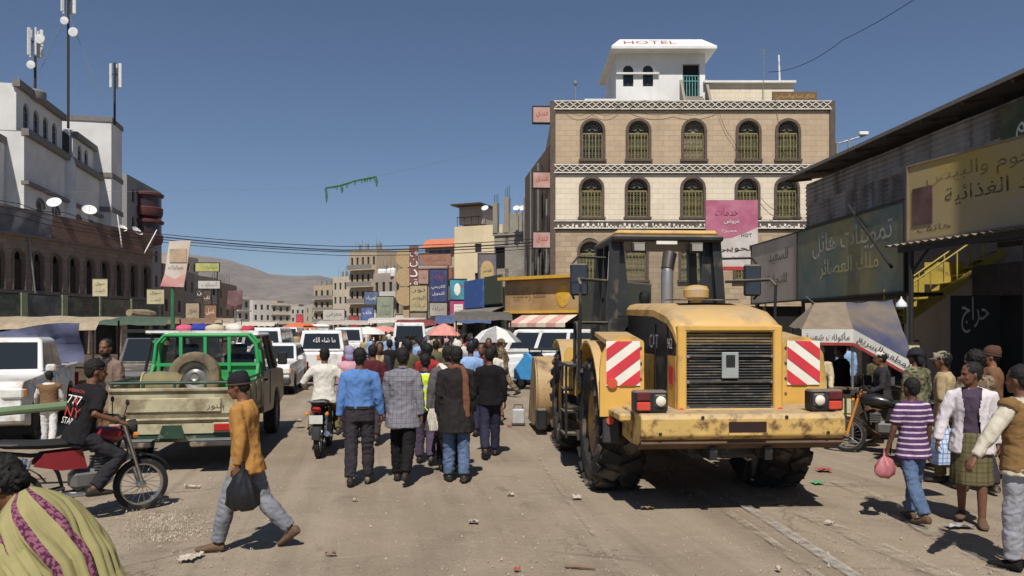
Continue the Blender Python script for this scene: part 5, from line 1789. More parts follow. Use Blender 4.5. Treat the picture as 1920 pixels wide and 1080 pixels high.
        MB().prism([(yr + .36, 1.76), (yr + .36, 2.09), (yr + .9, 2.17), (yf - .02, 2.21), (yf - .02, 1.76)], (s * hx, 0, 0), (0, 1, 0), (0, 0, 1), (s * .006, 0, 0)).build('black_band', MK, o, 0)
        MB().prism([(yr + .9, 1.12), (yr + .9, 1.7), (yf - .2, 1.7), (yf - .2, 1.12)], (s * hx, 0, 0), (0, 1, 0), (0, 0, 1), (s * .008, 0, 0)).build('door_panel', MY, o, 0)
        u = (0, -s * -1 * -1, 0)
        u = V((0, -1, 0)) if s < 0 else V((0, 1, 0))
        lettering(o, 'CAT', (s * (hx + .012), yr + .95, 1.87), u, (0, 0, 1), .42, .17, INK_WHITE)
        lettering(o, '962', (s * (hx + .03), yr + .17, 1.86), u, (0, 0, 1), .2, .12, INK_WHITE)
        MB().box((s * (hx + .014), yr + .17, 1.5), (.004, .17, .2)).build('warning_sticker', MR, o, 0)
    b = MB()
    for s in (-1, 1):
        b.box((s * (hx - .045), yr - .02, 1.56), (.1, .12, 1.0), bev=.015)
    b.box((0, yr - .021, 2.03), (2 * hx - .02, .12, .07), bev=.015)
    b.box((0, yr - .022, 1.1), (2 * hx + .0, .12, .09), bev=.015)
    b.build('grille_frame', MY, o, 0)
    MB().box((0, yr + .06, 1.55), (2 * hx - .12, .05, .9)).build('grille_back', MK, o, 0)
    MSL = mat('grille_slat', srgb(54, 56, 57), .6, .1, var=.25, scale=9, dirt=srgb(118, 110, 98), damt=.4)
    sl = MB().bar((-hx + .1, 0, 0), (hx - .1, 0, 0), .05, .012, up=(0, .8, 1)).mesh('slat', MSL, 0)
    for i in range(28):
        child(o, 'slat', sl, (0, yr - .01, 1.165 + .0306 * i))
    for i in range(4):
        z = 1.155 + i * .283
        MB().bar((-hx + .09, yr - .045, z), (hx - .09, yr - .045, z), .02, .018).build('grille_rail', MKG, o, 0)
        for s in (-1, 1):
            MB().box((s * (hx - .11), yr - .06, z), (.035, .02, .03)).build('latch', M_STEEL, o, 0)
    MB().box((.0, yr - .065, 1.62), (.19, .02, .29), bev=.008).build('latch_plate', mat('grey_plate', srgb(152, 158, 154), .5), o, 0)
    MB().box((0.0, yr - .078, 1.67), (.1, .012, .13)).build('latch_recess', MK, o, 0)
    for s in (-1, 1):
        MB().lathe([(.004, 0), (.035, 0), (.035, .012), (.004, .014)], (s * (hx - .03), yr - .085, 1.12), (0, -1, 0), 12).build('reflector', mat('reflector_red', srgb(206, 84, 60), .25), o)
        MB().box((s * .5, yr - .1, 1.0), (.12, .2, .1)).build('grille_hinge', MK, o, 0)
    # seams, bolts and hoses
    for s in (-1, 1):
        for yy in (yr + .335, yr + .88, yf - .16):
            MB().box((s * (hx + .012), yy, 1.6), (.012, .014, .95)).build('panel_seam', MK, o, 0)
        for i in range(5):
            MB().lathe([(.004, 0), (.016, 0), (.016, .012), (.004, .016)], (s * (hw - .46), -r0 - .06, 1.08 + .18 * i), (0, -1, 0), 6).build('bolt', MKG, o)
            MB().lathe([(.004, 0), (.018, 0), (.018, .014), (.004, .018)], (-.9 + .45 * i, -2.0, 1.1 if i % 2 else .93), (0, -1, 0), 6).build('bolt', MKG, o)
        MB().tube([(s * .3, -1.2, .75), (s * .42, -.8, .6), (s * .35, -.3, .68), (s * .3, .4, .7)], .022, 6).build('hose', MK, o)
        MB().box((s * .3, -1.75, .7), (.08, .3, .14)).build('tow_lug', MK, o, 0)
    # exhaust and air cleaner
    MB().tube([(-.08, .72, 2.3), (-.08, .72, 2.78), (-.07, .74, 2.86), (-.02, .8, 3.05)], [.085, .085, .08, .09], 14).build('exhaust_stack', mat('exhaust_steel', srgb(168, 164, 160), .35, .7, var=.12), o)
    MB().tube([(-.075, .73, 2.85), (-.05, .76, 2.96), (-.02, .8, 3.07)], [.09, .092, .1], 14).build('exhaust_tip', MK, o)
    MB().lathe([(.08, 0), (.08, .1), (.17, .12), (.175, .22), (.16, .24), (.15, .27), (.05, .29), (.01, .29)], (.28, .55, 2.33), n=20).build('air_precleaner', MYD, o)
    # cab
    cx, y0, y1 = .84, .98, 2.4
    zb, zt = 1.3, 3.28
    P = {}
    for s in (-1, 1):
        P[s] = [V((s * cx, y0, zb)), V((s * cx, y1, zb)), V((s * (cx - .1), y1 - .12, zt)), V((s * (cx - .1), y0 + .14, zt))]
    for s in (-1, 1):
        for a, c in ((0, 3), (1, 2)):
            MB().bar(P[s][a], P[s][c], .13, .12).build('pillar', MK, o, 0)
        MB().bar(P[s][0].lerp(P[s][1], .55), P[s][3].lerp(P[s][2], .55), .07, .07).build('door_pillar', MK, o, 0)
        g = MB(); q = P[s]
        g.quad(q[0].lerp(q[3], .3), q[1].lerp(q[2], .3), q[2], q[3]); g.build('side_window', MG, o, 0)
        g = MB(); g.quad(q[0], q[1], q[1].lerp(q[2], .3), q[0].lerp(q[3], .3)); g.build('lower_panel', MK, o, 0)
    g = MB(); a, c = P[-1], P[1]
    g.quad(a[0].lerp(a[3], .42), c[0].lerp(c[3], .42), c[3], a[3]); g.build('rear_window', MG, o, 0)
    g = MB(); g.quad(a[1].lerp(a[2], .3), c[1].lerp(c[2], .3), c[2], a[2]); g.build('front_window', MG, o, 0)
    MB().prism([(-cx, zb), (cx, zb), (cx - .04, zb + .9), (-cx + .04, zb + .9)], (0, y0 + .02, 0), (1, 0, 0), (0, .06, 1), (0, .04, 0)).build('cab_rear_panel', MK, o, 0)
    for s in (-1, 1):
        MB().prism([(s * .5, zb + .9), (s * (cx - .01), zb + .9), (s * (cx - .1), zt - .02), (s * .6, zt - .02)], (0, y0 + .0, 0), (1, 0, 0), (0, .066, 1), (0, .05, 0)).build('rear_quarter_panel', MK, o, 0)
    MB().box((0, (y0 + y1) / 2 + .0, zt + .03), (1.62, 1.5, .1), bev=.03).build('cab_roof_lining', MK, o, 0)
    MB().box((0, (y0 + y1) / 2 + .02, zt + .11), (1.5, 1.42, .09), bev=.04).build('cab_roof', MY, o, 0)
    MB().box((0, (y0 + y1) / 2, zb), (1.62, 1.35, .08)).build('cab_floor', MK, o, 0)
    for s, dz in ((-1, 0), (1, 0)):
        L = MB().box((s * .42, y0 + .02, zt - .1), (.2, .1, .15), bev=.02).build('work_lamp', MK, o, 0)
        MB().box((s * .42, y0 - .035, zt - .1), (.15, .02, .1)).build('lens', mat('lamp_grey', srgb(150, 146, 138), .2), L, 0)
    MB().box((-.02, y0 - .01, zt - .03), (.3, .03, .05)).build('roof_label', INK_WHITE, o, 0)
    # seat and dashboard
    b = MB(); b.box((0, 1.5, 1.62), (.5, .5, .16), bev=.04); b.box((0, 1.32, 1.95), (.46, .14, .6), bev=.05)
    b.build('seat', mat('seat_cloth', srgb(46, 44, 42), .9), o, 0)
    MB().box((0, 2.15, 1.85), (.7, .25, .5), bev=.04).build('dashboard', MK, o, 0)
    MB().tube([(.19 * math.cos(a), 1.95 + .05 * math.sin(a), 2.12 + .17 * math.sin(a)) for a in np.linspace(0, 2 * PI, 14)[:-1]], .018, 6, closed=True).build('steering_wheel', MK, o)
    MB().box((-.3, 1.1, 2.27), (.36, .12, .14), bev=.04).build('cloth_bundle', mat('pale_green_cloth', srgb(150, 170, 120), .9, var=.3, scale=9), o, 0)
    # ladders, rails, mirrors
    def rail(pts, r=.022, name='handrail'):
        return MB().tube(pts, r, 8).build(name, MK, o)
    for s in (-1, 1):
        X = s * (hw + .02)
        rail([(X, .45, 1.2), (X, .45, 2.0), (X, .42, 2.62), (X, .6, 2.7), (s * (cx + .03), 1.05, 2.7)])
        rail([(X, .95, 1.1), (X, .95, 1.95), (X, .9, 2.1), (X, .72, 2.1), (X, .66, 1.95), (X, .62, 1.3)])
        rail([(X, .45, 2.1), (s * (cx + .03), 1.0, 2.1)])
        MB().box((s * (hw - .12), 1.25, 1.5), (.5, .9, .04)).build('platform', MK, o, 0)
        for j, z in enumerate((.5, .82, 1.14)):
            MB().box((s * (hw + .0), 1.3, z), (.3, .42, .03)).build('step', MK, o, 0)
        for y in (1.1, 1.5):
            MB().bar((s * (hw + .12), y, .45), (s * (hw + .12), y, 1.5), .03, .05).build('step_stile', MK, o, 0)
        m = rail([(s * (hw + .0), 1.15, 2.45), (s * (hw + .03), 1.1, 2.5), (s * (hw + .03), 1.1, 2.95), (s * (hw - .05), 1.1, 3.05), (s * cx, 1.3, 3.05)], .018, 'mirror_arm')
        MB().box((s * (hw - .06), 1.06, 2.72), (.26, .05, .46), bev=.03).build('mirror_head', MK, m, 0)
        MB().box((s * (hw - .06), 1.03, 2.72), (.22, .012, .42), bev=.005).build('mirror_glass', glass('mirror_glass', (.03, .035, .045), .05), m, 0)
    # lift arms and bucket
    for s in (-1, 1):
        b = MB()
        b.prism([(2.1, 1.95), (2.35, 2.12), (3.6, 1.55), (4.7, .65), (4.75, .4), (4.5, .38), (3.4, 1.2), (2.2, 1.75)], (s * .62 - .06, 0, 0), (0, 1, 0), (0, 0, 1), (.12, 0, 0))
        b.build('lift_arm', MY, o, 0)
        MB().tube([(s * .45, 2.3, 1.1), (s * .5, 3.3, 1.3)], .07, 10).build('lift_ram', MK, o)
    MB().box((0, 2.3, 1.55), (1.0, .5, 1.0), bev=.05).build('arm_tower', MYD, o, 0)
    MB().box((0, 3.0, 1.75), (.28, 1.6, .2), bev=.04).build('tilt_lever', MY, o, 0)
    b = MB()
    pr = []
    cy, cz, rb = 5.3, .78, .68
    outer = [(cy + rb * math.cos(a), cz + rb * math.sin(a)) for a in np.linspace(R(75), R(262), 12)] + [(cy + 1.0, .1)]
    inner = [(cy + 1.0, .14)] + [(cy + (rb - .04) * math.cos(a), cz + (rb - .04) * math.sin(a)) for a in np.linspace(R(262), R(75), 12)]
    b.prism(outer + inner, (-1.5, 0, 0), (0, 1, 0), (0, 0, 1), (3.0, 0, 0))
    for s in (-1, 1):
        b.prism([(cy + rb * math.cos(a), cz + rb * math.sin(a)) for a in np.linspace(R(75), R(262), 12)] + [(cy + 1.0, .1), (cy + .8, .5)], (s * 1.5 - .02, 0, 0), (0, 1, 0), (0, 0, 1), (.04, 0, 0))
    b.build('bucket', mat('bucket_tan', srgb(178, 148, 104), .6, var=.15, dirt=srgb(120, 100, 80), damt=.45), o, 30)
    for s in (-1, 1):
        MB().box((s * 1.42, cy - .6, .3), (.2, .3, .4), bev=.03).build('wear_plate', MK, o, 0)


make_loader()
# ================================================================== people
_jobs = []


def vox_job(mb, target, mats, voxel, it=4, post=None):
    _jobs.append((mb, target, mats, voxel, it, post))


def flush_jobs():
    tmp = []
    for mb, target, mats, voxel, it, post in _jobs:
        me = bpy.data.meshes.new('tmp')
        me.from_pydata(mb.v, [], mb.f)
        o = bpy.data.objects.new('tmp', me)
        COL.objects.link(o)
        r = o.modifiers.new('r', 'REMESH'); r.mode = 'VOXEL'; r.voxel_size = voxel
        s = o.modifiers.new('s', 'SMOOTH'); s.factor = .5; s.iterations = it
        tmp.append(o)
    dg = bpy.context.evaluated_depsgraph_get()
    for o, (mb, target, mats, voxel, it, post) in zip(tmp, _jobs):
        me = bpy.data.meshes.new_from_object(o.evaluated_get(dg))
        n = len(me.vertices)
        co = np.empty(n * 3); me.vertices.foreach_get('co', co); co = co.reshape(-1, 3)
        no = np.empty(n * 3); me.vertices.foreach_get('normal', no); no = no.reshape(-1, 3)
        me.materials.clear()
        for m in mats: me.materials.append(m)
        if post:
            post(me, co, no)
        me.shade_smooth()
        me.update()
        me.name = target.name
        old = target.data
        target.data = me
        for c in _shared.get(target.name, ()):
            c.data = me
        if old.users == 0: bpy.data.meshes.remove(old)
    for o in tmp:
        me = o.data; bpy.data.objects.remove(o); bpy.data.meshes.remove(me)
    _jobs.clear()


_shared = {}


def folds(amp, fx=9., fz=3., seed=0.):
    """cloth folds pushed along the normals"""
    def f(me, co, no):
        d = np.array([.7 * mnoise.noise(V((p[0] * fx + seed, p[1] * fx, p[2] * fz))) + .45 - 1.3 * abs(mnoise.noise(V((p[0] * fx * 1.3 + p[2] * 4, p[1] * fx * 1.3 + seed, p[2] * fz * 2.2 - p[0] * 5)))) for p in co])
        co2 = co + no * (d * amp)[:, None]
        me.vertices.foreach_set('co', co2.ravel())
    return f


def limb_ik(a, t, l1, l2, pole):
    a, t, pole = V(a), V(t), V(pole)
    d = t - a
    L = min(d.length, (l1 + l2) * .999)
    d.normalize()
    x = (l1 * l1 - l2 * l2 + L * L) / (2 * L)
    h = math.sqrt(max(0., l1 * l1 - x * x))
    n = pole - d * pole.dot(d)
    n = n.normalized() if n.length > 1e-6 else d.orthogonal()
    return a + d * x + n * h, a + d * L


def ellring(c, ex, ey, rx, ry, n=16):
    return [c + ex * (rx * math.cos(2 * PI * j / n)) + ey * (ry * math.sin(2 * PI * j / n)) for j in range(n)]


SKIN = [mat('skin_a', srgb(112, 76, 56), .55, var=.1, scale=20), mat('skin_b', srgb(92, 62, 48), .55, var=.1, scale=20), mat('skin_c', srgb(132, 92, 68), .55, var=.1, scale=20)]
EYE_M = mat('eye_dark', (.012, .01, .009), .3)
LIP_M = mat('lip_brown', srgb(92, 52, 46), .5)
HAIR = mat('black_hair', (.010, .009, .008), .75, var=.4, scale=60, bump=.6, bscale=120)
BOOT = mat('shoe_dark', srgb(42, 36, 32), .6, var=.3, dirt=DUST, damt=.3)
SANDAL = mat('sandal_brown', srgb(96, 74, 56), .8, var=.2)


def cloth(name, col, var=.14, scale=6., rough=.9):
    return mat('cloth_' + name, col, rough, var=var, scale=scale, bump=.7, bscale=26, spec=.2)


def striped(name, c1, c2, period, duty, axis=2):
    if name in _M: return _M[name]
    t = NT(name)
    o = t.sep(t.coords(False))
    f = t.math('FRACT', t.math('DIVIDE', t.math('ADD', o[axis], 20.), period))
    c = t.mix(t.math('LESS_THAN', f, duty), c1, c2)
    c = t.mix(t.ramp(t.noise(7.), .3, .7, 0., .25), c, mul(c1, .6))
    _M[name] = t.out(c, .9, 0., .2)
    return _M[name]


def plaid(name, base, lines, dark, p=.06):
    if name in _M: return _M[name]
    t = NT(name)
    o = t.sep(t.coords(False))
    c = base
    for ax, per, duty, col in ((0, p, .14, lines), (2, p, .14, lines), (0, p / 2, .3, dark), (2, p / 2, .3, dark)):
        f = t.math('FRACT', t.math('DIVIDE', t.math('ADD', o[ax], 20.), per))
        c = t.mix(t.math('MULTIPLY', t.math('LESS_THAN', f, duty), .55), c, col)
    _M[name] = t.out(c, .9, 0., .2)
    return _M[name]


def camo(name, cols, sc=9.):
    if name in _M: return _M[name]
    t = NT(name)
    c = cols[0]
    for i, k in enumerate(cols[1:]):
        c = t.mix(t.ramp(t.noise(sc * (1 + .2 * i), 2., .5, t.vscale((1, 1, 1.6)), .8), .5, .54), c, k)
        t.co = None
    _M[name] = t.out(c, .9, 0., .2)
    return _M[name]


class Fig:
    """joint positions of one figure; x to its right, y ahead, z up"""
    def __init__(s, H=1.72, lean=0., hip=None, legL=(8, 5), legR=(-10, 12), armL=(0, 6, 10), armR=(0, 6, 10), footL=None, footR=None, handL=None, handR=None, head=(0, 0), twist=0.,
                 poleKnee=(0, 1, 0), poleElbow=(0, -1, -.2), wide=1., sway=0.):
        k = H / 1.72
        s.k, s.H, s.wide = k, H, wide
        hipz = .93 * k if hip is None else hip
        T1, T2 = .43 * k, .415 * k
        A1, A2 = .285 * k, .255 * k
        # legs first (so the figure can be dropped on the ground)
        P = V((0, 0, hipz))
        s.hip, s.knee, s.ank, s.fdir = {}, {}, {}, {}
        for sd, leg, foot in ((-1, legL, footL), (1, legR, footR)):
            h = P + V((sd * .088 * k * wide, 0, -.02 * k))
            if foot is not None:
                kn, an = limb_ik(h, foot, T1, T2, poleKnee)
                fd = V((0, 1, 0))
            else:
                a, b_ = R(leg[0]), R(leg[1])
                kn = h + V((sd * .012, math.sin(a), -math.cos(a))) * T1
                an = kn + V((0, math.sin(a - b_), -math.cos(a - b_))) * T2
                pit = R(leg[2]) if len(leg) > 2 else -max(0, (b_ - a) - .35) * .8
                fd = V((sd * .12, math.cos(pit), math.sin(pit))).normalized()
            s.hip[sd], s.knee[sd], s.ank[sd], s.fdir[sd] = h, kn, an, fd
        drop = 0.
        if hip is None:
            drop = min(min(s.ank[q].z - .075 * k, s.ank[q].z + s.fdir[q].z * .19 * k - .03 * k) for q in (-1, 1))
        D = V((0, 0, -drop))
        P = P + D
        for q in (-1, 1):
            s.hip[q] += D; s.knee[q] += D; s.ank[q] += D
        s.pelvis = P
        M = Matrix.Rotation(-R(lean), 3, 'X') @ Matrix.Rotation(R(sway), 3, 'Y')
        s.M = M
        Tw = Matrix.Rotation(R(twist), 3, 'Z')
        s.U = lambda p: P + M @ (Tw @ (V(p) * k) if V(p).z > .2 else V(p) * k)
        s.tx, s.ty = M @ Tw @ V((1, 0, 0)), M @ Tw @ V((0, 1, 0))
        s.tz = M @ V((0, 0, 1))
        s.sh, s.el, s.wr = {}, {}, {}
        for sd, arm, hand in ((-1, armL, handL), (1, armR, handR)):
            sh = s.U((sd * .178 * wide, -.005, .465))
            if hand is not None:
                e, w = limb_ik(sh, hand, A1, A2, V(poleElbow) + V((sd * .35, 0, 0)))
            else:
                f, ab, el = R(arm[0]), R(arm[1]), R(arm[2])
                yw = R(arm[3]) if len(arm) > 3 else 0.
                dd = s.tx * (sd * math.sin(ab)) + s.ty * (math.sin(f) * math.cos(ab)) - s.tz * (math.cos(f) * math.cos(ab))
                e = sh + dd * A1
                d2 = s.tx * (sd * (math.sin(ab) * .6 - math.sin(yw))) + s.ty * (math.sin(f + el) * math.cos(ab)) - s.tz * (math.cos(f + el) * math.cos(ab))
                w = e + d2.normalized() * A2
            s.sh[sd], s.el[sd], s.wr[sd] = sh, e, w
        s.neck = s.U((0, 0, .53))
        hy, hp = R(head[0]), R(head[1])
        s.HM = (Matrix.Rotation(hy, 3, 'Z') @ Matrix.Rotation(-hp, 3, 'X'))
        s.chin = s.neck + (s.M @ V((0, .012, .045))) * k
        s.hd = lambda p: s.chin + s.HM @ (V(p) * k)

    # ---- shapes
    def torso(s, b, lo, hi, off=0., wid=1.0, dep=1.0, hem=0.):
        T = [(-.36, .155, .125), (-.28, .165, .125), (-.2, .172, .123), (-.1, .17, .12), (0, .163, .114), (.15, .148, .104), (.3, .163, .112), (.39, .178, .114), (.44, .172, .106), (.475, .145, .092), (.51, .095, .074), (.55, .062, .06), (.575, .056, .056)]
        zs = sorted(set([lo, hi] + [t[0] for t in T if lo < t[0] < hi]))
        rings = []
        for z in zs:
            w = np.interp(z, [t[0] for t in T], [t[1] for t in T]) * wid * s.wide + off
            d = np.interp(z, [t[0] for t in T], [t[2] for t in T]) * dep + off
            if z < .1: w += hem * (.1 - z); d += hem * (.1 - z)
            c = s.U((0, -.008 if z > .35 else 0.0, z))
            ex, ey = (s.tx, s.ty) if z > .2 else (s.M @ V((1, 0, 0)), s.M @ V((0, 1, 0)))
            rings.append(ellring(c, ex, ey, w * s.k, d * s.k))
        b.loft(rings)

    def arm(s, b, sd, r, off=0., frac=2.):
        """frac: 0..1 upper arm, 1..2 forearm"""
        k = s.k
        S, E, W = s.sh[sd], s.el[sd], s.wr[sd]
        pts = [S - s.tx * (sd * .075 * k) + s.tz * (.012 * k), S - s.tz * (.012 * k), S.lerp(E, .5), E]
        rr = [r[0] * .66, r[0] * .9, (r[0] + r[1]) / 2, r[1]]
        if frac <= 1:
            pts = [pts[0], pts[1], S.lerp(E, frac * .5), S.lerp(E, frac)]
            rr = [r[0] * .66, r[0] * .9, r[0], r[0] * .95]
        else:
            f = frac - 1
            pts += [E.lerp(W, f * .5), E.lerp(W, f)]
            rr += [(r[1] + r[2]) / 2, r[2]]
        b.tube(pts, [(q + off) * k for q in rr], 10)

    def leg(s, b, sd, r, off=0., frac=2.):
        k = s.k
        h, kn, an = s.hip[sd], s.knee[sd], s.ank[sd]
        pts = [h + V((0, 0, .06 * k)), h, h.lerp(kn, .5), kn]
        rr = [r[0] * .9, r[0], (r[0] * .55 + r[1] * .45), r[1]]
        f = frac - 1
        if f > 0:
            pts += [kn.lerp(an, min(1, f) * .35), kn.lerp(an, f)]
            rr += [r[1] * .98, r[2]]
        else:
            pts[-1] = h.lerp(kn, frac); 
        b.tube(pts, [(q + off) * k for q in rr], 12)

    def foot(s, b, sd, off=0.):
        k = s.k
        a, f = s.ank[sd], s.fdir[sd]
        up = (V((0, 0, 1)) - f * f.z).normalized()
        sdv = f.cross(up)
        rings = []
        for y, w, h, dz in ((-.07, .025, .03, -.035), (-.05, .036, .045, -.028), (0, .04, .05, -.025), (.06, .043, .036, -.038), (.12, .047, .026, -.047), (.17, .042, .02, -.052), (.2, .024, .014, -.055)):
            rings.append(ellring(a + f * (y * k) + up * (dz * k), sdv, up, (w + off) * k, (h + off) * k, 12))
        b.loft(rings)

    def hand(s, b, sd, curl=.5, fat=1.):
        k = s.k
        W = s.wr[sd]
        d = (s.wr[sd] - s.el[sd]).normalized()
        fw = s.ty - d * s.ty.dot(d)
        if fw.length < .3:
            fw = s.tz - d * s.tz.dot(d)
        fw.normalize()
        n = d.cross(fw).normalized()
        if n.dot(s.tx) * sd > 0: n = -n           # towards the thigh
        rings = []
        for t, w, h in ((-.03, .024, .021), (0, .026, .019), (.03, .036, .018), (.07, .04, .016), (.09, .038, .012)):
            rings.append(ellring(W + d * (t * k), fw, n, w * k * fat, h * k * fat, 12))
        b.loft(rings)
        for i in range(4):
            ln = (.07, .082, .076, .06)[i] * k
            c0 = W + d * (.08 * k) + fw * ((.028 - .0185 * i) * k)
            pts = [c0]
            a = .15 + curl * .3
            for j in range(3):
                pts.append(pts[-1] + (d * math.cos(a) + n * math.sin(a)) * (ln * (.42, .33, .25)[j]))
                a += curl * 1.1
            b.tube(pts, [.0095 * k, .009 * k, .0085 * k, .007 * k], 6)
        c0 = W + d * (.025 * k) + fw * (.03 * k)
        b.tube([c0, c0 + (d * .5 + fw * .7 + n * .3) * (.035 * k), c0 + (d * .95 + fw * .75 + n * .6) * (.05 * k), c0 + (d * 1.3 + fw * .7 + n * .9) * (.055 * k)], [.014 * k, .012 * k, .01 * k, .008 * k], 6)

    def headshape(s, b):
        rings = []
        X, Yv = s.HM @ V((1, 0, 0)), s.HM @ V((0, 1, 0))
        for z, w, d, y in ((-.012, .028, .026, .052), (.0, .042, .042, .048), (.025, .056, .066, .028), (.06, .065, .085, .010), (.1, .071, .094, .0), (.14, .075, .099, -.004), (.18, .070, .092, -.008), (.208, .052, .07, -.01), (.226, .022, .032, -.01)):
            rings.append(ellring(s.hd((0, y, z)), X, Yv, w * s.k, d * s.k))
        b.loft(rings)
        b.tube([s.hd((0, .082, .122)), s.hd((0, .098, .095)), s.hd((0, .112, .072)), s.hd((0, .088, .062))], [.008 * s.k, .0115 * s.k, .016 * s.k, .013 * s.k], 8)
        b.tube([s.hd((-.045, .078, .126)), s.hd((0, .094, .128)), s.hd((.045, .078, .126))], .012 * s.k, 6)
        b.tube([s.hd((-.022, .085, .04)), s.hd((0, .094, .04)), s.hd((.022, .085, .04))], .0105 * s.k, 6)
        for sd in (-1, 1):
            b.ell(s.hd((sd * .076, -.008, .092)), (.012 * s.k, .02 * s.k, .032 * s.k), 8, 6)
            b.ell(s.hd((sd * .04, .066, .07)), (.02 * s.k, .02 * s.k, .024 * s.k), 8, 6)
        b.tube([s.U((0, -.02, .46)), s.U((0, -.012, .52)), s.chin + (s.hd((0, -.01, .05)) - s.chin)], [.06 * s.k, .054 * s.k, .052 * s.k], 12)


def person(label, X, Y, face, fig, top=None, legs=None, skin=0, hair='short', voxel=.012, group=None, shoes=BOOT, sleeve=1.95, hem=-.12, loose=.012, legloose=.02, legfrac=1.93, jacket=None, jhem=-.2,
           jopen=True, skirt=None, skirt_z=.35, scarf=None, curl=(.6, .6), hat=None, hatm=None, z=0., vest=None, cat='person', barefeet=False, backpack=None, stripe=None, beard=False):
    """face: degrees the figure looks to, 0 = away down the street, 90 = to the left"""
    o = thing('person', label, cat, (X, Y, z), R(face), group)
    k = fig.k
    fine = voxel < .014
    # body: one continuous skin
    b = MB()
    fig.headshape(b)
    fig.torso(b, -.12, .53, -.012)
    for sd in (-1, 1):
        fig.arm(b, sd, (.05, .038, .026), 0.)
        fig.hand(b, sd, curl[0 if sd < 0 else 1], 1. if fine else 1.15)
        fig.leg(b, sd, (.08, .052, .036), 0., 2.)
        fig.foot(b, sd, -.004)
    body = MB().add([(0, 0, 0), (0, 0, .1), (0, .1, 0)], [(0, 1, 2)]).build('body', SKIN[skin], o, 0)

    def facepost(me, co, no, fig=fig):
        idx = np.zeros(len(me.polygons), dtype=np.int32)
        c = np.empty(len(me.polygons) * 3); me.polygons.foreach_get('center', c); c = c.reshape(-1, 3)
        for sd in (-1, 1):
            e = np.array(fig.hd((sd * .031, .085, .108)))
            dd = c - e
            rr = np.array(fig.HM.transposed() @ V((0, 0, 0)))
            q = (np.array([list(fig.HM.transposed() @ V(v)) for v in dd[np.linalg.norm(dd, axis=1) < .03 * fig.k]]) if True else dd)
            sel = np.where(np.linalg.norm(dd, axis=1) < .03 * fig.k)[0]
            for i, v in zip(sel, q):
                if abs(v[0]) < .015 * fig.k and abs(v[2]) < .0075 * fig.k: idx[i] = 1
        m = np.array(fig.hd((0, .098, .038)))
        sel = np.where(np.linalg.norm(c - m, axis=1) < .032 * fig.k)[0]
        for i in sel:
            v = fig.HM.transposed() @ V(c[i] - m)
            if abs(v.z) < .009 * fig.k and abs(v.x) < .024 * fig.k: idx[i] = 2
        if beard:
            sel = np.where(np.linalg.norm(c - np.array(fig.hd((0, .05, .02))), axis=1) < .075 * fig.k)[0]
            for i in sel:
                v = fig.HM.transposed() @ V(c[i] - np.array(fig.chin))
                if v.z < .032 * fig.k and v.z > -.02 and idx[i] == 0 or (.046 * fig.k < v.z < .058 * fig.k and abs(v.x) < .03 and idx[i] == 0): idx[i] = 3
        me.polygons.foreach_set('material_index', idx)
    vox_job(b, body, [SKIN[skin], EYE_M, LIP_M, HAIR], voxel * .9, 2, facepost if voxel < .02 else None)

    def garment(name, b, m, amp=.007, it=4, post=None, fx=9., fz=4.):
        t = MB().add([(0, 0, 0), (0, 0, .1), (0, .1, 0)], [(0, 1, 2)]).build(name, m, o, 0)
        f = folds(amp * k, fx, fz, rnd.uniform(0, 50))

        def pp(me, co, no):
            f(me, co, no)
            if post: post(me)
        vox_job(b, t, m if isinstance(m, list) else [m], voxel, it, pp)
        return t
    if legs is not None:
        b = MB()
        fig.torso(b, -.13, .06 if hip_tuck(top) else .04, .006)
        for sd in (-1, 1):
            fig.leg(b, sd, (.076, .06, .05), legloose, legfrac)
        garment('trousers', b, legs, .014, 2, None, 10., 9.)
        if hip_tuck(top):
            bt = MB()
            c = [fig.U((0, 0, zz)) for zz in (.03, .065)]
            ex, ey = fig.M @ V((1, 0, 0)), fig.M @ V((0, 1, 0))
            bt.loft([ellring(q, ex, ey, .178 * k * fig.wide, .132 * k, 20) for q in c])
            bt.build('belt', BOOT, o)
    if skirt is not None:
        b = MB()
        ex, ey = V((1, 0, 0)), V((0, 1, 0))
        am = (fig.ank[-1] + fig.ank[1]) / 2
        rings = [ellring(fig.U((0, 0, .05)), ex, ey, .178 * k, .13 * k)]
        for f_ in (.15, .35, .6, 1.):
            c = fig.pelvis.lerp(V((am.x, am.y, skirt_z)), f_)
            sp = abs(fig.knee[-1].y - fig.knee[1].y) * .5
            rings.append(ellring(c, ex, ey, (.185 + .02 * f_) * k, (.14 + sp * f_ + .03 * f_) * k))
        b.loft(rings)
        garment('wrap_skirt', b, skirt, .014, 3, None, 12., 1.2)
    if top is not None:
        b = MB()
        if hip_tuck(top): hem = .03
        inn = jacket is not None
        fig.torso(b, hem, .53, -.004 if inn else .01 + min(loose, .014) * .5, hem=.13 if hem < -.05 and not inn else 0.)
        if sleeve > .1 and not inn:
            for sd in (-1, 1):
                fig.arm(b, sd, (.062, .05, .036), loose * .6, sleeve)
        garment('shirt', b, top, .015, 3)
    if vest is not None:
        b = MB(); fig.torso(b, -.1, .5, .034, hem=.06)
        for sd in (-1, 1):
            fig.arm(b, sd, (.092, .06, .04), .0, .14)
        garment('vest', b, vest, .009, fx=7., fz=14.)
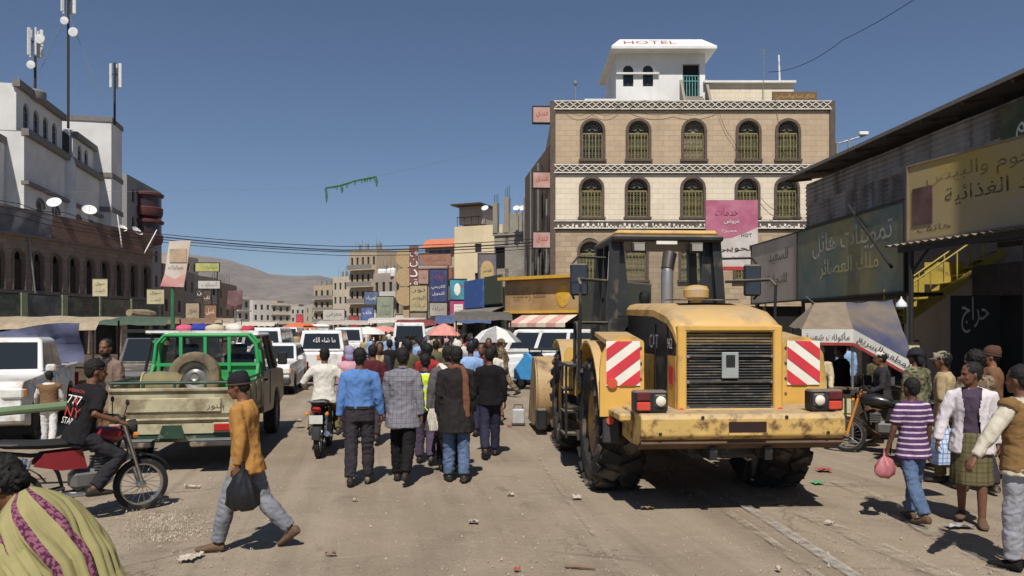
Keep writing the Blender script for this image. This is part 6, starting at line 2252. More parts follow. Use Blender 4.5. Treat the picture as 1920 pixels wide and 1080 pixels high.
    if jacket is not None:
        b = MB()
        fig.torso(b, jhem, .535, .03, hem=.12)
        for sd in (-1, 1):
            fig.arm(b, sd, (.072, .06, .046), .004, 1.95)

        def cut(me):
            if not jopen: return
            bm = bmesh.new(); bm.from_mesh(me)
            Mi = fig.M.transposed()
            kill = []
            for f_ in bm.faces:
                q = Mi @ (f_.calc_center_median() - fig.pelvis)
                w = (.05 + .05 * max(0, .25 - q.z)) if q.z < .3 else .05 + (q.z - .3) * .1
                if q.y > .02 and abs(q.x - 0.) < w * k * 1.4 and q.z < .6 * k: kill.append(f_)
            bmesh.ops.delete(bm, geom=kill, context='FACES')
            bm.to_mesh(me); bm.free()
        garment('jacket', b, jacket, .015, 3, cut)
        if not jopen or True:
            cl = MB()
            cl.tube([fig.U((.055 * math.cos(a), -.01 + .062 * math.sin(a), .535 + (.015 if math.sin(a) < 0 else -.02))) for a in np.linspace(R(60), R(-240), 12)], .017 * k, 8)
            cl.build('collar', jacket, o)
    if scarf is not None:
        b = MB()
        n = 16
        b.tube([fig.U((.082 * math.cos(a), -.005 + .085 * math.sin(a), .535 + .012 * math.sin(3 * a))) for a in np.linspace(0, 2 * PI, n + 1)[:-1]], .033 * k, 8, closed=True)
        b.tube([fig.U((.08, -.08, .53)), fig.U((.11, -.135, .4)), fig.U((.12, -.135, .15)), fig.U((.125, -.13, -.1))], [.035 * k, (.045 * k, .02 * k), (.05 * k, .018 * k), (.05 * k, .012 * k)], 10)
        garment('scarf', b, scarf, .008, 3)
    if not barefeet:
        for sd in (-1, 1):
            b = MB(); fig.foot(b, sd, .005)
            garment('shoe', b, shoes, .0, 1)
    # hair / hats
    def headcap(name, m, c, r, amp, extra=None, low=None):
        b = MB()
        b.ell(fig.hd(c), (r[0] * k, r[1] * k, r[2] * k), 20, 14, M=fig.HM)
        if extra: extra(b)
        t = MB().add([(0, 0, 0), (0, 0, .1), (0, .1, 0)], [(0, 1, 2)]).build(name, m, o, 0)
        vox_job(b, t, [m], max(voxel, .012), 2, folds(amp * k, 45., 45., 3.) if amp else None)
    if hair == 'short':
        headcap('hair', HAIR, (0, -.02, .146), (.084, .102, .092), .011, lambda b: b.ell(fig.hd((0, -.05, .1)), (.07 * k, .062 * k, .075 * k), 14, 10, M=fig.HM))
    elif hair == 'bushy':
        headcap('hair', HAIR, (0, -.03, .15), (.1, .112, .105), .028, lambda b: b.ell(fig.hd((0, -.055, .1)), (.085 * k, .075 * k, .09 * k), 14, 10, M=fig.HM))
    if hat == 'beanie':
        headcap('beanie', hatm, (0, -.02, .152), (.09, .11, .098), .0, lambda b: b.ell(fig.hd((0, -.075, .19)), (.055 * k, .05 * k, .055 * k), 12, 8))
        MB().tube([fig.hd((.084 * math.cos(a), -.014 + .103 * math.sin(a), .118 + .02 * math.sin(a))) for a in np.linspace(0, 2 * PI, 25)[:-1]], .010 * k, 8, closed=True).build('beanie_rim', mat('rim_stripe', srgb(74, 58, 50), .9), o)
    elif hat == 'cap':
        headcap('cap', hatm, (0, -.012, .152), (.084, .103, .088), .0, lambda b: b.tube([fig.hd((-.06, .07, .148)), fig.hd((0, .1, .15)), fig.hd((.06, .07, .148))], [(.02 * k, .05 * k), (.02 * k, .075 * k), (.02 * k, .05 * k)], 8))
        bb = MB(); bb.prism([(-.065, .06), (-.06, .12), (-.03, .155), (.03, .155), (.06, .12), (.065, .06)], fig.hd((0, 0, .135)), fig.HM @ V((k, 0, 0)), fig.HM @ V((0, k, -.1 * k)), fig.HM @ V((0, 0, .008)))
        bb.build('visor', hatm, o, 0)
    elif hat == 'skullcap':
        headcap('skullcap', hatm, (0, -.012, .165), (.082, .1, .072), .0)
    elif hat == 'wrap':
        headcap('head_wrap', hatm, (0, -.015, .15), (.1, .118, .09), .008, lambda b: (b.tube([fig.hd((.09 * math.cos(a), -.01 + .108 * math.sin(a), .125 + .02 * math.sin(2 * a))) for a in np.linspace(0, 2 * PI, 17)[:-1]], .026 * k, 8, closed=True),
                                                                                     b.ell(fig.hd((0, -.1, .06)), (.06 * k, .035 * k, .1 * k), 12, 8)))
    elif hat == 'shawlhead':
        headcap('head_cloth', hatm, (0, -.02, .13), (.098, .118, .118), .006, lambda b: b.ell(fig.hd((0, -.05, .03)), (.1 * k, .085 * k, .12 * k), 14, 10))
    return o


def hip_tuck(top):
    return top is not None and getattr(top, 'name', '').endswith('_tucked')
# ================================================================== road vehicles
M_TYRE = mat('car_tyre', (.022, .021, .02), .85, var=.3, dirt=srgb(110, 98, 84), damt=.4)
M_RIM = mat('car_rim', srgb(140, 138, 134), .45, .5, dirt=srgb(110, 96, 80), damt=.35)
M_CGLASS = glass('car_glass', (.02, .024, .028), .05)
M_CHROME = mat('chrome', srgb(190, 190, 190), .2, .9, var=.1)
M_REDL = mat('tail_lamp_red', srgb(166, 40, 40), .25)
M_AMBER = mat('amber_lamp', srgb(210, 130, 50), .25)
M_CLEAR = mat('head_lamp', srgb(214, 214, 206), .1)
M_BUMP = mat('grey_bumper', srgb(64, 62, 60), .6, dirt=DUST, damt=.35)
_WH = {}


def wheel_set(o, spots, r, w, rimm=None):
    key = (r, w)
    if key not in _WH:
        t = tyre_mesh('tyre', r, w, M_TYRE, 0, n=28, rin=r * .6)
        b = MB(); b.lathe([(.03, -w * .2), (r * .2, -w * .22), (r * .25, -w * .1), (r * .5, -w * .12), (r * .56, -w * .38), (r * .62, -w * .38), (r * .62, w * .3), (.03, w * .3)], (0, 0, 0), (1, 0, 0), 20)
        for i in range(6):
            a = 2 * PI * i / 6
            b.lathe([(.012, -w * .26), (.014, -w * .2)], (0, r * .13 * math.cos(a), r * .13 * math.sin(a)), (1, 0, 0), 6)
        _WH[key] = (t, b.mesh('rim', M_RIM, 30))
    t, rm = _WH[key]
    for x, y in spots:
        q = child(o, 'wheel', t, (x, y, r - .008))
        child(q, 'rim', rm, (0, 0, 0), (0, 0, 0 if x < 0 else PI))


def arch(yc, r, z0, n=9):
    a0 = math.asin(min(.95, max(-.95, (z0 - r * .92) / r)))
    return [(yc + r * math.cos(a), r * .92 + r * math.sin(a)) for a in np.linspace(PI - a0, a0, n)]


def car(name, label, cat, X, Y, yaw, L=4.7, W=1.78, clr=.3, hood=1.05, belt=1.12, roof=1.8, wr=.36, axF=None, axR=None, ws=(.25, .0), rear=(0., .1), nwin=3, paint=None, group=None,
        front='grille', pickup=False, plate=None, hoodlen=1.25, bump=None):
    """y ahead; ws = (windscreen foot behind the hood end, top setback); rear = (foot inset, top inset)"""
    o = thing(name, label, cat, (X, Y, 0), yaw, group)
    hw = W / 2
    y0, y1 = -L / 2, L / 2
    axF = y1 - .85 if axF is None else axF
    axR = y0 + .95 if axR is None else axR
    yw = y1 - hoodlen
    bump = bump or M_BUMP
    out = [(y0 + .02, clr + .12)] + arch(axR, wr * 1.2, clr) + arch(axF, wr * 1.2, clr) + [(y1 - .03, clr + .08), (y1, clr + .35), (y1 - .02, hood - .15), (y1 - .12, hood - .03), (yw + .02, hood + .03), (yw, belt), (y0 + .06, belt), (y0, belt - .1)]
    b = MB(); b.prism([(y, z) for y, z in out], (-hw, 0, 0), (0, 1, 0), (0, 0, 1), (W, 0, 0))
    b.v = [(x * (1 - .09 * max(0., (abs(y) - (L / 2 - .55)) / .55) ** 1.5), y, z) for x, y, z in b.v]
    b.build('body', paint, o, 0, bevel=.08)
    MB().box((0, (axF + axR) / 2, clr + .22), (W - .24, L * .86, .4)).build('underbody', M_BLACK, o, 0)
    for ya in (axF, axR):
        MB().box((0, ya, wr + .05), (W - .06, wr * 2.1, wr * 1.5)).build('wheel_well', M_BLACK, o, 0)
    # greenhouse
    yf0, yf1 = yw - ws[0] * .1, yw - ws[0] - ws[1]
    yb0, yb1 = (y0 + rear[0], y0 + rear[0] + rear[1])
    if pickup: yb0, yb1 = y0 + 1.65, y0 + 1.75
    b0, t0 = hw * .965, hw * .82
    lo = [V((-b0, yb0, belt)), V((b0, yb0, belt)), V((b0, yf0, belt)), V((-b0, yf0, belt))]
    hi = [V((-t0, yb1, roof - .05)), V((t0, yb1, roof - .05)), V((t0, yf1, roof - .05)), V((-t0, yf1, roof - .05))]
    cr = V((0, (yb1 + yf1) / 2, roof - .05))
    tp = [p.lerp(cr, .1) + V((0, 0, .05)) for p in hi]
    b = MB(); b.loft([lo, hi, tp]); b.build('cabin', paint, o, 0, bevel=.03)

    def pane(nm, q, inset, m=M_CGLASS):
        c = sum(q, V()) / 4
        n = (q[1] - q[0]).cross(q[3] - q[0]).normalized()
        if n.dot(c - V((0, (yb0 + yf0) / 2, (belt + roof) / 2))) < 0: n = -n
        g = [p + n * .006 for p in q]
        mb = MB(); mb.add(g + [p - n * .012 for p in g], [(0, 1, 2, 3), (0, 4, 5, 1), (1, 5, 6, 2), (2, 6, 7, 3), (3, 7, 4, 0)])
        return mb.build(nm, m, o, 0)

    def inner(q, u0, u1, v0, v1):
        f = lambda u, v: q[0].lerp(q[1], u).lerp(q[3].lerp(q[2], u), v)
        return [f(u0, v0), f(u1, v0), f(u1, v1), f(u0, v1)]
    fr = [lo[3], lo[2], hi[2], hi[3]]
    pane('windscreen', inner(fr, .05, .95, .08, .93), 0)
    rr = [lo[1], lo[0], hi[0], hi[1]]
    pane('rear_window', inner(rr, .08, .92, .12, .88), 0)
    for sd, q in ((-1, [lo[0], lo[3], hi[3], hi[0]]), (1, [lo[2], lo[1], hi[1], hi[2]])):
        for i in range(nwin):
            a, c = (i + .06) / nwin, (i + .94) / nwin
            if i == 0: a += .03
            if i == nwin - 1: c -= .03
            pane('side_window', inner(q, a, c, .1, .9), 0)
            ym = lo[0].y + (lo[3].y - lo[0].y) * (i + .3) / nwin
            if i:
                MB().box((sd * (hw + .012), ym, belt - .14), (.03, .16, .03), bev=.008).build('handle', M_BUMP, o, 0)
    for i in range(1, nwin):
        for sd in (-1, 1):
            ym = lo[0].y + (lo[3].y - lo[0].y) * i / nwin
            MB().box((sd * (hw + .001), ym, (belt + clr) / 2 + .15), (.004, .012, belt - clr - .35)).build('door_seam', M_BLACK, o, 0)
    wheel_set(o, [(s * (hw - .11), ya) for s in (-1, 1) for ya in (axF, axR)], wr, .21)
    for sd in (-1, 1):
        MB().box((sd * (hw + .1), yf0 - .02, belt + .06), (.17, .09, .15), bev=.03).build('mirror', paint, o, 0)
        MB().box((sd * (hw - .21), y1 - .0, hood - .23), (.34, .07, .18), bev=.03).build('headlamp', M_CLEAR, o, 0)
        MB().box((sd * (hw - .05), y1 - .06, hood - .23), (.09, .09, .15), bev=.02).build('indicator', M_AMBER, o, 0)
        MB().box((sd * (hw - .07), y0 - .002, belt - .38 if not pickup else .85), (.13, .05, .38 if not pickup else .3), bev=.015).build('tail_lamp', M_REDL, o, 0)
    MB().box((0, y1 + .01, hood - .23), (W - .86, .05, .19), bev=.02).build('grille', M_BLACK, o, 0)
    for i in range(3):
        MB().box((0, y1 + .038, hood - .29 + .06 * i), (W - .9, .02, .018)).build('grille_bar', M_CHROME, o, 0)
    MB().box((0, y1 + .01, clr + .2), (W - .04, .16, .22), bev=.05).build('front_bumper', bump, o, 0)
    MB().box((0, y0 - .02, clr + .18), (W - .06, .16, .2), bev=.05).build('rear_bumper', bump, o, 0)
    MB().box((0, y1 + .1, clr + .22), (.42, .01, .11)).build('number_plate', INK_WHITE, o, 0)
    MB().box((.0, y0 - .06 if not plate else y0 - .012, clr + .22 if not plate else plate[0]), (.34, .02, .15)).build('number_plate', plate[1] if plate else INK_WHITE, o, 0)
    if pickup:
        for sd in (-1, 1):
            MB().box((sd * (hw - .05), (y0 + yb0) / 2, belt + .0), (.08, yb0 - y0 - .04, .06), bev=.02).build('bed_rail', paint, o, 0)
    return o


WHITE_CAR = mat('white_car_paint', (.74, .74, .73), .3, var=.04, coat=.3, dirt=srgb(176, 164, 146), damt=.4, dscale=1.6, settle=.3)
GREY_CAR = mat('grey_car_paint', srgb(88, 86, 84), .45, var=.08, coat=.2, dirt=srgb(140, 126, 108), damt=.4)

# white double-cab facing the camera at the left edge
car('pickup_truck', 'white double-cab pickup parked facing the camera at the left edge', 'pickup', -10.05, 15.3, PI + R(20), L=4.9, W=1.82, hood=1.13, belt=1.2, roof=1.83, wr=.38, nwin=2, paint=WHITE_CAR, pickup=True, ws=(.55, .1), hoodlen=1.35, bump=WHITE_CAR)
j = car('off_roader', 'dusty grey off-roader facing the camera behind the man in the blazer', 'off-roader', -8.35, 18.6, PI + R(6), L=4.2, W=1.72, hood=1.12, belt=1.2, roof=1.85, wr=.38, nwin=2, paint=GREY_CAR, ws=(.15, .05), hoodlen=1.4)
MB().box((0, -.4, 1.93), (1.5, 2.0, .05)).build('roof_rack', M_DSTEEL, j, 0)
for i in range(6):
    MB().bar((-.72, -1.3 + .36 * i, 1.96), (.72, -1.3 + .36 * i, 1.96), .04, .04).build('rack_bar', M_DSTEEL, j, 0)
car('hatchback', 'white car behind the grey off-roader', 'car', -7.7, 25.0, PI + R(8), L=4.2, W=1.7, hood=.95, belt=1.0, roof=1.5, wr=.3, nwin=3, paint=WHITE_CAR, ws=(.6, .2), rear=(.3, .5), clr=.22)
car('estate_car', 'white car in the row beside the left tarpaulin stall', 'car', -13.4, 20.5, PI + R(14), L=4.3, W=1.74, hood=1.0, belt=1.06, roof=1.72, wr=.33, nwin=3, paint=WHITE_CAR, ws=(.5, .2), rear=(.1, .3))
v = car('minivan', 'white minibus with taxi lamp and roof rack driving away', 'minibus', (585 - 960) / F * 28.4, 30.6, R(9), L=4.5, W=1.72, hood=1.12, belt=1.14, roof=1.92, wr=.32, nwin=4, paint=WHITE_CAR, ws=(.5, .15), rear=(.02, .16), hoodlen=.55, plate=(.92, M_AMBER))
MB().box((0, -1.2, 2.03), (.42, .18, .16), bev=.03).build('taxi_lamp', INK_WHITE, v, 0)
for x in (-.66, .66):
    MB().bar((x, -2.0, 2.06), (x, 1.2, 2.06), .04, .04).build('rack_rail', M_DSTEEL, v, 0)
for i in range(6):
    MB().bar((-.66, -1.9 + .6 * i, 2.03), (.66, -1.9 + .6 * i, 2.03), .03, .03).build('rack_bar', M_DSTEEL, v, 0)
lettering(v, 'ما شاء الله', (.1, -2.2, 1.55), (1, 0, 0), (0, .2, 1), .8, .2, INK_WHITE)
w = car('off_roader', 'white long off-roader crossing behind the loader bucket', 'off-roader', (1000 - 960) / F * 27.5, 27.5, R(80), L=4.8, W=1.76, hood=1.16, belt=1.22, roof=1.95, wr=.39, nwin=3, paint=WHITE_CAR, ws=(.3, .1), rear=(.02, .1), hoodlen=1.45)
for i, (px, Y, lab, pt, yw) in enumerate(((508, 34, 'white van far down the left lane', WHITE_CAR, 8), (482, 42, 'white vehicle deep in the left lane queue', WHITE_CAR, 190), (655, 46, 'white car deep in the crowd', WHITE_CAR, 10), (770, 40, 'white box truck roof above the crowd', WHITE_CAR, 6), (540, 52, 'pale car far down the street', WHITE_CAR, 188), (690, 60, 'white van far down the right lane', WHITE_CAR, 10), (600, 66, 'white bus at the far end of the crowd', WHITE_CAR, 188))):
    car('van', lab, 'van', (px - 960) / F * Y, Y, R(yw), L=4.6, W=1.75, hood=1.1, belt=1.15, roof=2.0 + .25 * (i in (3, 6)), wr=.33, nwin=3, paint=pt, ws=(.5, .15), rear=(.02, .15), hoodlen=.6)


# ---- cream and green cargo pickup
def make_green_truck():
    yaw = math.atan2(.17, 1)
    o = thing('cargo_pickup', 'cream cargo pickup with bright green cage and spare tyre in its bed', 'pickup', (-4.72, 10.8, 0), yaw)
    MC = mat('cream_paint', srgb(176, 168, 136), .6, var=.1, dirt=srgb(132, 118, 94), damt=.52, dscale=2.2, settle=.5)
    MG = mat('bright_green_paint', srgb(48, 156, 86), .45, var=.08, coat=.2, dirt=srgb(60, 120, 72), damt=.3, settle=.45)
    MDG = mat('dark_green_paint', srgb(40, 66, 50), .5, var=.15, dirt=DUST, damt=.3)
    MCB = mat('olive_cab_paint', srgb(96, 92, 76), .45, var=.1, coat=.2, dirt=srgb(140, 124, 100), damt=.35)
    hw = .88
    # bed
    MB().box((0, 1.15, .8), (2 * hw, 2.3, .08), bev=.01).build('bed_floor', MC, o, 0)
    tg = MB().box((0, .03, .93), (2 * hw - .04, .06, .46), bev=.012).build('tailgate', MC, o, 0)
    MB().box((0, -.012, 1.165), (2 * hw - .06, .05, .05), bev=.012).build('tailgate_lip', MC, tg, 0)
    MB().box((0, -.01, .75), (2 * hw - .06, .04, .03), bev=.008).build('tailgate_rib', MC, tg, 0)
    MB().box((0, -.012, .95), (2 * hw - .5, .03, .2), bev=.012).build('tailgate_panel', MC, tg, 0)
    lettering(tg, 'النور', (.55, -.032, .93), (1, 0, 0), (0, 0, 1), .22, .1, INK_GREY)
    b = MB(); b.tube([(-hw + .03, .03, 1.26), (hw - .03, .03, 1.26)], .022, 8); b.build('tail_rail', MDG, o)
    for i in range(5):
        x = -hw + .06 + (2 * hw - .12) * i / 4
        MB().bar((x, .03, 1.16), (x, .03, 1.26), .03, .04).build('rail_post', MDG, o, 0)
    for s in (-1, 1):
        sp = MB().box((s * (hw - .025), 1.18, .95), (.05, 2.24, .5), bev=.012).build('bed_side', MC, o, 0)
        for i in range(4):
            MB().box((s * (hw + .008), .35 + .55 * i, .95), (.02, .05, .44), bev=.006).build('side_rib', MC, sp, 0)
        MB().tube([(s * (hw - .03), .05, 1.26), (s * (hw - .03), 2.1, 1.26)], .022, 8).build('side_rail', MDG, o)
        MB().box((s * (hw - .2), -.0, .63), (.32, .08, .14), bev=.01).build('tail_lamp_panel', MC, o, 0)
        MB().box((s * (hw - .22), -.05, .635), (.24, .03, .1), bev=.008).build('tail_lamp', M_REDL, o, 0)
        MB().box((s * (hw - .06), .95, .66), (.1, 1.2, .06)).build('wheel_arch', MDG, o, 0)
    MB().box((0, .02, .62), (2 * hw - .7, .06, .14)).build('rear_sill', MC, o, 0)
    MB().box((0, .05, .5), (2 * hw - .1, .08, .14), bev=.02).build('cross_member', MDG, o, 0)
    b = MB(); b.prism([(-.18, -.09), (-.12, .09), (.12, .09), (.18, -.09)], (-.02, -.06, .58), (1, 0, 0), (0, 0, 1), (0, .05, 0)); b.build('plate_bracket', MDG, o, 0)
    for s in (-1, 1):
        MB().box((s * .55, -.1, .43), (.6, .2, .09), bev=.02).build('rear_step', M_BUMP, o, 0)
        MB().box((s * .55, -.11, .48), (.62, .19, .012)).build('step_edge', M_STEEL, o, 0)
    MB().box((0, 2.6, .55), (.8, 4.6, .18)).build('chassis', M_BLACK, o, 0)
    wheel_set(o, [(s * (hw - .12), y) for s in (-1, 1) for y in (1.15, 4.15)], .38, .24)
    MB().tube([(-hw + .2, 1.15, .38), (hw - .2, 1.15, .38)], .07, 8).build('axle', M_BLACK, o)
    # cab and bonnet
    pr = [(2.4, .55), (2.4, 1.28), (3.98, 1.28), (5.1, 1.2), (5.2, 1.05), (5.2, .6)] + arch(4.15, .46, .5)[::-1] + [(3.4, .5)]
    b = MB(); b.prism(pr, (-hw + .02, 0, 0), (0, 1, 0), (0, 0, 1), (2 * hw - .04, 0, 0)); b.build('cab_body', MCB, o, 0, bevel=.04)
    lo = [V((-hw + .04, 2.42, 1.28)), V((hw - .04, 2.42, 1.28)), V((hw - .04, 3.95, 1.28)), V((-hw + .04, 3.95, 1.28))]
    hi = [V((-hw + .14, 2.5, 1.88)), V((hw - .14, 2.5, 1.88)), V((hw - .14, 3.6, 1.88)), V((-hw + .14, 3.6, 1.88))]
    # pillars so the cab reads as open glass
    for i in range(4):
        MB().bar(lo[i], hi[i], .09, .09).build('pillar', MCB, o, 0)
    for s in (0, 1):
        q = (lo[0].lerp(lo[3], .62), hi[0].lerp(hi[3], .62)) if s == 0 else (lo[1].lerp(lo[2], .62), hi[1].lerp(hi[2], .62))
        MB().bar(q[0], q[1], .05, .05).build('pillar', MCB, o, 0)
    MB().box((0, 3.05, 1.905), (2 * hw - .2, 1.3, .07), bev=.03).build('roof', WHITE_CAR, o, 0)
    G = glass('truck_glass', (.03, .035, .04), .04, .35)
    for nm, q in (('rear_window', (lo[0], lo[1], hi[1], hi[0])), ('windscreen', (lo[3], lo[2], hi[2], hi[3])), ('side_window', (lo[0], lo[3], hi[3], hi[0])), ('side_window', (lo[1], lo[2], hi[2], hi[1]))):
        MB().quad(*q).build(nm, G, o, 0)
    for x in (-.4, .4):
        b = MB(); b.box((x, 2.75, 1.3), (.5, .16, .6), bev=.06); b.box((x, 2.76, 1.66), (.26, .1, .17), bev=.04); b.build('seat', M_BLACK, o, 0)
    for s in (-1, 1):
        MB().box((s * (hw + .13), 3.75, 1.45), (.17, .06, .24), bev=.02).build('mirror', M_BLACK, o, 0)
        MB().bar((s * (hw - .02), 3.8, 1.35), (s * (hw + .1), 3.76, 1.4), .02, .02).build('mirror_arm', M_BLACK, o, 0)
        MB().box((s * (hw - .018), 3.2, .95), (.012, .012, .6)).build('door_seam', M_BLACK, o, 0)
        MB().box((s * (hw + .0), 2.6, 1.12), (.03, .14, .03)).build('handle', M_BLACK, o, 0)
    # green cage
    y = 2.05
    W2, zt = hw - .06, 1.9
    r = .032
    def hoop(y, zt, name='cage_hoop'):
        return MB().tube([(-W2, y, .84), (-W2, y, 1.45), (-W2 + .04, y, zt - .14), (-W2 + .16, y, zt), (W2 - .16, y, zt), (W2 - .04, y, zt - .14), (W2, y, 1.45), (W2, y, .84)], r, 10).build(name, MG, o)
    hoop(y, zt)
    hoop(y + .3, zt + .02)
    for x in (-.4, -.02, .36):
        MB().bar((x, y, 1.3), (x, y, zt), .05, .045).build('cage_bar', MG, o, 0)
    for z in (1.42, ):
        MB().bar((-W2, y + .02, z), (W2, y + .02, z), .05, .05).build('cage_rail', MG, o, 0)
    MB().box((.18, y + .06, 1.2), (W2 * 1.55, .03, .42), bev=.01).build('headboard', MG, o, 0)
    MB().box((.2, y + .04, 1.17), (W2 * 1.5, .03, .04)).build('headboard_rib', MG, o, 0)
    for s in (-1, 1):
        MB().tube([(s * W2, y, 1.42), (s * (W2 + .02), y - .55, .9)], r * .9, 8).build('cage_brace', MG, o)
        MB().tube([(s * W2, y, zt - .1), (s * W2, y + .3, zt - .08)], r * .8, 8).build('cage_tie', MG, o)
    MB().bar((-W2 - .15, y + .1, zt + .06), (W2, y + .1, zt + .06), .05, .04).build('top_bar', M_WHITE, o, 0)
    MB().tube([(-W2 - .2, y + .2, 1.25), (-W2 - .05, y + .15, zt + .05)], .025, 8).build('side_stay', M_DSTEEL, o)
    return o, yaw


gt, gyaw = make_green_truck()
GM = Matrix.Rotation(gyaw, 3, 'Z')
G2 = lambda x, y, z: V((-4.72, 10.8, 0)) + GM @ V((x, y, z))
sp = thing('spare_tyre', 'dusty spare tyre standing upright in the pickup bed', 'tyre', G2(-.12, 1.78, .84), gyaw)
t = child(sp, 'tyre', tyre_mesh('tyre', .40, .24, mat('dusty_tyre', srgb(122, 108, 86), .9, var=.2, scale=4, bump=.3, dirt=srgb(84, 76, 64), damt=.4), 0, n=32, rin=.23), (0, 0, .4), (R(8), 0, PI / 2))
b = MB(); b.lathe([(.04, -.03), (.07, -.05), (.1, -.02), (.15, .0), (.21, -.06), (.24, -.06), (.24, .05), (.04, .05)], (0, 0, 0), (1, 0, 0), 20)
child(sp, 'rim', b.mesh('rim', M_RIM, 30), (0, 0, .4), (R(8), 0, PI / 2))
rl = thing('rolled_mat', 'rolled olive canvas lying in the pickup bed', 'bundle', G2(-.62, 1.2, .84), gyaw)
MB().tube([(-.2, .3, .27), (0, .3, .28), (.25, .32, .27), (.32, .33, .25)], [.2, .23, .22, .19], 14).build('canvas_roll', mat('olive_canvas', srgb(124, 116, 84), .9, var=.15, scale=8, bump=.4, bscale=20), rl)
MB().tube([(-.19, .3 + .22 * math.cos(a), .27 + .22 * math.sin(a)) for a in np.linspace(0, 2 * PI, 15)[:-1]], .014, 6, closed=True).build('binding', mat('pale_rope', srgb(186, 172, 128), .9), rl)
for i, (x, yy, c, s) in enumerate(((-.5, 2.75, srgb(196, 92, 120), .13), (-.28, 2.8, srgb(50, 62, 140), .15), (.0, 2.7, srgb(190, 176, 150), .14), (.3, 2.8, srgb(206, 200, 190), .15), (.55, 2.7, srgb(170, 60, 70), .11))):
    q = thing('cloth_bundle', ('pink bundle on the green pickup roof', 'blue bundle on the green pickup roof', 'tan bundle on the middle of the pickup roof', 'pale bundle on the pickup roof', 'red bundle at the end of the pickup roof')[i], 'bundle', G2(x, yy, 1.94), gyaw, 'bundles on the pickup roof')
    b = MB(); b.ell((0, 0, s * .5), (s * 1.1, s, s * .6), 14, 10)
    b.v = [tuple(V(p) + V(p).normalized() * .03 * mnoise.noise(V(p) * 9 + V((i * 5., 0, 0)))) for p in b.v]
    b.build('sack', cloth('bundle_%d' % i, c), q, 60)


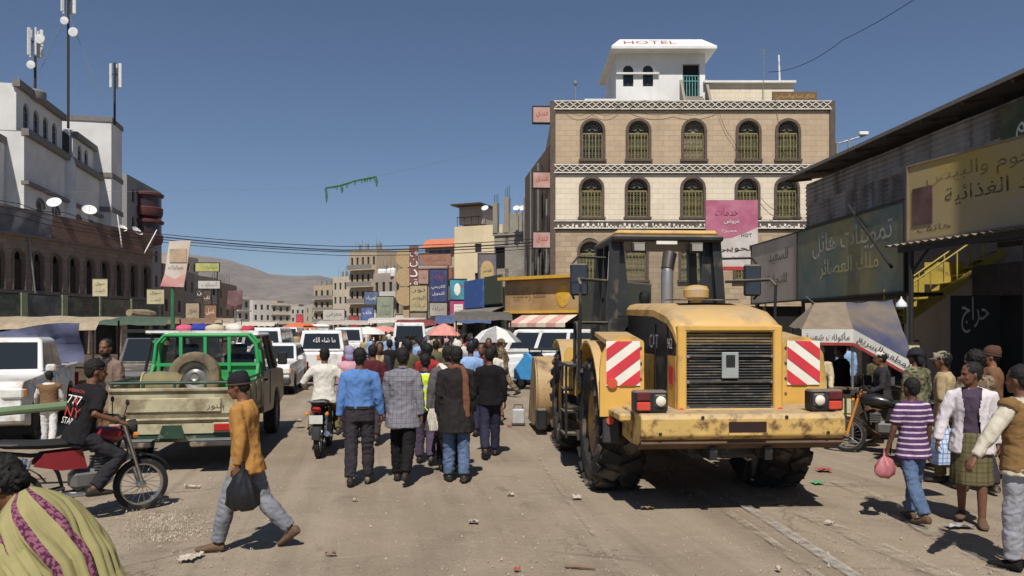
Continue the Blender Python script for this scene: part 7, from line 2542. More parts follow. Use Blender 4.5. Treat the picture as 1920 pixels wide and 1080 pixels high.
# ---- motorcycles
def motorcycle(label, X, Y, yaw, tank, plastic=None, group='motorcycles', orange=False, rackbox=False, z=0., lean=0.):
    o = thing('motorcycle', label, 'motorcycle', (X, Y, z), yaw, group)
    if lean: o.rotation_euler = (0, R(lean), yaw)
    key = 'moto'
    if key not in _WH:
        t = tyre_mesh('tyre', .29, .085, M_TYRE, 0, n=32, rin=.235)
        b = MB(); b.lathe([(.215, -.03), (.24, -.032), (.24, .032), (.215, .03)], (0, 0, 0), (1, 0, 0), 28, closed=True)
        b.lathe([(.02, -.06), (.045, -.05), (.05, 0), (.045, .05), (.02, .06)], (0, 0, 0), (1, 0, 0), 12)
        for i in range(18):
            a = 2 * PI * i / 18
            b.tube([(.03 * (1 if i % 2 else -1), .04 * math.cos(a + .5), .04 * math.sin(a + .5)), (0, .22 * math.cos(a), .22 * math.sin(a))], .003, 4)
        _WH[key] = (t, b.mesh('rim', M_CHROME, 30))
    t, rm = _WH[key]
    for y in (.62, -.62):
        q = child(o, 'wheel', t, (0, y, .285)); child(q, 'rim', rm)
    D, CH = M_DSTEEL, M_CHROME
    b = MB()
    b.tube([(0, .45, .92), (0, .25, .75), (0, -.1, .72), (0, -.45, .72), (0, -.75, .78)], .022, 8)
    b.tube([(0, .42, .85), (0, .3, .45), (0, .1, .3), (0, -.15, .3), (0, -.2, .5), (0, -.3, .7)], .02, 8)
    for s in (-1, 1):
        b.tube([(s * .05, -.15, .35), (s * .07, -.62, .285)], .016, 6)
    b.build('frame', D, o)
    for s in (-1, 1):
        MB().tube([(s * .065, .62, .285), (s * .065, .52, .65), (s * .065, .43, .96)], .022, 8).build('fork', mat('orange_fork', srgb(214, 136, 50), .5) if orange else CH, o)
        MB().tube([(s * .1, -.6, .33), (s * .1, -.48, .68)], .026, 8).build('shock', CH, o)
        MB().tube([(s * .02, .44, 1.0), (s * .12, .42, 1.06), (s * .26, .34, 1.06), (s * .36, .26, 1.03)], .013, 8).build('handlebar', D, o)
        MB().tube([(s * .27, .335, 1.06), (s * .37, .255, 1.03)], .018, 8).build('grip', M_BLACK, o)
        MB().tube([(s * .2, .38, 1.06), (s * .26, .4, 1.2)], .006, 5).build('mirror_stalk', D, o)
        MB().ell((s * .27, .4, 1.23), (.055, .015, .035), 10, 6).build('mirror', D, o)
        MB().tube([(s * .04, .02, .3), (s * .2, .02, .28)], .014, 6).build('foot_peg', D, o)
        MB().lathe([(.01, 0), (.03, 0), (.03, .04), (.01, .05)], (s * .15, .5, .86), (0, 1, 0), 8).build('indicator', M_AMBER, o)
        MB().lathe([(.01, 0), (.03, 0), (.03, .04), (.01, .05)], (s * .15, -.78, .7), (0, -1, 0), 8).build('indicator', M_AMBER, o)
    rings = []
    for y, w, h, zc in ((.42, .06, .05, .86), (.36, .11, .09, .86), (.2, .13, .11, .86), (.02, .12, .1, .83), (-.08, .08, .05, .8)):
        rings.append(ellring(V((0, y, zc)), V((1, 0, 0)), V((0, 0, 1)), w, h, 14))
    MB().loft(rings).build('fuel_tank', tank, o, 60)
    rings = []
    for y, w, h, zc in ((.0, .08, .035, .82), (-.1, .12, .05, .82), (-.4, .13, .05, .83), (-.68, .12, .05, .86), (-.76, .07, .03, .87)):
        rings.append(ellring(V((0, y, zc)), V((1, 0, 0)), V((0, 0, 1)), w, h, 12))
    MB().loft(rings).build('seat', M_BLACK, o, 60)
    b = MB(); b.box((0, .05, .42), (.22, .3, .22), bev=.05)
    for i in range(5):
        b.box((0, .2 + .0 * i, .52 + .03 * i), (.2, .16, .014))
    b.tube([(0, .12, .45), (0, .22, .66)], .07, 10)
    b.build('engine', mat('engine_alloy', srgb(126, 124, 120), .5, .6, dirt=srgb(66, 58, 50), damt=.45), o, 30)
    MB().tube([(.09, .25, .55), (.11, .3, .4), (.12, .1, .27), (.13, -.3, .3), (.14, -.72, .38)], [.018, .018, .02, .04, .045], 10).build('exhaust', CH, o)
    for y0, a0, a1 in ((.62, 20, 150), (-.62, 25, 175)):
        rings = []
        for a in np.linspace(R(a0), R(a1), 9):
            p = V((0, y0 + .33 * math.cos(a), .285 + .33 * math.sin(a)))
            d = V((0, math.cos(a), math.sin(a))) * .01
            rings.append([p + V((-.06, 0, 0)), p + V((.06, 0, 0)), p + V((.05, 0, 0)) + d, p + V((-.05, 0, 0)) + d])
        MB().loft(rings).build('mudguard', plastic or M_BLACK, o, 30)
    h = MB().lathe([(.01, -.1), (.06, -.09), (.085, -.03), (.088, .02)], (0, .54, .93), (0, 1, 0), 16).build('headlamp', M_BLACK, o)
    MB().lathe([(.01, .03), (.06, .025), (.08, .018)], (0, .54, .93), (0, 1, 0), 16).build('lens', M_CLEAR, h)
    for s in (-1, 1):
        MB().prism([(.05, .55), (.0, .75), (-.35, .74), (-.45, .62), (-.2, .55)], (s * .1, 0, 0), (0, 1, 0), (0, 0, 1), (s * .02, 0, 0)).build('side_cover', tank, o, 0)
    MB().box((0, -.84, .76), (.13, .06, .09), bev=.02).build('tail_lamp', M_REDL, o, 0)
    MB().box((0, -.9, .62), (.2, .01, .13)).build('number_plate', mat('moto_plate', srgb(200, 200, 190), .5), o, 0)
    b = MB()
    for s in (-1, 1):
        b.tube([(s * .11, -.5, .84), (s * .12, -.95, .9), (0, -.98, .9)], .01, 6)
    b.bar((-.12, -.85, .9), (.12, -.85, .9), .02, .01); b.build('rack', CH, o)
    MB().tube([(-.06, -.05, .3), (-.18, -.02, .06), (-.18, -.02, .02)], .012, 6).build('side_stand', D, o)
    return o


M_RED = mat('moto_red', srgb(132, 32, 40), .3, coat=.5, dirt=srgb(90, 60, 50), damt=.3)
M_DARK = mat('moto_black', srgb(36, 34, 34), .35, coat=.4, dirt=srgb(92, 82, 70), damt=.35)
M_BLUE = mat('moto_blue', srgb(40, 52, 84), .35, coat=.4, dirt=srgb(92, 82, 70), damt=.3)
# ================================================================== the people in view
C_ = cloth
DK = C_('charcoal', srgb(52, 48, 52)); BLK = C_('black', srgb(26, 24, 25)); JEAN = C_('jean', srgb(86, 104, 132), .3, 5.); GJEAN = C_('grey_jean', srgb(122, 124, 130), .3, 5.)
NAVY = C_('navy', srgb(44, 44, 62)); WHT = C_('white', srgb(206, 200, 188), .06); BRN = C_('brown', srgb(112, 82, 60)); TAN = C_('tan', srgb(164, 146, 112)); GRY = C_('grey', srgb(120, 116, 114))
LBL = C_('light_blue', srgb(136, 166, 204)); OLV = C_('olive', srgb(92, 88, 62)); MAR = C_('maroon', srgb(82, 34, 40)); RED = C_('red', srgb(150, 50, 52)); PNK = C_('pink', srgb(196, 150, 160)); GRN = C_('green', srgb(64, 96, 72)); PUR = C_('purple', srgb(86, 66, 92))
CAMO = camo('camo_green', (srgb(96, 96, 74), srgb(58, 62, 46), srgb(128, 120, 92)))
DCAMO = camo('camo_brown', (srgb(104, 88, 70), srgb(66, 54, 44), srgb(134, 120, 98)))
NEAR = 'people in the street'


def crumple(b, amp, f=22.):
    b.v = [tuple(V(p) + V((mnoise.noise(V(p) * f), mnoise.noise(V(p) * f + V((9, 0, 0))), .4 * mnoise.noise(V(p) * f + V((0, 9, 0))))) * amp) for p in b.v]
    return b


person('man in a blue shirt and charcoal trousers walking away', -1.98, 10.05, 4, Fig(1.75, 1, legL=(-6, 10), legR=(6, 4), armL=(-4, 8, 6), armR=(4, 10, 8), wide=1.06), C_('blue_tucked', srgb(88, 124, 178), .1), DK, group=NEAR)
person('man in a grey checked blazer walking away', -1.44, 10.2, -3, Fig(1.75, 1, legL=(10, 6), legR=(-12, 22), armL=(5, 7, 12), armR=(-6, 9, 10)), WHT, BLK, group=NEAR, jacket=plaid('grey_plaid', srgb(124, 122, 128), srgb(178, 176, 180), srgb(84, 82, 92)), jopen=False, jhem=-.22)
person('man in black jacket and faded jeans with brown scarf', -.74, 10.25, 8, Fig(1.76, 0, legL=(4, 4), legR=(-4, 8), armL=(0, 7, 15), armR=(6, 6, 15)), DK, JEAN, group=NEAR, jacket=C_('black_jacket', srgb(40, 37, 36)), jopen=False, jhem=-.3, scarf=C_('scarf_brown', srgb(112, 76, 58)))
p = person('man with a white shawl over a grey jacket', -.9, 10.9, 0, Fig(1.76, 2, legL=(10, 5), legR=(-10, 20), armL=(-4, 10, 8), armR=(4, 6, 25)), GRY, BLK, group=NEAR, jacket=C_('jacket_grey', srgb(92, 86, 88)), jopen=False, jhem=-.15)
b = MB(); b.tube([(-.2, .1, 1.05), (-.16, .1, 1.36), (-.08, .0, 1.49), (.0, -.1, 1.44), (.06, -.16, 1.25), (.04, -.15, .95), (.06, -.15, .62)], [(.05, .02), (.07, .03), (.08, .04), (.1, .04), (.1, .03), (.09, .025), (.07, .02)], 10)
t = b.build('shawl', WHT, p, 60); vox_job(b, t, [WHT], .014, 3, folds(.012, 14, 4))
person('man in a yellow high-visibility vest in the crowd', -1.3, 11.6, 5, Fig(1.62, 0, legL=(6, 5), legR=(-8, 15)), NAVY, C_('purple_grey', srgb(78, 66, 84)), group=NEAR, voxel=.016, vest=striped('hi_vis', srgb(206, 226, 60), srgb(214, 216, 210), .22, .22))

boy = gp(462, 1029)
person('boy in a mustard sweater and black beanie striding left', boy.x, boy.y, 88, Fig(1.64, 4, legL=(20, 6), legR=(-17, 26, -34), armL=(-6, 7, 14), armR=(8, 6, 16), head=(0, 16)), C_('mustard', srgb(168, 122, 66), .14), GJEAN, group=NEAR, hair='short', hat='beanie', hatm=C_('beanie_black', srgb(34, 32, 36)), hem=-.16, shoes=SANDAL, voxel=.0105)
bag = thing('carrier_bag', 'black plastic bag hanging from the striding boy\'s hand', 'bag', (boy.x + .06, boy.y - .27, .42))
BAGB = mat('black_plastic', (.014, .014, .016), .4, var=.3, bump=.5, bscale=25)
rings = [ellring(V((0, 0, z)), V((1, 0, 0)), V((0, 1, 0)), rx, ry, 28) for z, rx, ry in ((0, .09, .05), (.05, .15, .08), (.18, .14, .08), (.3, .07, .05), (.37, .025, .02), (.44, .02, .015))]
crumple(MB().loft(rings), .03).build('bag_body', BAGB, bag, 60)

# rider on the red motorcycle
RY = R(-47)
motorcycle('red motorcycle of the rider in the black printed shirt', -4.62, 8.26, RY, M_RED)
rf = Fig(1.74, 14, hip=.9, footL=(-.2, .08, .33), footR=(.2, .08, .33), handL=(-.34, .3, 1.04), handR=(.34, .3, 1.04), head=(-4, 5), poleKnee=(0, 1, .6), twist=22)
pr = person('motorcycle rider in a black shirt with red and white print', -4.62, 8.26, -47, rf, C_('tee_black', srgb(30, 28, 30)), C_('rider_trousers', srgb(44, 42, 46)), group=NEAR, sleeve=.9, hem=-.1, hat='skullcap', hatm=C_('cap_black', srgb(30, 28, 28)), voxel=.0115)
for s, z, w, h, m in (('FASHION', .44, .24, .035, INK_RED), ('777', .345, .22, .09, INK_WHITE), ('R', .33, .08, .09, INK_RED), ('NY', .215, .23, .1, INK_RED), ('STAR', .12, .18, .07, INK_WHITE)):
    c = rf.U((.03 if s == 'R' else 0, -.148, z)) - rf.ty * (.012 if z > .3 else -.004)
    lettering(pr, s, c, rf.tx, rf.tz, w, h, m, 'shirt_print')
person('bearded man in a brown blazer facing the camera', -6.1, 11.6, 176, Fig(1.84, -2, armL=(0, 6, 12), armR=(0, 6, 12)), DK, BRN, group=NEAR, jacket=C_('blazer_brown', srgb(128, 108, 94)), jhem=-.2, voxel=.013, beard=True)
ch = gp(92, 838)
person('child in a brown vest and white trousers at the left', ch.x, ch.y, 20, Fig(1.28, 3, legL=(8, 5), legR=(-8, 14), armL=(20, 18, 30), armR=(10, 14, 20)), WHT, C_('white_trousers', srgb(208, 204, 200)), group=NEAR, vest=C_('vest_brown', srgb(120, 92, 66)), voxel=.014)


# hunched figure under the olive shawl
def shawl_person():
    f = Fig(1.55, 38, legL=(6, 4), legR=(-4, 6), handL=(-.12, .5, .75), handR=(.12, .48, .8), head=(30, 46))
    o = person('hunched person under an olive and purple shawl in the near corner', -1.98, 3.5, 74, f, MAR, MAR, hair='bushy', hem=-.3, voxel=.011, skirt=MAR, skirt_z=.2)
    mo = mat('olive_shawl', srgb(150, 142, 98), .95, var=.12, scale=7, bump=.3, bscale=260, spec=.1)
    t = NT('purple_border')
    c = t.mix(t.ramp(t.noise(60., 2., .5, t.coords(False)), .46, .54), srgb(82, 42, 64), srgb(136, 88, 104))
    mp = t.out(c, .95, 0., .1)
    path = [(.575, .06, .065), (.545, .1, .085), (.5, .155, .11), (.43, .2, .135), (.3, .215, .15), (.15, .215, .155), (0, .21, .16), (-.2, .205, .165), (-.4, .21, .17), (-.6, .215, .175)]
    pz = [-p[0] for p in path]
    n, rows = 220, 60
    b = MB()
    for j in range(rows + 1):
        v = j / rows
        z = .575 - 1.175 * v ** 1.15
        rx, ry = np.interp(-z, pz, [p[1] for p in path]), np.interp(-z, pz, [p[2] for p in path])
        cc = f.U((0, -.03, max(z, 0))) + V((0, .03 * (z < 0), min(z, 0)))
        ey = f.M @ V((0, 1, 0)) if z > .1 else V((0, 1, 0))
        for i in range(n):
            a = 2 * PI * i / n + .55 * v
            w = a + .35 * math.sin(2.2 * v + 1) + .25 * mnoise.noise(V((math.cos(a) * 1.5, math.sin(a) * 1.5, v * 2.5)))
            fo = .55 * abs(math.sin(w * 5.5)) + .3 * abs(math.sin(w * 12 + 3 * v)) + .35 * mnoise.noise(V((math.cos(a) * 3, math.sin(a) * 3, v * 7)))
            g = min(1., v * 3.) * (.9 + .5 * mnoise.noise(V((v * 4, a, 3))))
            r_ = 1 + .3 * g * (fo - .35)
            b.v.append(tuple(cc + V((1, 0, 0)) * (rx * r_ * math.cos(a)) + ey * (ry * r_ * math.sin(a))))
    for j in range(rows):
        for i in range(n):
            i2 = (i + 1) % n
            b.f.append((j * n + i, j * n + i2, (j + 1) * n + i2, (j + 1) * n + i))
            a = 2 * PI * (i + .5) / n
            b.m.append(1 if any(abs((a - q + PI) % (2 * PI) - PI) < .1 for q in (PI - 1.3, PI - .72, PI - .1, PI + .55, PI + 1.2)) else 0)
    b.build('shawl', [mo, mp], o, 70)
    # loose end thrown over the shoulder
    e = MB()
    rg = []
    for k in range(15):
        q = k / 14
        p = [f.U((.12, .13, .5)), f.U((0, .12, .58)), f.U((-.14, .06, .53)), f.U((-.23, -.02, .34)), f.U((-.27, -.08, .12)), f.U((-.27, -.1, 0)) + V((0, 0, -.25))]
        x = q * (len(p) - 1); i0 = min(int(x), len(p) - 2)
        cc = p[i0].lerp(p[i0 + 1], x - i0)
        rg.append([cc + V((-.035 * (1 + .4 * abs(math.sin(3.1 * aa + q * 4))) * math.cos(aa), .075 * math.sin(aa) * (1 + .25 * math.sin(5 * aa)), .02 * math.sin(aa * 2))) for aa in np.linspace(0, 2 * PI, 29)[:-1]])
    e.loft(rg)
    e.build('shawl_end', mo, o, 70)


shawl_person()

# white-shirt rider and passengers in the middle
motorcycle('dark motorcycle ridden away by the man in the white shirt', -3.1, 12.75, R(6), M_DARK)
person('motorcycle rider in a white shirt seen from behind', -3.1, 12.75, 6, Fig(1.72, 8, hip=.9, footL=(-.22, .08, .32), footR=(.22, .08, .32), handL=(-.35, .28, 1.04), handR=(.35, .28, 1.04), poleKnee=(0, 1, .5)), WHT, OLV, group=NEAR, voxel=.014, hem=-.12)
person('person with a lavender head cloth ahead of the white shirt', -3.0, 14.3, 10, Fig(1.66, 4, legL=(6, 4), legR=(-6, 10)), PNK, NAVY, group=NEAR, voxel=.018, hat='shawlhead', hatm=C_('lavender', srgb(150, 140, 172)))
motorcycle('motorcycle in the crowd beside the white minibus', -3.2, 20.2, R(8), M_BLUE)
person('motorcyclist in a dark jacket beside the white minibus', -3.2, 20.2, 8, Fig(1.74, 6, hip=.9, footL=(-.22, .08, .32), footR=(.22, .08, .32), handL=(-.35, .28, 1.04), handR=(.35, .28, 1.04), poleKnee=(0, 1, .5)), BLK, GRY, group=NEAR, voxel=.02)

# right-hand side
pb = gp(1712, 978)
person('boy in a purple striped shirt and jeans walking away', pb.x, pb.y, 12, Fig(1.5, 2, legL=(-14, 16), legR=(12, 4), armL=(2, 16, 12), armR=(0, 8, 10)), striped('purple_stripe', srgb(84, 56, 92), srgb(206, 190, 206), .058, .3), JEAN, group=NEAR, sleeve=.75, hem=-.16, shoes=SANDAL, voxel=.0115, skin=1)
pk = thing('carrier_bag', 'pink plastic bag held low by the boy in stripes', 'bag', (pb.x - .3, pb.y + .0, .46))
rings = [ellring(V((0, 0, z)), V((1, 0, 0)), V((0, 1, 0)), rx, ry, 28) for z, rx, ry in ((0, .05, .05), (.04, .1, .08), (.12, .105, .085), (.19, .06, .05), (.23, .015, .015), (.31, .012, .012))]
crumple(MB().loft(rings), .03).build('bag_body', mat('pink_plastic', srgb(170, 104, 108), .5, var=.3, bump=.5, bscale=20), pk, 60)
person('man in a tan shirt and cap looking left', 5.72, 10.2, 52, Fig(1.7, 3, legL=(6, 5), legR=(-6, 8), armL=(2, 10, 12), armR=(0, 8, 12)), TAN, OLV, group=NEAR, hair='short', hat='cap', hatm=C_('cap_khaki', srgb(150, 138, 118)), sleeve=1.1, voxel=.013)
person('man in green camouflage behind the man in the cap', 5.85, 11.2, 20, Fig(1.72, 0), CAMO, CAMO, group=NEAR, hat='wrap', hatm=C_('wrap_dark', srgb(42, 42, 48)), voxel=.015)
wm = gp(1822, 982)
person('man in an open white jacket and wrap skirt looking right', wm.x, wm.y, 150, Fig(1.66, 2, legL=(10, 8), legR=(-8, 12), armL=(-4, 8, 12), armR=(2, 20, 14), head=(-62, 4), twist=8), C_('plum_shirt', srgb(74, 60, 74)), None, group=NEAR, jacket=C_('white_jacket', srgb(206, 198, 200), .05), jhem=-.16, skirt=plaid('olive_check', srgb(104, 96, 66), srgb(140, 128, 92), srgb(66, 60, 44), .1), skirt_z=.42, shoes=SANDAL, voxel=.0115)
sb = thing('striped_bag', 'blue and white striped carrier bag held beside the plum shirt', 'bag', (5.12, 9.15, .42), R(8))
b = MB(); b.loft([[V((-.13, -.07, 0)), V((.13, -.07, 0)), V((.13, .07, 0)), V((-.13, .07, 0))], [V((-.14, -.085, .18)), V((.14, -.085, .18)), V((.14, .085, .18)), V((-.14, .085, .18))], [V((-.12, -.03, .42)), V((.12, -.03, .42)), V((.12, .03, .42)), V((-.12, .03, .42))]])
b.build('bag_body', plaid('blue_check_bag', srgb(196, 206, 222), srgb(48, 92, 170), srgb(96, 140, 196), .11), sb, 0, bevel=.01)
MB().tube([(-.06, 0, .41), (-.03, 0, .52), (.03, 0, .52), (.06, 0, .41)], .008, 6).build('bag_handle', WHT, sb)
rm = gp(1905, 1068)
vm = person('man in a brown quilted vest and cream sleeves at the right edge', rm.x + .06, rm.y, 28, Fig(1.7, 2, legL=(4, 4), legR=(-4, 6), handL=(-.52, .12, .93), armR=(0, 8, 20), poleElbow=(-1, -.4, -.2)), C_('cream_knit', srgb(190, 182, 164)), C_('silver_track', srgb(150, 150, 156), .2, 8., .45), group=NEAR, vest=C_('quilt_brown', srgb(126, 98, 62)), voxel=.0115, loose=.02, hair='short', shoes=BLK)
person('dark-capped man behind the white jacket at the right', 6.45, 10.4, 60, Fig(1.76, 0), BRN, DK, group=NEAR, hat='beanie', hatm=C_('cap_brown', srgb(84, 60, 48)), voxel=.015, skin=2)
person('bushy-haired man in grey camouflage at the right', 5.75, 9.6, 5, Fig(1.72, 0), DCAMO, DK, group=NEAR, hair='bushy', voxel=.014)
person('dark-skinned youth in a black top behind the right-hand group', 6.9, 11.6, 95, Fig(1.66, 0), BLK, NAVY, group=NEAR, voxel=.016, skin=1)
motorcycle('parked black motorcycle with orange forks by the food cart', 6.05, 12.4, R(62), M_DARK, group='motorcycles', orange=True, lean=0)
person('man in a white skullcap at the black motorcycle', 6.2, 12.9, 75, Fig(1.66, 5, hip=.86, footL=(-.22, .1, .2), footR=(.22, .1, .2), handL=(-.2, .3, .95), handR=(.25, .3, .95), poleKnee=(0, 1, .3)), DK, BRN, group=NEAR, hat='skullcap', hatm=WHT, voxel=.016)
person('vendor in a beige shirt beside the loader at the food cart', 5.55, 14.0, 150, Fig(1.7, 4, armL=(20, 10, 30), armR=(15, 10, 30)), C_('beige', srgb(186, 172, 138)), DK, group=NEAR, voxel=.017, hat='wrap', hatm=WHT)
person('customer in a dark jacket at the food cart', 6.1, 14.3, 40, Fig(1.7, 2), BLK, NAVY, group=NEAR, voxel=.017)
# operator in the cab
person('operator sitting in the loader cab', 1.98, 11.5, 6, Fig(1.7, 4, hip=1.78, footL=(-.16, .48, 1.42), footR=(.16, .48, 1.42), handL=(-.16, .42, 2.1), handR=(.16, .42, 2.1)), C_('operator_green', srgb(66, 72, 60)), DK, voxel=.018)
# men in blue, soldier, strollers between the crowd and the loader
person('guard in a pale blue shirt with shoulder straps', -.78, 14.6, 2, Fig(1.74, 0, legL=(8, 4), legR=(-8, 14)), LBL, NAVY, group=NEAR, voxel=.018, hat='cap', hatm=C_('cap_blue', srgb(70, 110, 180)))
person('second guard in pale blue further along', -.82, 17.2, 2, Fig(1.76, 0, legL=(-8, 14), legR=(8, 4)), C_('blue_camo', srgb(124, 150, 186), .3, 14.), NAVY, group=NEAR, voxel=.02)
sd = gp(943, 745)
person('soldier in brown camouflage walking left past the bucket', sd.x, sd.y, 70, Fig(1.72, 6, legL=(22, 8), legR=(-20, 24), armL=(20, 10, 40), armR=(-15, 8, 30)), DCAMO, DCAMO, group=NEAR, voxel=.02, hat='wrap', hatm=DCAMO)
person('bearded man in dark clothes facing the camera near the white off-roader', -.62, 20.5, 178, Fig(1.72, 0), BLK, BLK, group=NEAR, voxel=.02)

# ---- crowd bases
flush_jobs()
bases = []
for i, (fg, kw) in enumerate(((Fig(1.72, 1, legL=(14, 8), legR=(-14, 22)), {}), (Fig(1.7, 1, legL=(-12, 20), legR=(12, 6), armL=(10, 8, 20), armR=(-10, 8, 20)), {}), (Fig(1.75, 0, legL=(3, 3), legR=(-3, 6), armL=(10, 12, 60)), {}), (Fig(1.7, 0, legL=(10, 5), legR=(-10, 18)), dict(hair='bushy')), (Fig(1.74, 2, legL=(8, 6), legR=(-8, 12)), dict(hat='wrap', hatm=WHT, jacket=GRY, jopen=False)), (Fig(1.68, 0), dict(skirt=BRN, skirt_z=.3, jacket=DK)))):
    X, Y, fc, lab = ((-2.45, 13.6, 4, 'man in a maroon shirt close behind the blue shirt'), (-.35, 12.2, 6, 'man in black behind the brown scarf'), (-2.1, 15.6, 20, 'man in an olive shirt pausing in the crowd'), (-1.55, 14.2, -4, 'bushy-haired youth in red ahead of the checked blazer'), (-1.15, 16.3, 3, 'man in white head wrap and grey jacket ahead of the vest'), (-2.9, 17.0, 185, 'man in wrap skirt facing the camera mid-crowd'))[i]
    bases.append(person(lab, X, Y, fc, fg, (MAR, BLK, OLV, RED, WHT, TAN)[i], (DK, NAVY, BRN, JEAN, DK, None)[i], group='people deep in the crowd', voxel=.024, **kw))
flush_jobs()
tops = [('maroon', MAR), ('black', BLK), ('white', WHT), ('pale blue', LBL), ('olive', OLV), ('red', RED), ('tan', TAN), ('grey', GRY), ('green', GRN), ('pink', PNK), ('navy', NAVY), ('purple', PUR), ('brown', BRN)]
wheres = ['far up the street', 'by the minibus', 'past the guards', 'in mid street', 'near the dark stall', 'by the market umbrellas', 'among the vans', 'left of the minibus']
r5 = random.Random(11)
spots = []
blocked = [(q.location.x, q.location.y) for q in COL.objects if q.name.split('.')[0] in ('van', 'minivan', 'off_roader', 'hatchback', 'three_wheeler', 'motorcycle')]
for i in range(86):
    Y = 15.5 + 30 * (i / 86) ** 1.05 + r5.uniform(-.8, .8)
    px = r5.triangular(640, 910, 830) if i % 5 else r5.uniform(860, 940)
    if i > 78: px, Y = r5.uniform(1575, 1720), r5.uniform(15.5, 21)
    if i % 9 == 4: px, Y = r5.uniform(490, 542), r5.uniform(26, 44)
    X = (px - 960) / F * Y
    if any((X - a) ** 2 + (Y - c) ** 2 < .4 for a, c in spots) or any(abs(X - a) < 1.3 and abs(Y - c) < 2.7 for a, c in blocked): continue
    spots.append((X, Y))
used = set()
for i, (X, Y) in enumerate(spots):
    px = 960 + X / Y * F
    w = 'behind the food cart' if px > 1200 else 'left of the minibus' if px < 560 else 'by the minibus' if px < 660 and Y < 34 else 'near the dark stall' if px > 850 else 'past the guards' if px > 800 else 'far up the street' if Y > 34 else 'in mid street'
    tn, tm = tops[i % len(tops)]
    verb = 'walking away' if i % 3 else 'facing the camera'
    lab = 'person in %s %s %s' % (tn, verb, w)
    for extra in ('', ' with a white head wrap', ' with bushy hair', ' pausing', ' in dark trousers', ' in brown trousers'):
        if lab + extra not in used: lab += extra; break
    used.add(lab)
    bi = 4 if 'wrap' in lab else 3 if 'bushy' in lab else 2 if 'pausing' in lab else r5.choice((0, 1, 2, 3, 5, 0, 1))
    c = copy_tree(bases[bi])
    c['label'] = lab
    c.location = (X, Y, 0)
    c.rotation_euler = (0, 0, R(r5.uniform(-20, 20) * (2.2 if i % 4 == 0 else 1) + (0 if i % 3 else 180)))
    if px > 1200: c.rotation_euler = (0, 0, r5.uniform(0, 6.2))
    sc = r5.uniform(.86, 1.04)
    c.scale = (sc, sc, sc)
    for chd in c.children:
        nm = chd.name.split('.')[0]
        m = tm if nm in ('shirt', 'jacket', 'collar') else ((DK, NAVY, BRN, JEAN, BLK, GRY)[i % 6] if nm == 'trousers' else None)
        if m is not None and chd.material_slots:
            chd.material_slots[0].link = 'OBJECT'
            chd.material_slots[0].material = m


# far crowd that reads as one mass
def far_crowd():
    cm = [m for _, m in tops] + [SKIN[0], HAIR, DK]
    src = []
    for ch in bases[0].children:
        me = ch.data
        if len(me.vertices) > 12:
            src.append((ch.name.split('.')[0], me))
    b = MB()
    r6 = random.Random(5)
    low = []
    for nm, me in src:
        bm = bmesh.new(); bm.from_mesh(me)
        bmesh.ops.remove_doubles(bm, verts=bm.verts, dist=.07)
        low.append((nm, [v.co.copy() for v in bm.verts], [[v.index for v in f.verts] for f in bm.faces]))
        bm.free()
    for i in range(150):
        Y = r6.uniform(46, 120)
        px = r6.uniform(520, 800 - (Y - 46) * .6)
        X = (px - 960) / F * Y
        k = r6.randrange(len(tops))
        M_ = Matrix.Rotation(r6.uniform(-.3, .3) + (PI if r6.random() < .4 else 0), 3, 'Z')
        for nm, vs, fs in low:
            mi = k if nm == 'shirt' else len(tops) + {'body': 0, 'hair': 1}.get(nm, 2)
            b.add([M_ @ p + V((X, Y, 0)) for p in vs], fs, mi)
    tag(b.build('crowd', cm, smooth=60), 'dense far crowd filling the end of the street', 'crowd', kind='stuff')


far_crowd()
# ================================================================== stalls, carts and small things
def umbrella(label, px, py, Y, r, cols, zt=None, rib=8):
    c = at(px, py, Y)
    o = thing('market_umbrella', label, 'umbrella', (c.x, c.y, 0), rnd.uniform(0, 1), 'market umbrellas')
    zt = c.z
    for i in range(rib):
        a, a2 = 2 * PI * i / rib, 2 * PI * (i + 1) / rib
        b = MB()
        P = lambda aa, rr, z: V((rr * math.cos(aa), rr * math.sin(aa), z))
        mid = (a + a2) / 2
        b.add([V((0, 0, zt)), P(a, r * .55, zt - .16), P(mid, r * .53, zt - .19), P(a2, r * .55, zt - .16), P(a, r, zt - .5), P(mid, r * .93, zt - .5), P(a2, r, zt - .5)], [(0, 1, 2), (0, 2, 3), (1, 4, 5, 2), (2, 5, 6, 3)])
        b.build('canopy_panel', cols[i % len(cols)], o, 60)
    MB().tube([(0, 0, 0), (0, 0, zt)], .025, 8).build('pole', M_STEEL, o)


UM = [C_('umb_white', srgb(214, 210, 204)), C_('umb_grey', srgb(150, 148, 146)), C_('umb_orange', srgb(206, 110, 72)), C_('umb_red', srgb(170, 66, 60)), C_('umb_pink', srgb(206, 140, 130))]
umbrella('white and grey market umbrella left of the white off-roader', 930, 611, 24, .8, UM[:2])
umbrella('orange market umbrella above the far crowd', 562, 604, 60, 1.6, [UM[2]])
umbrella('pinkish red market umbrella above the blue cap', 832, 606, 32, .7, [UM[4]])
umbrella('grey umbrella further along the crowd', 815, 612, 44, 1.0, [UM[1], UM[0]])
umbrella('white umbrella deep in the crowd', 690, 612, 50, 1.2, [UM[0]])
umbrella('pink umbrella deep in the crowd', 720, 610, 55, 1.4, [UM[4]])


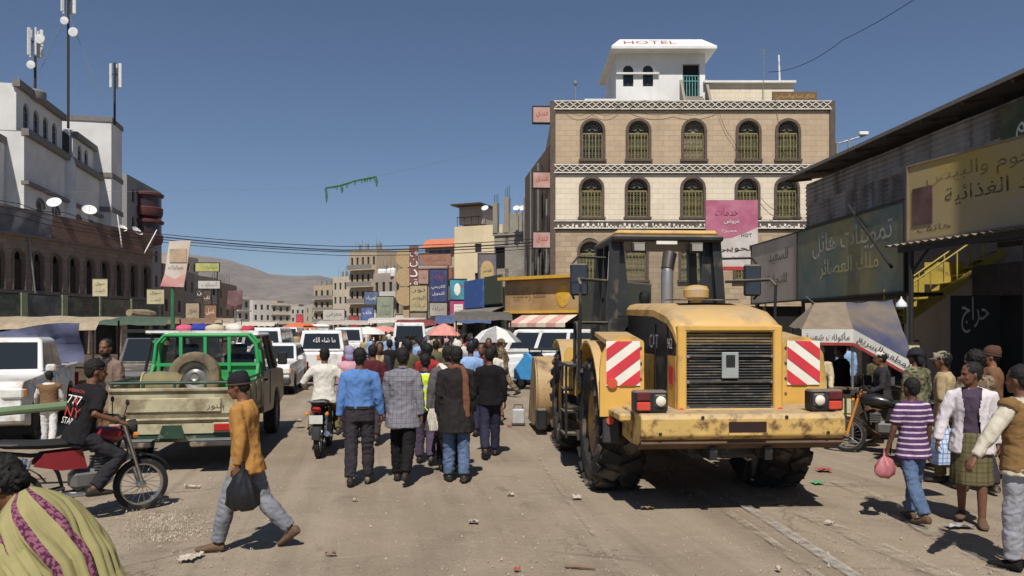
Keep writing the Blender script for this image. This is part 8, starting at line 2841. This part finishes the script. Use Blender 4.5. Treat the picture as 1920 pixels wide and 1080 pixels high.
def tarp_stall(name, label, loc, rz, w, d, h, tm, bm, legs=True, sag=.12, seed=0, goods=()):
    o = thing(name, label, 'stall', loc, rz)
    b = MB()
    nx, ny = 12, 8
    for j in range(ny + 1):
        for i in range(nx + 1):
            x, y = (i / nx - .5) * w, (j / ny - .5) * d
            z = h - sag * math.sin(PI * i / nx) * math.sin(PI * j / ny) + .05 * mnoise.noise(V((x * 1.5 + seed, y * 1.5, 0))) - .18 * (1 - j / ny)
            if j == 0: z -= .22
            b.v.append((x, y, z))
    for j in range(ny):
        for i in range(nx):
            b.f.append((j * (nx + 1) + i, j * (nx + 1) + i + 1, (j + 1) * (nx + 1) + i + 1, (j + 1) * (nx + 1) + i)); b.m.append(0)
    b.build('tarpaulin', tm, o, 60)
    for sx in (-1, 1):
        for sy in (-1, 1):
            MB().tube([(sx * w * .47, sy * d * .45, 0), (sx * w * .47, sy * d * .45, h - .12 - .2 * (sy < 0))], .03, 6).build('post', M_DSTEEL, o)
    MB().box((0, d * .1, .8), (w * .86, d * .5, .06)).build('counter', bm, o, 0)
    MB().box((0, -d * .14, .4), (w * .84, .04, .74)).build('front_board', bm, o, 0)
    for i, (x, c) in enumerate(goods):
        MB().box((x * w, d * .1, .93), (.36, .3, .2), bev=.03).build('goods_crate', mat('goods_%s_%d' % (name, i), c, .8, var=.3, scale=12), o, 0)
    return o


BRD = mat('stall_board', srgb(96, 82, 66), .85, var=.25)
q = gp(52, 700)
tarp_stall('tarp_stall', 'beige tarpaulin stall behind the parked white cars', (-13.6, 22.5, 0), R(8), 3.6, 2.2, 2.35, mat('beige_tarp', srgb(158, 142, 118), .85, var=.2, bump=.3, bscale=6), BRD, goods=((-.25, srgb(120, 60, 50)), (.1, srgb(150, 130, 60))))
b = MB()
for j in range(7):
    for i in range(9):
        x, z = -1.5 + 3. * i / 8, .9 + 1.1 * j / 6
        b.v.append((x, -1.15 - .12 * math.sin(2.2 * x + j) - .04 * j, z + .15 * math.sin(x * 1.3)))
for j in range(6):
    for i in range(8):
        b.f.append((j * 9 + i, j * 9 + i + 1, (j + 1) * 9 + i + 1, (j + 1) * 9 + i)); b.m.append(0)
bt = tag(b.build('hanging_tarp', mat('blue_grey_tarp', srgb(92, 96, 122), .7, var=.3, scale=2, bump=.3, bscale=6), smooth=60), 'blue grey tarpaulin hung across the front of the beige stall', 'tarpaulin')
bt.location = (-13.6, 22.5, 0); bt.rotation_euler = (0, 0, R(8))
for i, (px, Y, w, col, lab) in enumerate(((230, 34, 4.5, srgb(70, 84, 70), 'green stall against the arcade'), (352, 50, 4.0, srgb(120, 96, 76), 'brown awning stall past the arcade'), (400, 60, 4.0, srgb(150, 136, 116), 'tan stall beneath the maroon banner'), (470, 75, 5.0, srgb(190, 180, 164), 'pale stall far down the left side'), (650, 70, 5.0, srgb(170, 160, 150), 'pale stall far down the right side'), (745, 56, 4.0, srgb(186, 178, 170), 'white awning stall near the round sign'), (790, 50, 3.2, srgb(120, 60, 56), 'dark red awning stall near the beige signs'), (868, 37, 2.6, srgb(74, 88, 120), 'blue awning stall by the magenta sign'), (905, 33, 2.4, srgb(90, 86, 80), 'grey awning stall next to the corner shop'))):
    tarp_stall('market_stall', lab, ((px - 960) / F * Y, Y, 0), R(4), w, 2.2, 2.5 + .1 * (i % 3), mat('awning_%d' % i, col, .85, var=.2), BRD, goods=((-.2, (srgb(150, 60, 50), srgb(60, 110, 70), srgb(170, 140, 60))[i % 3]), (.2, (srgb(190, 180, 160), srgb(120, 70, 90))[i % 2])))


# ---- food cart with printed valance
def food_cart():
    o = thing('food_cart', 'food cart under a tan and blue tarpaulin with printed valance', 'cart', (6.3, 14.3, 0), R(-12))
    MT_ = mat('tan_tarp', srgb(132, 118, 100), .85, var=.15, bump=.3, bscale=7)
    MBl = printm('blue_tan_tarp', srgb(62, 66, 92), srgb(112, 102, 92), .9, .46, .62, .15)
    A_, B_, Cc = V((-1.0, -.7, 2.0)), V((-.15, -.75, 2.0)), V((.78, -1.0, 1.42))
    T0, T1 = V((-.6, .35, 2.5)), V((.75, .3, 2.52))
    D_, E_ = V((-1.0, .9, 2.05)), V((.85, .9, 2.05))

    def sheet(pts, n=6, amp=.03):
        a, b2, c, d = pts
        mb = MB()
        for j in range(n + 1):
            for i in range(n + 1):
                p = a.lerp(b2, i / n).lerp(d.lerp(c, i / n), j / n)
                p = p + V((0, 0, amp * mnoise.noise(p * 3.2)))
                mb.v.append(tuple(p))
        for j in range(n):
            for i in range(n):
                mb.f.append((j * (n + 1) + i, j * (n + 1) + i + 1, (j + 1) * (n + 1) + i + 1, (j + 1) * (n + 1) + i)); mb.m.append(0)
        return mb
    sheet((A_, B_, T1.lerp(T0, .6), T0)).build('roof_tarp', MT_, o, 60)
    sheet((B_, Cc, T1, T1.lerp(T0, .6)), 8, .06).build('folded_tarp', MBl, o, 60)
    sheet((D_, E_, T1, T0)).build('back_tarp', MT_, o, 60)
    sheet((Cc, Cc + V((.05, 1.2, .2)), E_, T1)).build('side_tarp', MBl, o, 60)
    sheet((A_, T0, T0, D_)).build('end_tarp', MT_, o, 60)
    MV = printm('valance_print', srgb(206, 204, 196), srgb(180, 178, 172), fade=.2)
    MRd = mat('valance_red', srgb(150, 56, 52), .7)
    for nm, a, c, txt in (('valance', A_, B_, 'مأكولات شعبية'), ('valance', B_, Cc, 'المطعم السريع')):
        dn = V((0, -.03, -.26))
        MB().add([a + V((0, -.02, 0)), c + V((0, -.02, 0)), c + dn, a + dn, a + V((0, .01, 0)), c + V((0, .01, 0)), c + dn + V((0, .02, 0)), a + dn + V((0, .02, 0))], [(0, 1, 2, 3), (4, 5, 6, 7), (0, 1, 5, 4), (3, 2, 6, 7)]).build(nm, MV, o, 0)
        MB().bar(a + dn, c + dn, .03, .05).build('red_trim', MRd, o, 0)
        u = c - a
        lettering(o, txt, (a + c) / 2 + V((0, -.045, -.13)), u, V((0, 0, 1)) - u.normalized() * u.normalized().z, u.length * .85, .17, INK)
    MB().box((-.1, .1, .55), (1.6, .9, .7), bev=.02).build('cart_body', mat('cart_dark', srgb(66, 60, 54), .7, var=.3), o, 0)
    MB().box((-.35, -.37, .62), (.5, .02, .42)).build('front_panel', mat('cart_cream', srgb(196, 186, 146), .7), o, 0)
    MB().box((-.1, .05, .93), (1.8, 1.1, .05), bev=.01).build('counter', BRD, o, 0)
    for x, y, z in ((-.95, -.65, 2.0), (-.15, -.7, 2.0), (.7, .85, 2.05), (-.95, .85, 2.05)):
        MB().tube([(x, y, 0), (x, y, z)], .022, 6).build('post', M_STEEL, o)
    wheel_set(o, [(-.9, .5), (.7, .5)], .24, .1)
    for i in range(4):
        MB().box((-.6 + .4 * i, .0, 1.05), (.22, .22, .2), bev=.02).build('pot', M_CHROME if i % 2 else M_DSTEEL, o, 0)
    w = thing('water_bag', 'white plastic bag perched on the cart tarpaulin', 'bag', at(1690, 572, 14.3) + V((0, 0, -.06)))
    MB().loft([ellring(V((0, 0, z)), V((1, 0, 0)), V((0, 1, 0)), r_, r_, 12) for z, r_ in ((0, .04), (.03, .1), (.09, .09), (.15, .04), (.18, .015), (.22, .01))]).build('bag_body', mat('white_plastic', srgb(206, 212, 220), .35), w, 60)
    lb = sign_board('cart_menu', 'small cream menu board on a stand beside the food cart', at(1709, 668, 14.8), (1, .1), .3, .5, mat('menu_cream', srgb(196, 188, 150), .6), [('قهوة', 0, .1, .2, .12, INK), ('شاي', 0, -.1, .2, .12, INK)], .04, M_DSTEEL, .03)
    MB().tube([(0, .02, -.25), (0, .02, -1.48)], .02, 6).build('stand', M_DSTEEL, lb)


food_cart()

# blue three-wheeler near the bucket
bl = thing('three_wheeler', 'small bright blue three-wheeler parked beside the white off-roader', 'three-wheeler', (.95, 25.2, 0), R(60))
bl.scale = (.82, .82, .82)
MB().box((0, -.35, 1.6), (1.1, 1.3, .06), bev=.02).build('canopy', M_BLACK, bl, 0)
for x in (-.5, .5):
    for y in (-.95, .25):
        MB().bar((x, y, .9), (x, y, 1.6), .03, .03).build('canopy_post', M_BLACK, bl, 0)
MB().box((0, -.5, .96), (.9, .5, .14), bev=.04).build('seat', M_BLACK, bl, 0)
MBL = mat('bright_blue', srgb(66, 142, 196), .4, coat=.3)
b = MB(); b.prism([(-.9, .35), (-.95, .9), (-.2, .95), (.35, 1.5), (.7, 1.1), (.95, .8), (.95, .4)], (-.55, 0, 0), (0, 1, 0), (0, 0, 1), (1.1, 0, 0)); b.build('body', MBL, bl, 0, bevel=.04)
wheel_set(bl, [(-.5, -.6), (.5, -.6), (0, .9)], .24, .1)
MB().box((0, .55, 1.2), (.8, .04, .4)).build('windscreen', M_CGLASS, bl, 0)

# silver can beside the bucket
cn = gp(972, 797)
o = thing('metal_can', 'square silver can with dark base standing by the bucket', 'can', cn)
MB().box((0, 0, .17), (.26, .26, .34), bev=.02).build('can_body', mat('bright_tin', srgb(200, 200, 200), .35, .4), o, 0)
MB().box((0, 0, .03), (.28, .28, .06), bev=.01).build('base', M_BUMP, o, 0)
MB().tube([(-.1, 0, .34), (-.08, 0, .42), (.08, 0, .42), (.1, 0, .34)], .01, 6).build('handle', M_DSTEEL, o)

# green barrier pole at the left edge
o = thing('barrier_pole', 'thick green pole reaching in from the left edge', 'pole', (-6.9, 9.3, 0))
MB().tube([(-.3, -.05, .93), (1.45, .2, 1.08)], .055, 10).build('boom', mat('dusty_green', srgb(98, 116, 84), .6, dirt=DUST, damt=.4), o)
for x, y in ((0, 0), (.02, .35)):
    MB().box((x, y, .46), (.12, .12, .92), bev=.01).build('post', M_DSTEEL, o, 0)

# bundle of white cloth in the shawl man's hand
o = thing('cloth_bundle', 'bunch of white cloth strips hanging from a walking man\'s hand', 'bundle', (-1.1, 10.62, .62))
b = MB()
for i in range(7):
    a = -.09 + .03 * i
    b.tube([(a * .25, 0, .3), (a * .6, .01 * (i % 2), .16), (a, .02 * (i % 3), .0)], [.012, .02, .018], 6)
b.build('strips', WHT, o)

# ---- litter and grit
r7 = random.Random(21)


def scrap(label, px, py, s, m, name='paper_scrap', cat='litter', h=.05, seed=0):
    p = gp(px, py)
    b = MB()
    n = 7
    for j in range(n):
        for i in range(n):
            x, y = (i / (n - 1) - .5), (j / (n - 1) - .5)
            e = 1 + .3 * mnoise.noise(V((x * 5 + seed, y * 5, 2)))
            b.v.append((p.x + x * s[0] * e * .65, p.y + y * s[1] * e * .65, .02 + h * abs(mnoise.noise(V((x * 3 + seed * 3.1, y * 3, 7))))))
    for j in range(n - 1):
        for i in range(n - 1):
            b.f.append((j * n + i, j * n + i + 1, (j + 1) * n + i + 1, (j + 1) * n + i)); b.m.append(0)
    tag(b.build(name, m, smooth=60), label, cat, 'litter on the road')


PW = mat('paper_white', srgb(178, 168, 152), .85); PG = mat('plastic_green', srgb(84, 150, 100), .5); PR = mat('net_red', srgb(160, 70, 60), .7); PB = mat('card_brown', srgb(126, 104, 82), .9)
PL = mat('clear_plastic', srgb(170, 172, 176), .25)
for i, (lab, px, py, s, m) in enumerate((
        ('crumpled white paper near the boy in mustard', 350, 1052, (.2, .18), PW), ('small white paper beside the crumpled one', 372, 1045, (.1, .16), PW), ('white scrap in the middle of the road', 888, 982, (.15, .12), PW),
        ('small white scrap left of the loader', 958, 930, (.12, .12), PW), ('pale scrap behind the walking men', 1082, 936, (.16, .14), PW), ('green plastic bag flattened beside the loader tyre', 1533, 908, (.2, .25), PG),
        ('red netting crumpled beside the loader', 1545, 884, (.3, .25), PR), ('small red scrap near the middle front', 970, 1072, (.08, .08), PR), ('brown cardboard piece at the rear tyre shadow', 1213, 955, (.22, .16), PB),
        ('clear plastic sheet under the white jacket man', 1800, 990, (.4, .2), PL), ('white scrap near the red motorcycle shadow', 295, 945, (.16, .14), PW), ('pale card lying ahead of the pickup bumper', 360, 915, (.3, .1), PW),
        ('tiny white cup at the bottom of the road', 1460, 1072, (.07, .08), PW), ('pale wrapper by the white road line', 1555, 985, (.12, .1), PW), ('grey wrapper near the walking men', 665, 940, (.1, .08), PW), ('pale rag by the minibus lane', 560, 790, (.2, .3), PW),
        ('red scrap beside the silver can', 955, 800, (.14, .2), PR), ('brown twig scrap at the front of the road', 620, 1043, (.14, .08), PB))):
    scrap(lab, px, py, s, m, seed=i * 1.7)
o = thing('stick', 'thin brown stick lying at the bottom of the road', 'stick', gp(1085, 1068))
MB().tube([(-.12, .03, .02), (0, 0, .025), (.14, -.03, .02)], [.012, .014, .008], 6).build('twig', PB, o)
o = thing('stick', 'dark stick pointing from the left edge towards the red motorcycle', 'stick', gp(40, 905))
MB().tube([(-.6, -.1, .02), (.25, .12, .03)], [.014, .01], 6).build('twig', mat('red_twig', srgb(96, 52, 44), .8), o)
b = MB()
for i in range(4800):
    f = r7.random()
    if f < .45:
        p = gp(r7.gauss(315, 45), 985 + r7.gauss(0, 16))
    else:
        py = 720 + 400 * r7.random() ** .6
        p = gp(r7.uniform(-80, 2000), py)
    s = r7.uniform(.004, .013) * (1.5 if r7.random() < .06 else 1)
    vs = [p + V((r7.uniform(-1, 1) * s, r7.uniform(-1, 1) * s, .004)) for _ in range(3)] + [p + V((0, 0, s * 1.3 + .01))]
    b.add(vs, [(0, 1, 3), (1, 2, 3), (2, 0, 3)])
tag(b.build('gravel', mat('grit', srgb(172, 160, 142), .9, var=.35, scale=3), smooth=0), 'loose grit and small stones scattered on the road', 'gravel', kind='stuff')
flush_jobs()


# ================================================================== hazy air
def make_haze():
    m = bpy.data.materials.new('haze_air')
    m.use_nodes = True
    nt = m.node_tree
    for n in list(nt.nodes): nt.nodes.remove(n)
    out = nt.nodes.new('ShaderNodeOutputMaterial')
    vol = nt.nodes.new('ShaderNodeVolumePrincipled')
    vol.inputs['Color'].default_value = (.82, .89, .97, 1)
    vol.inputs['Density'].default_value = 9e-5
    vol.inputs['Anisotropy'].default_value = .2
    nt.links.new(vol.outputs[0], out.inputs['Volume'])
    b = MB(); b.box((0, 1730, 198), (9400, 3860, 420))
    tag(b.build('haze', m, smooth=0), 'thin dusty haze filling the street and valley air', 'haze', kind='stuff')


make_haze()
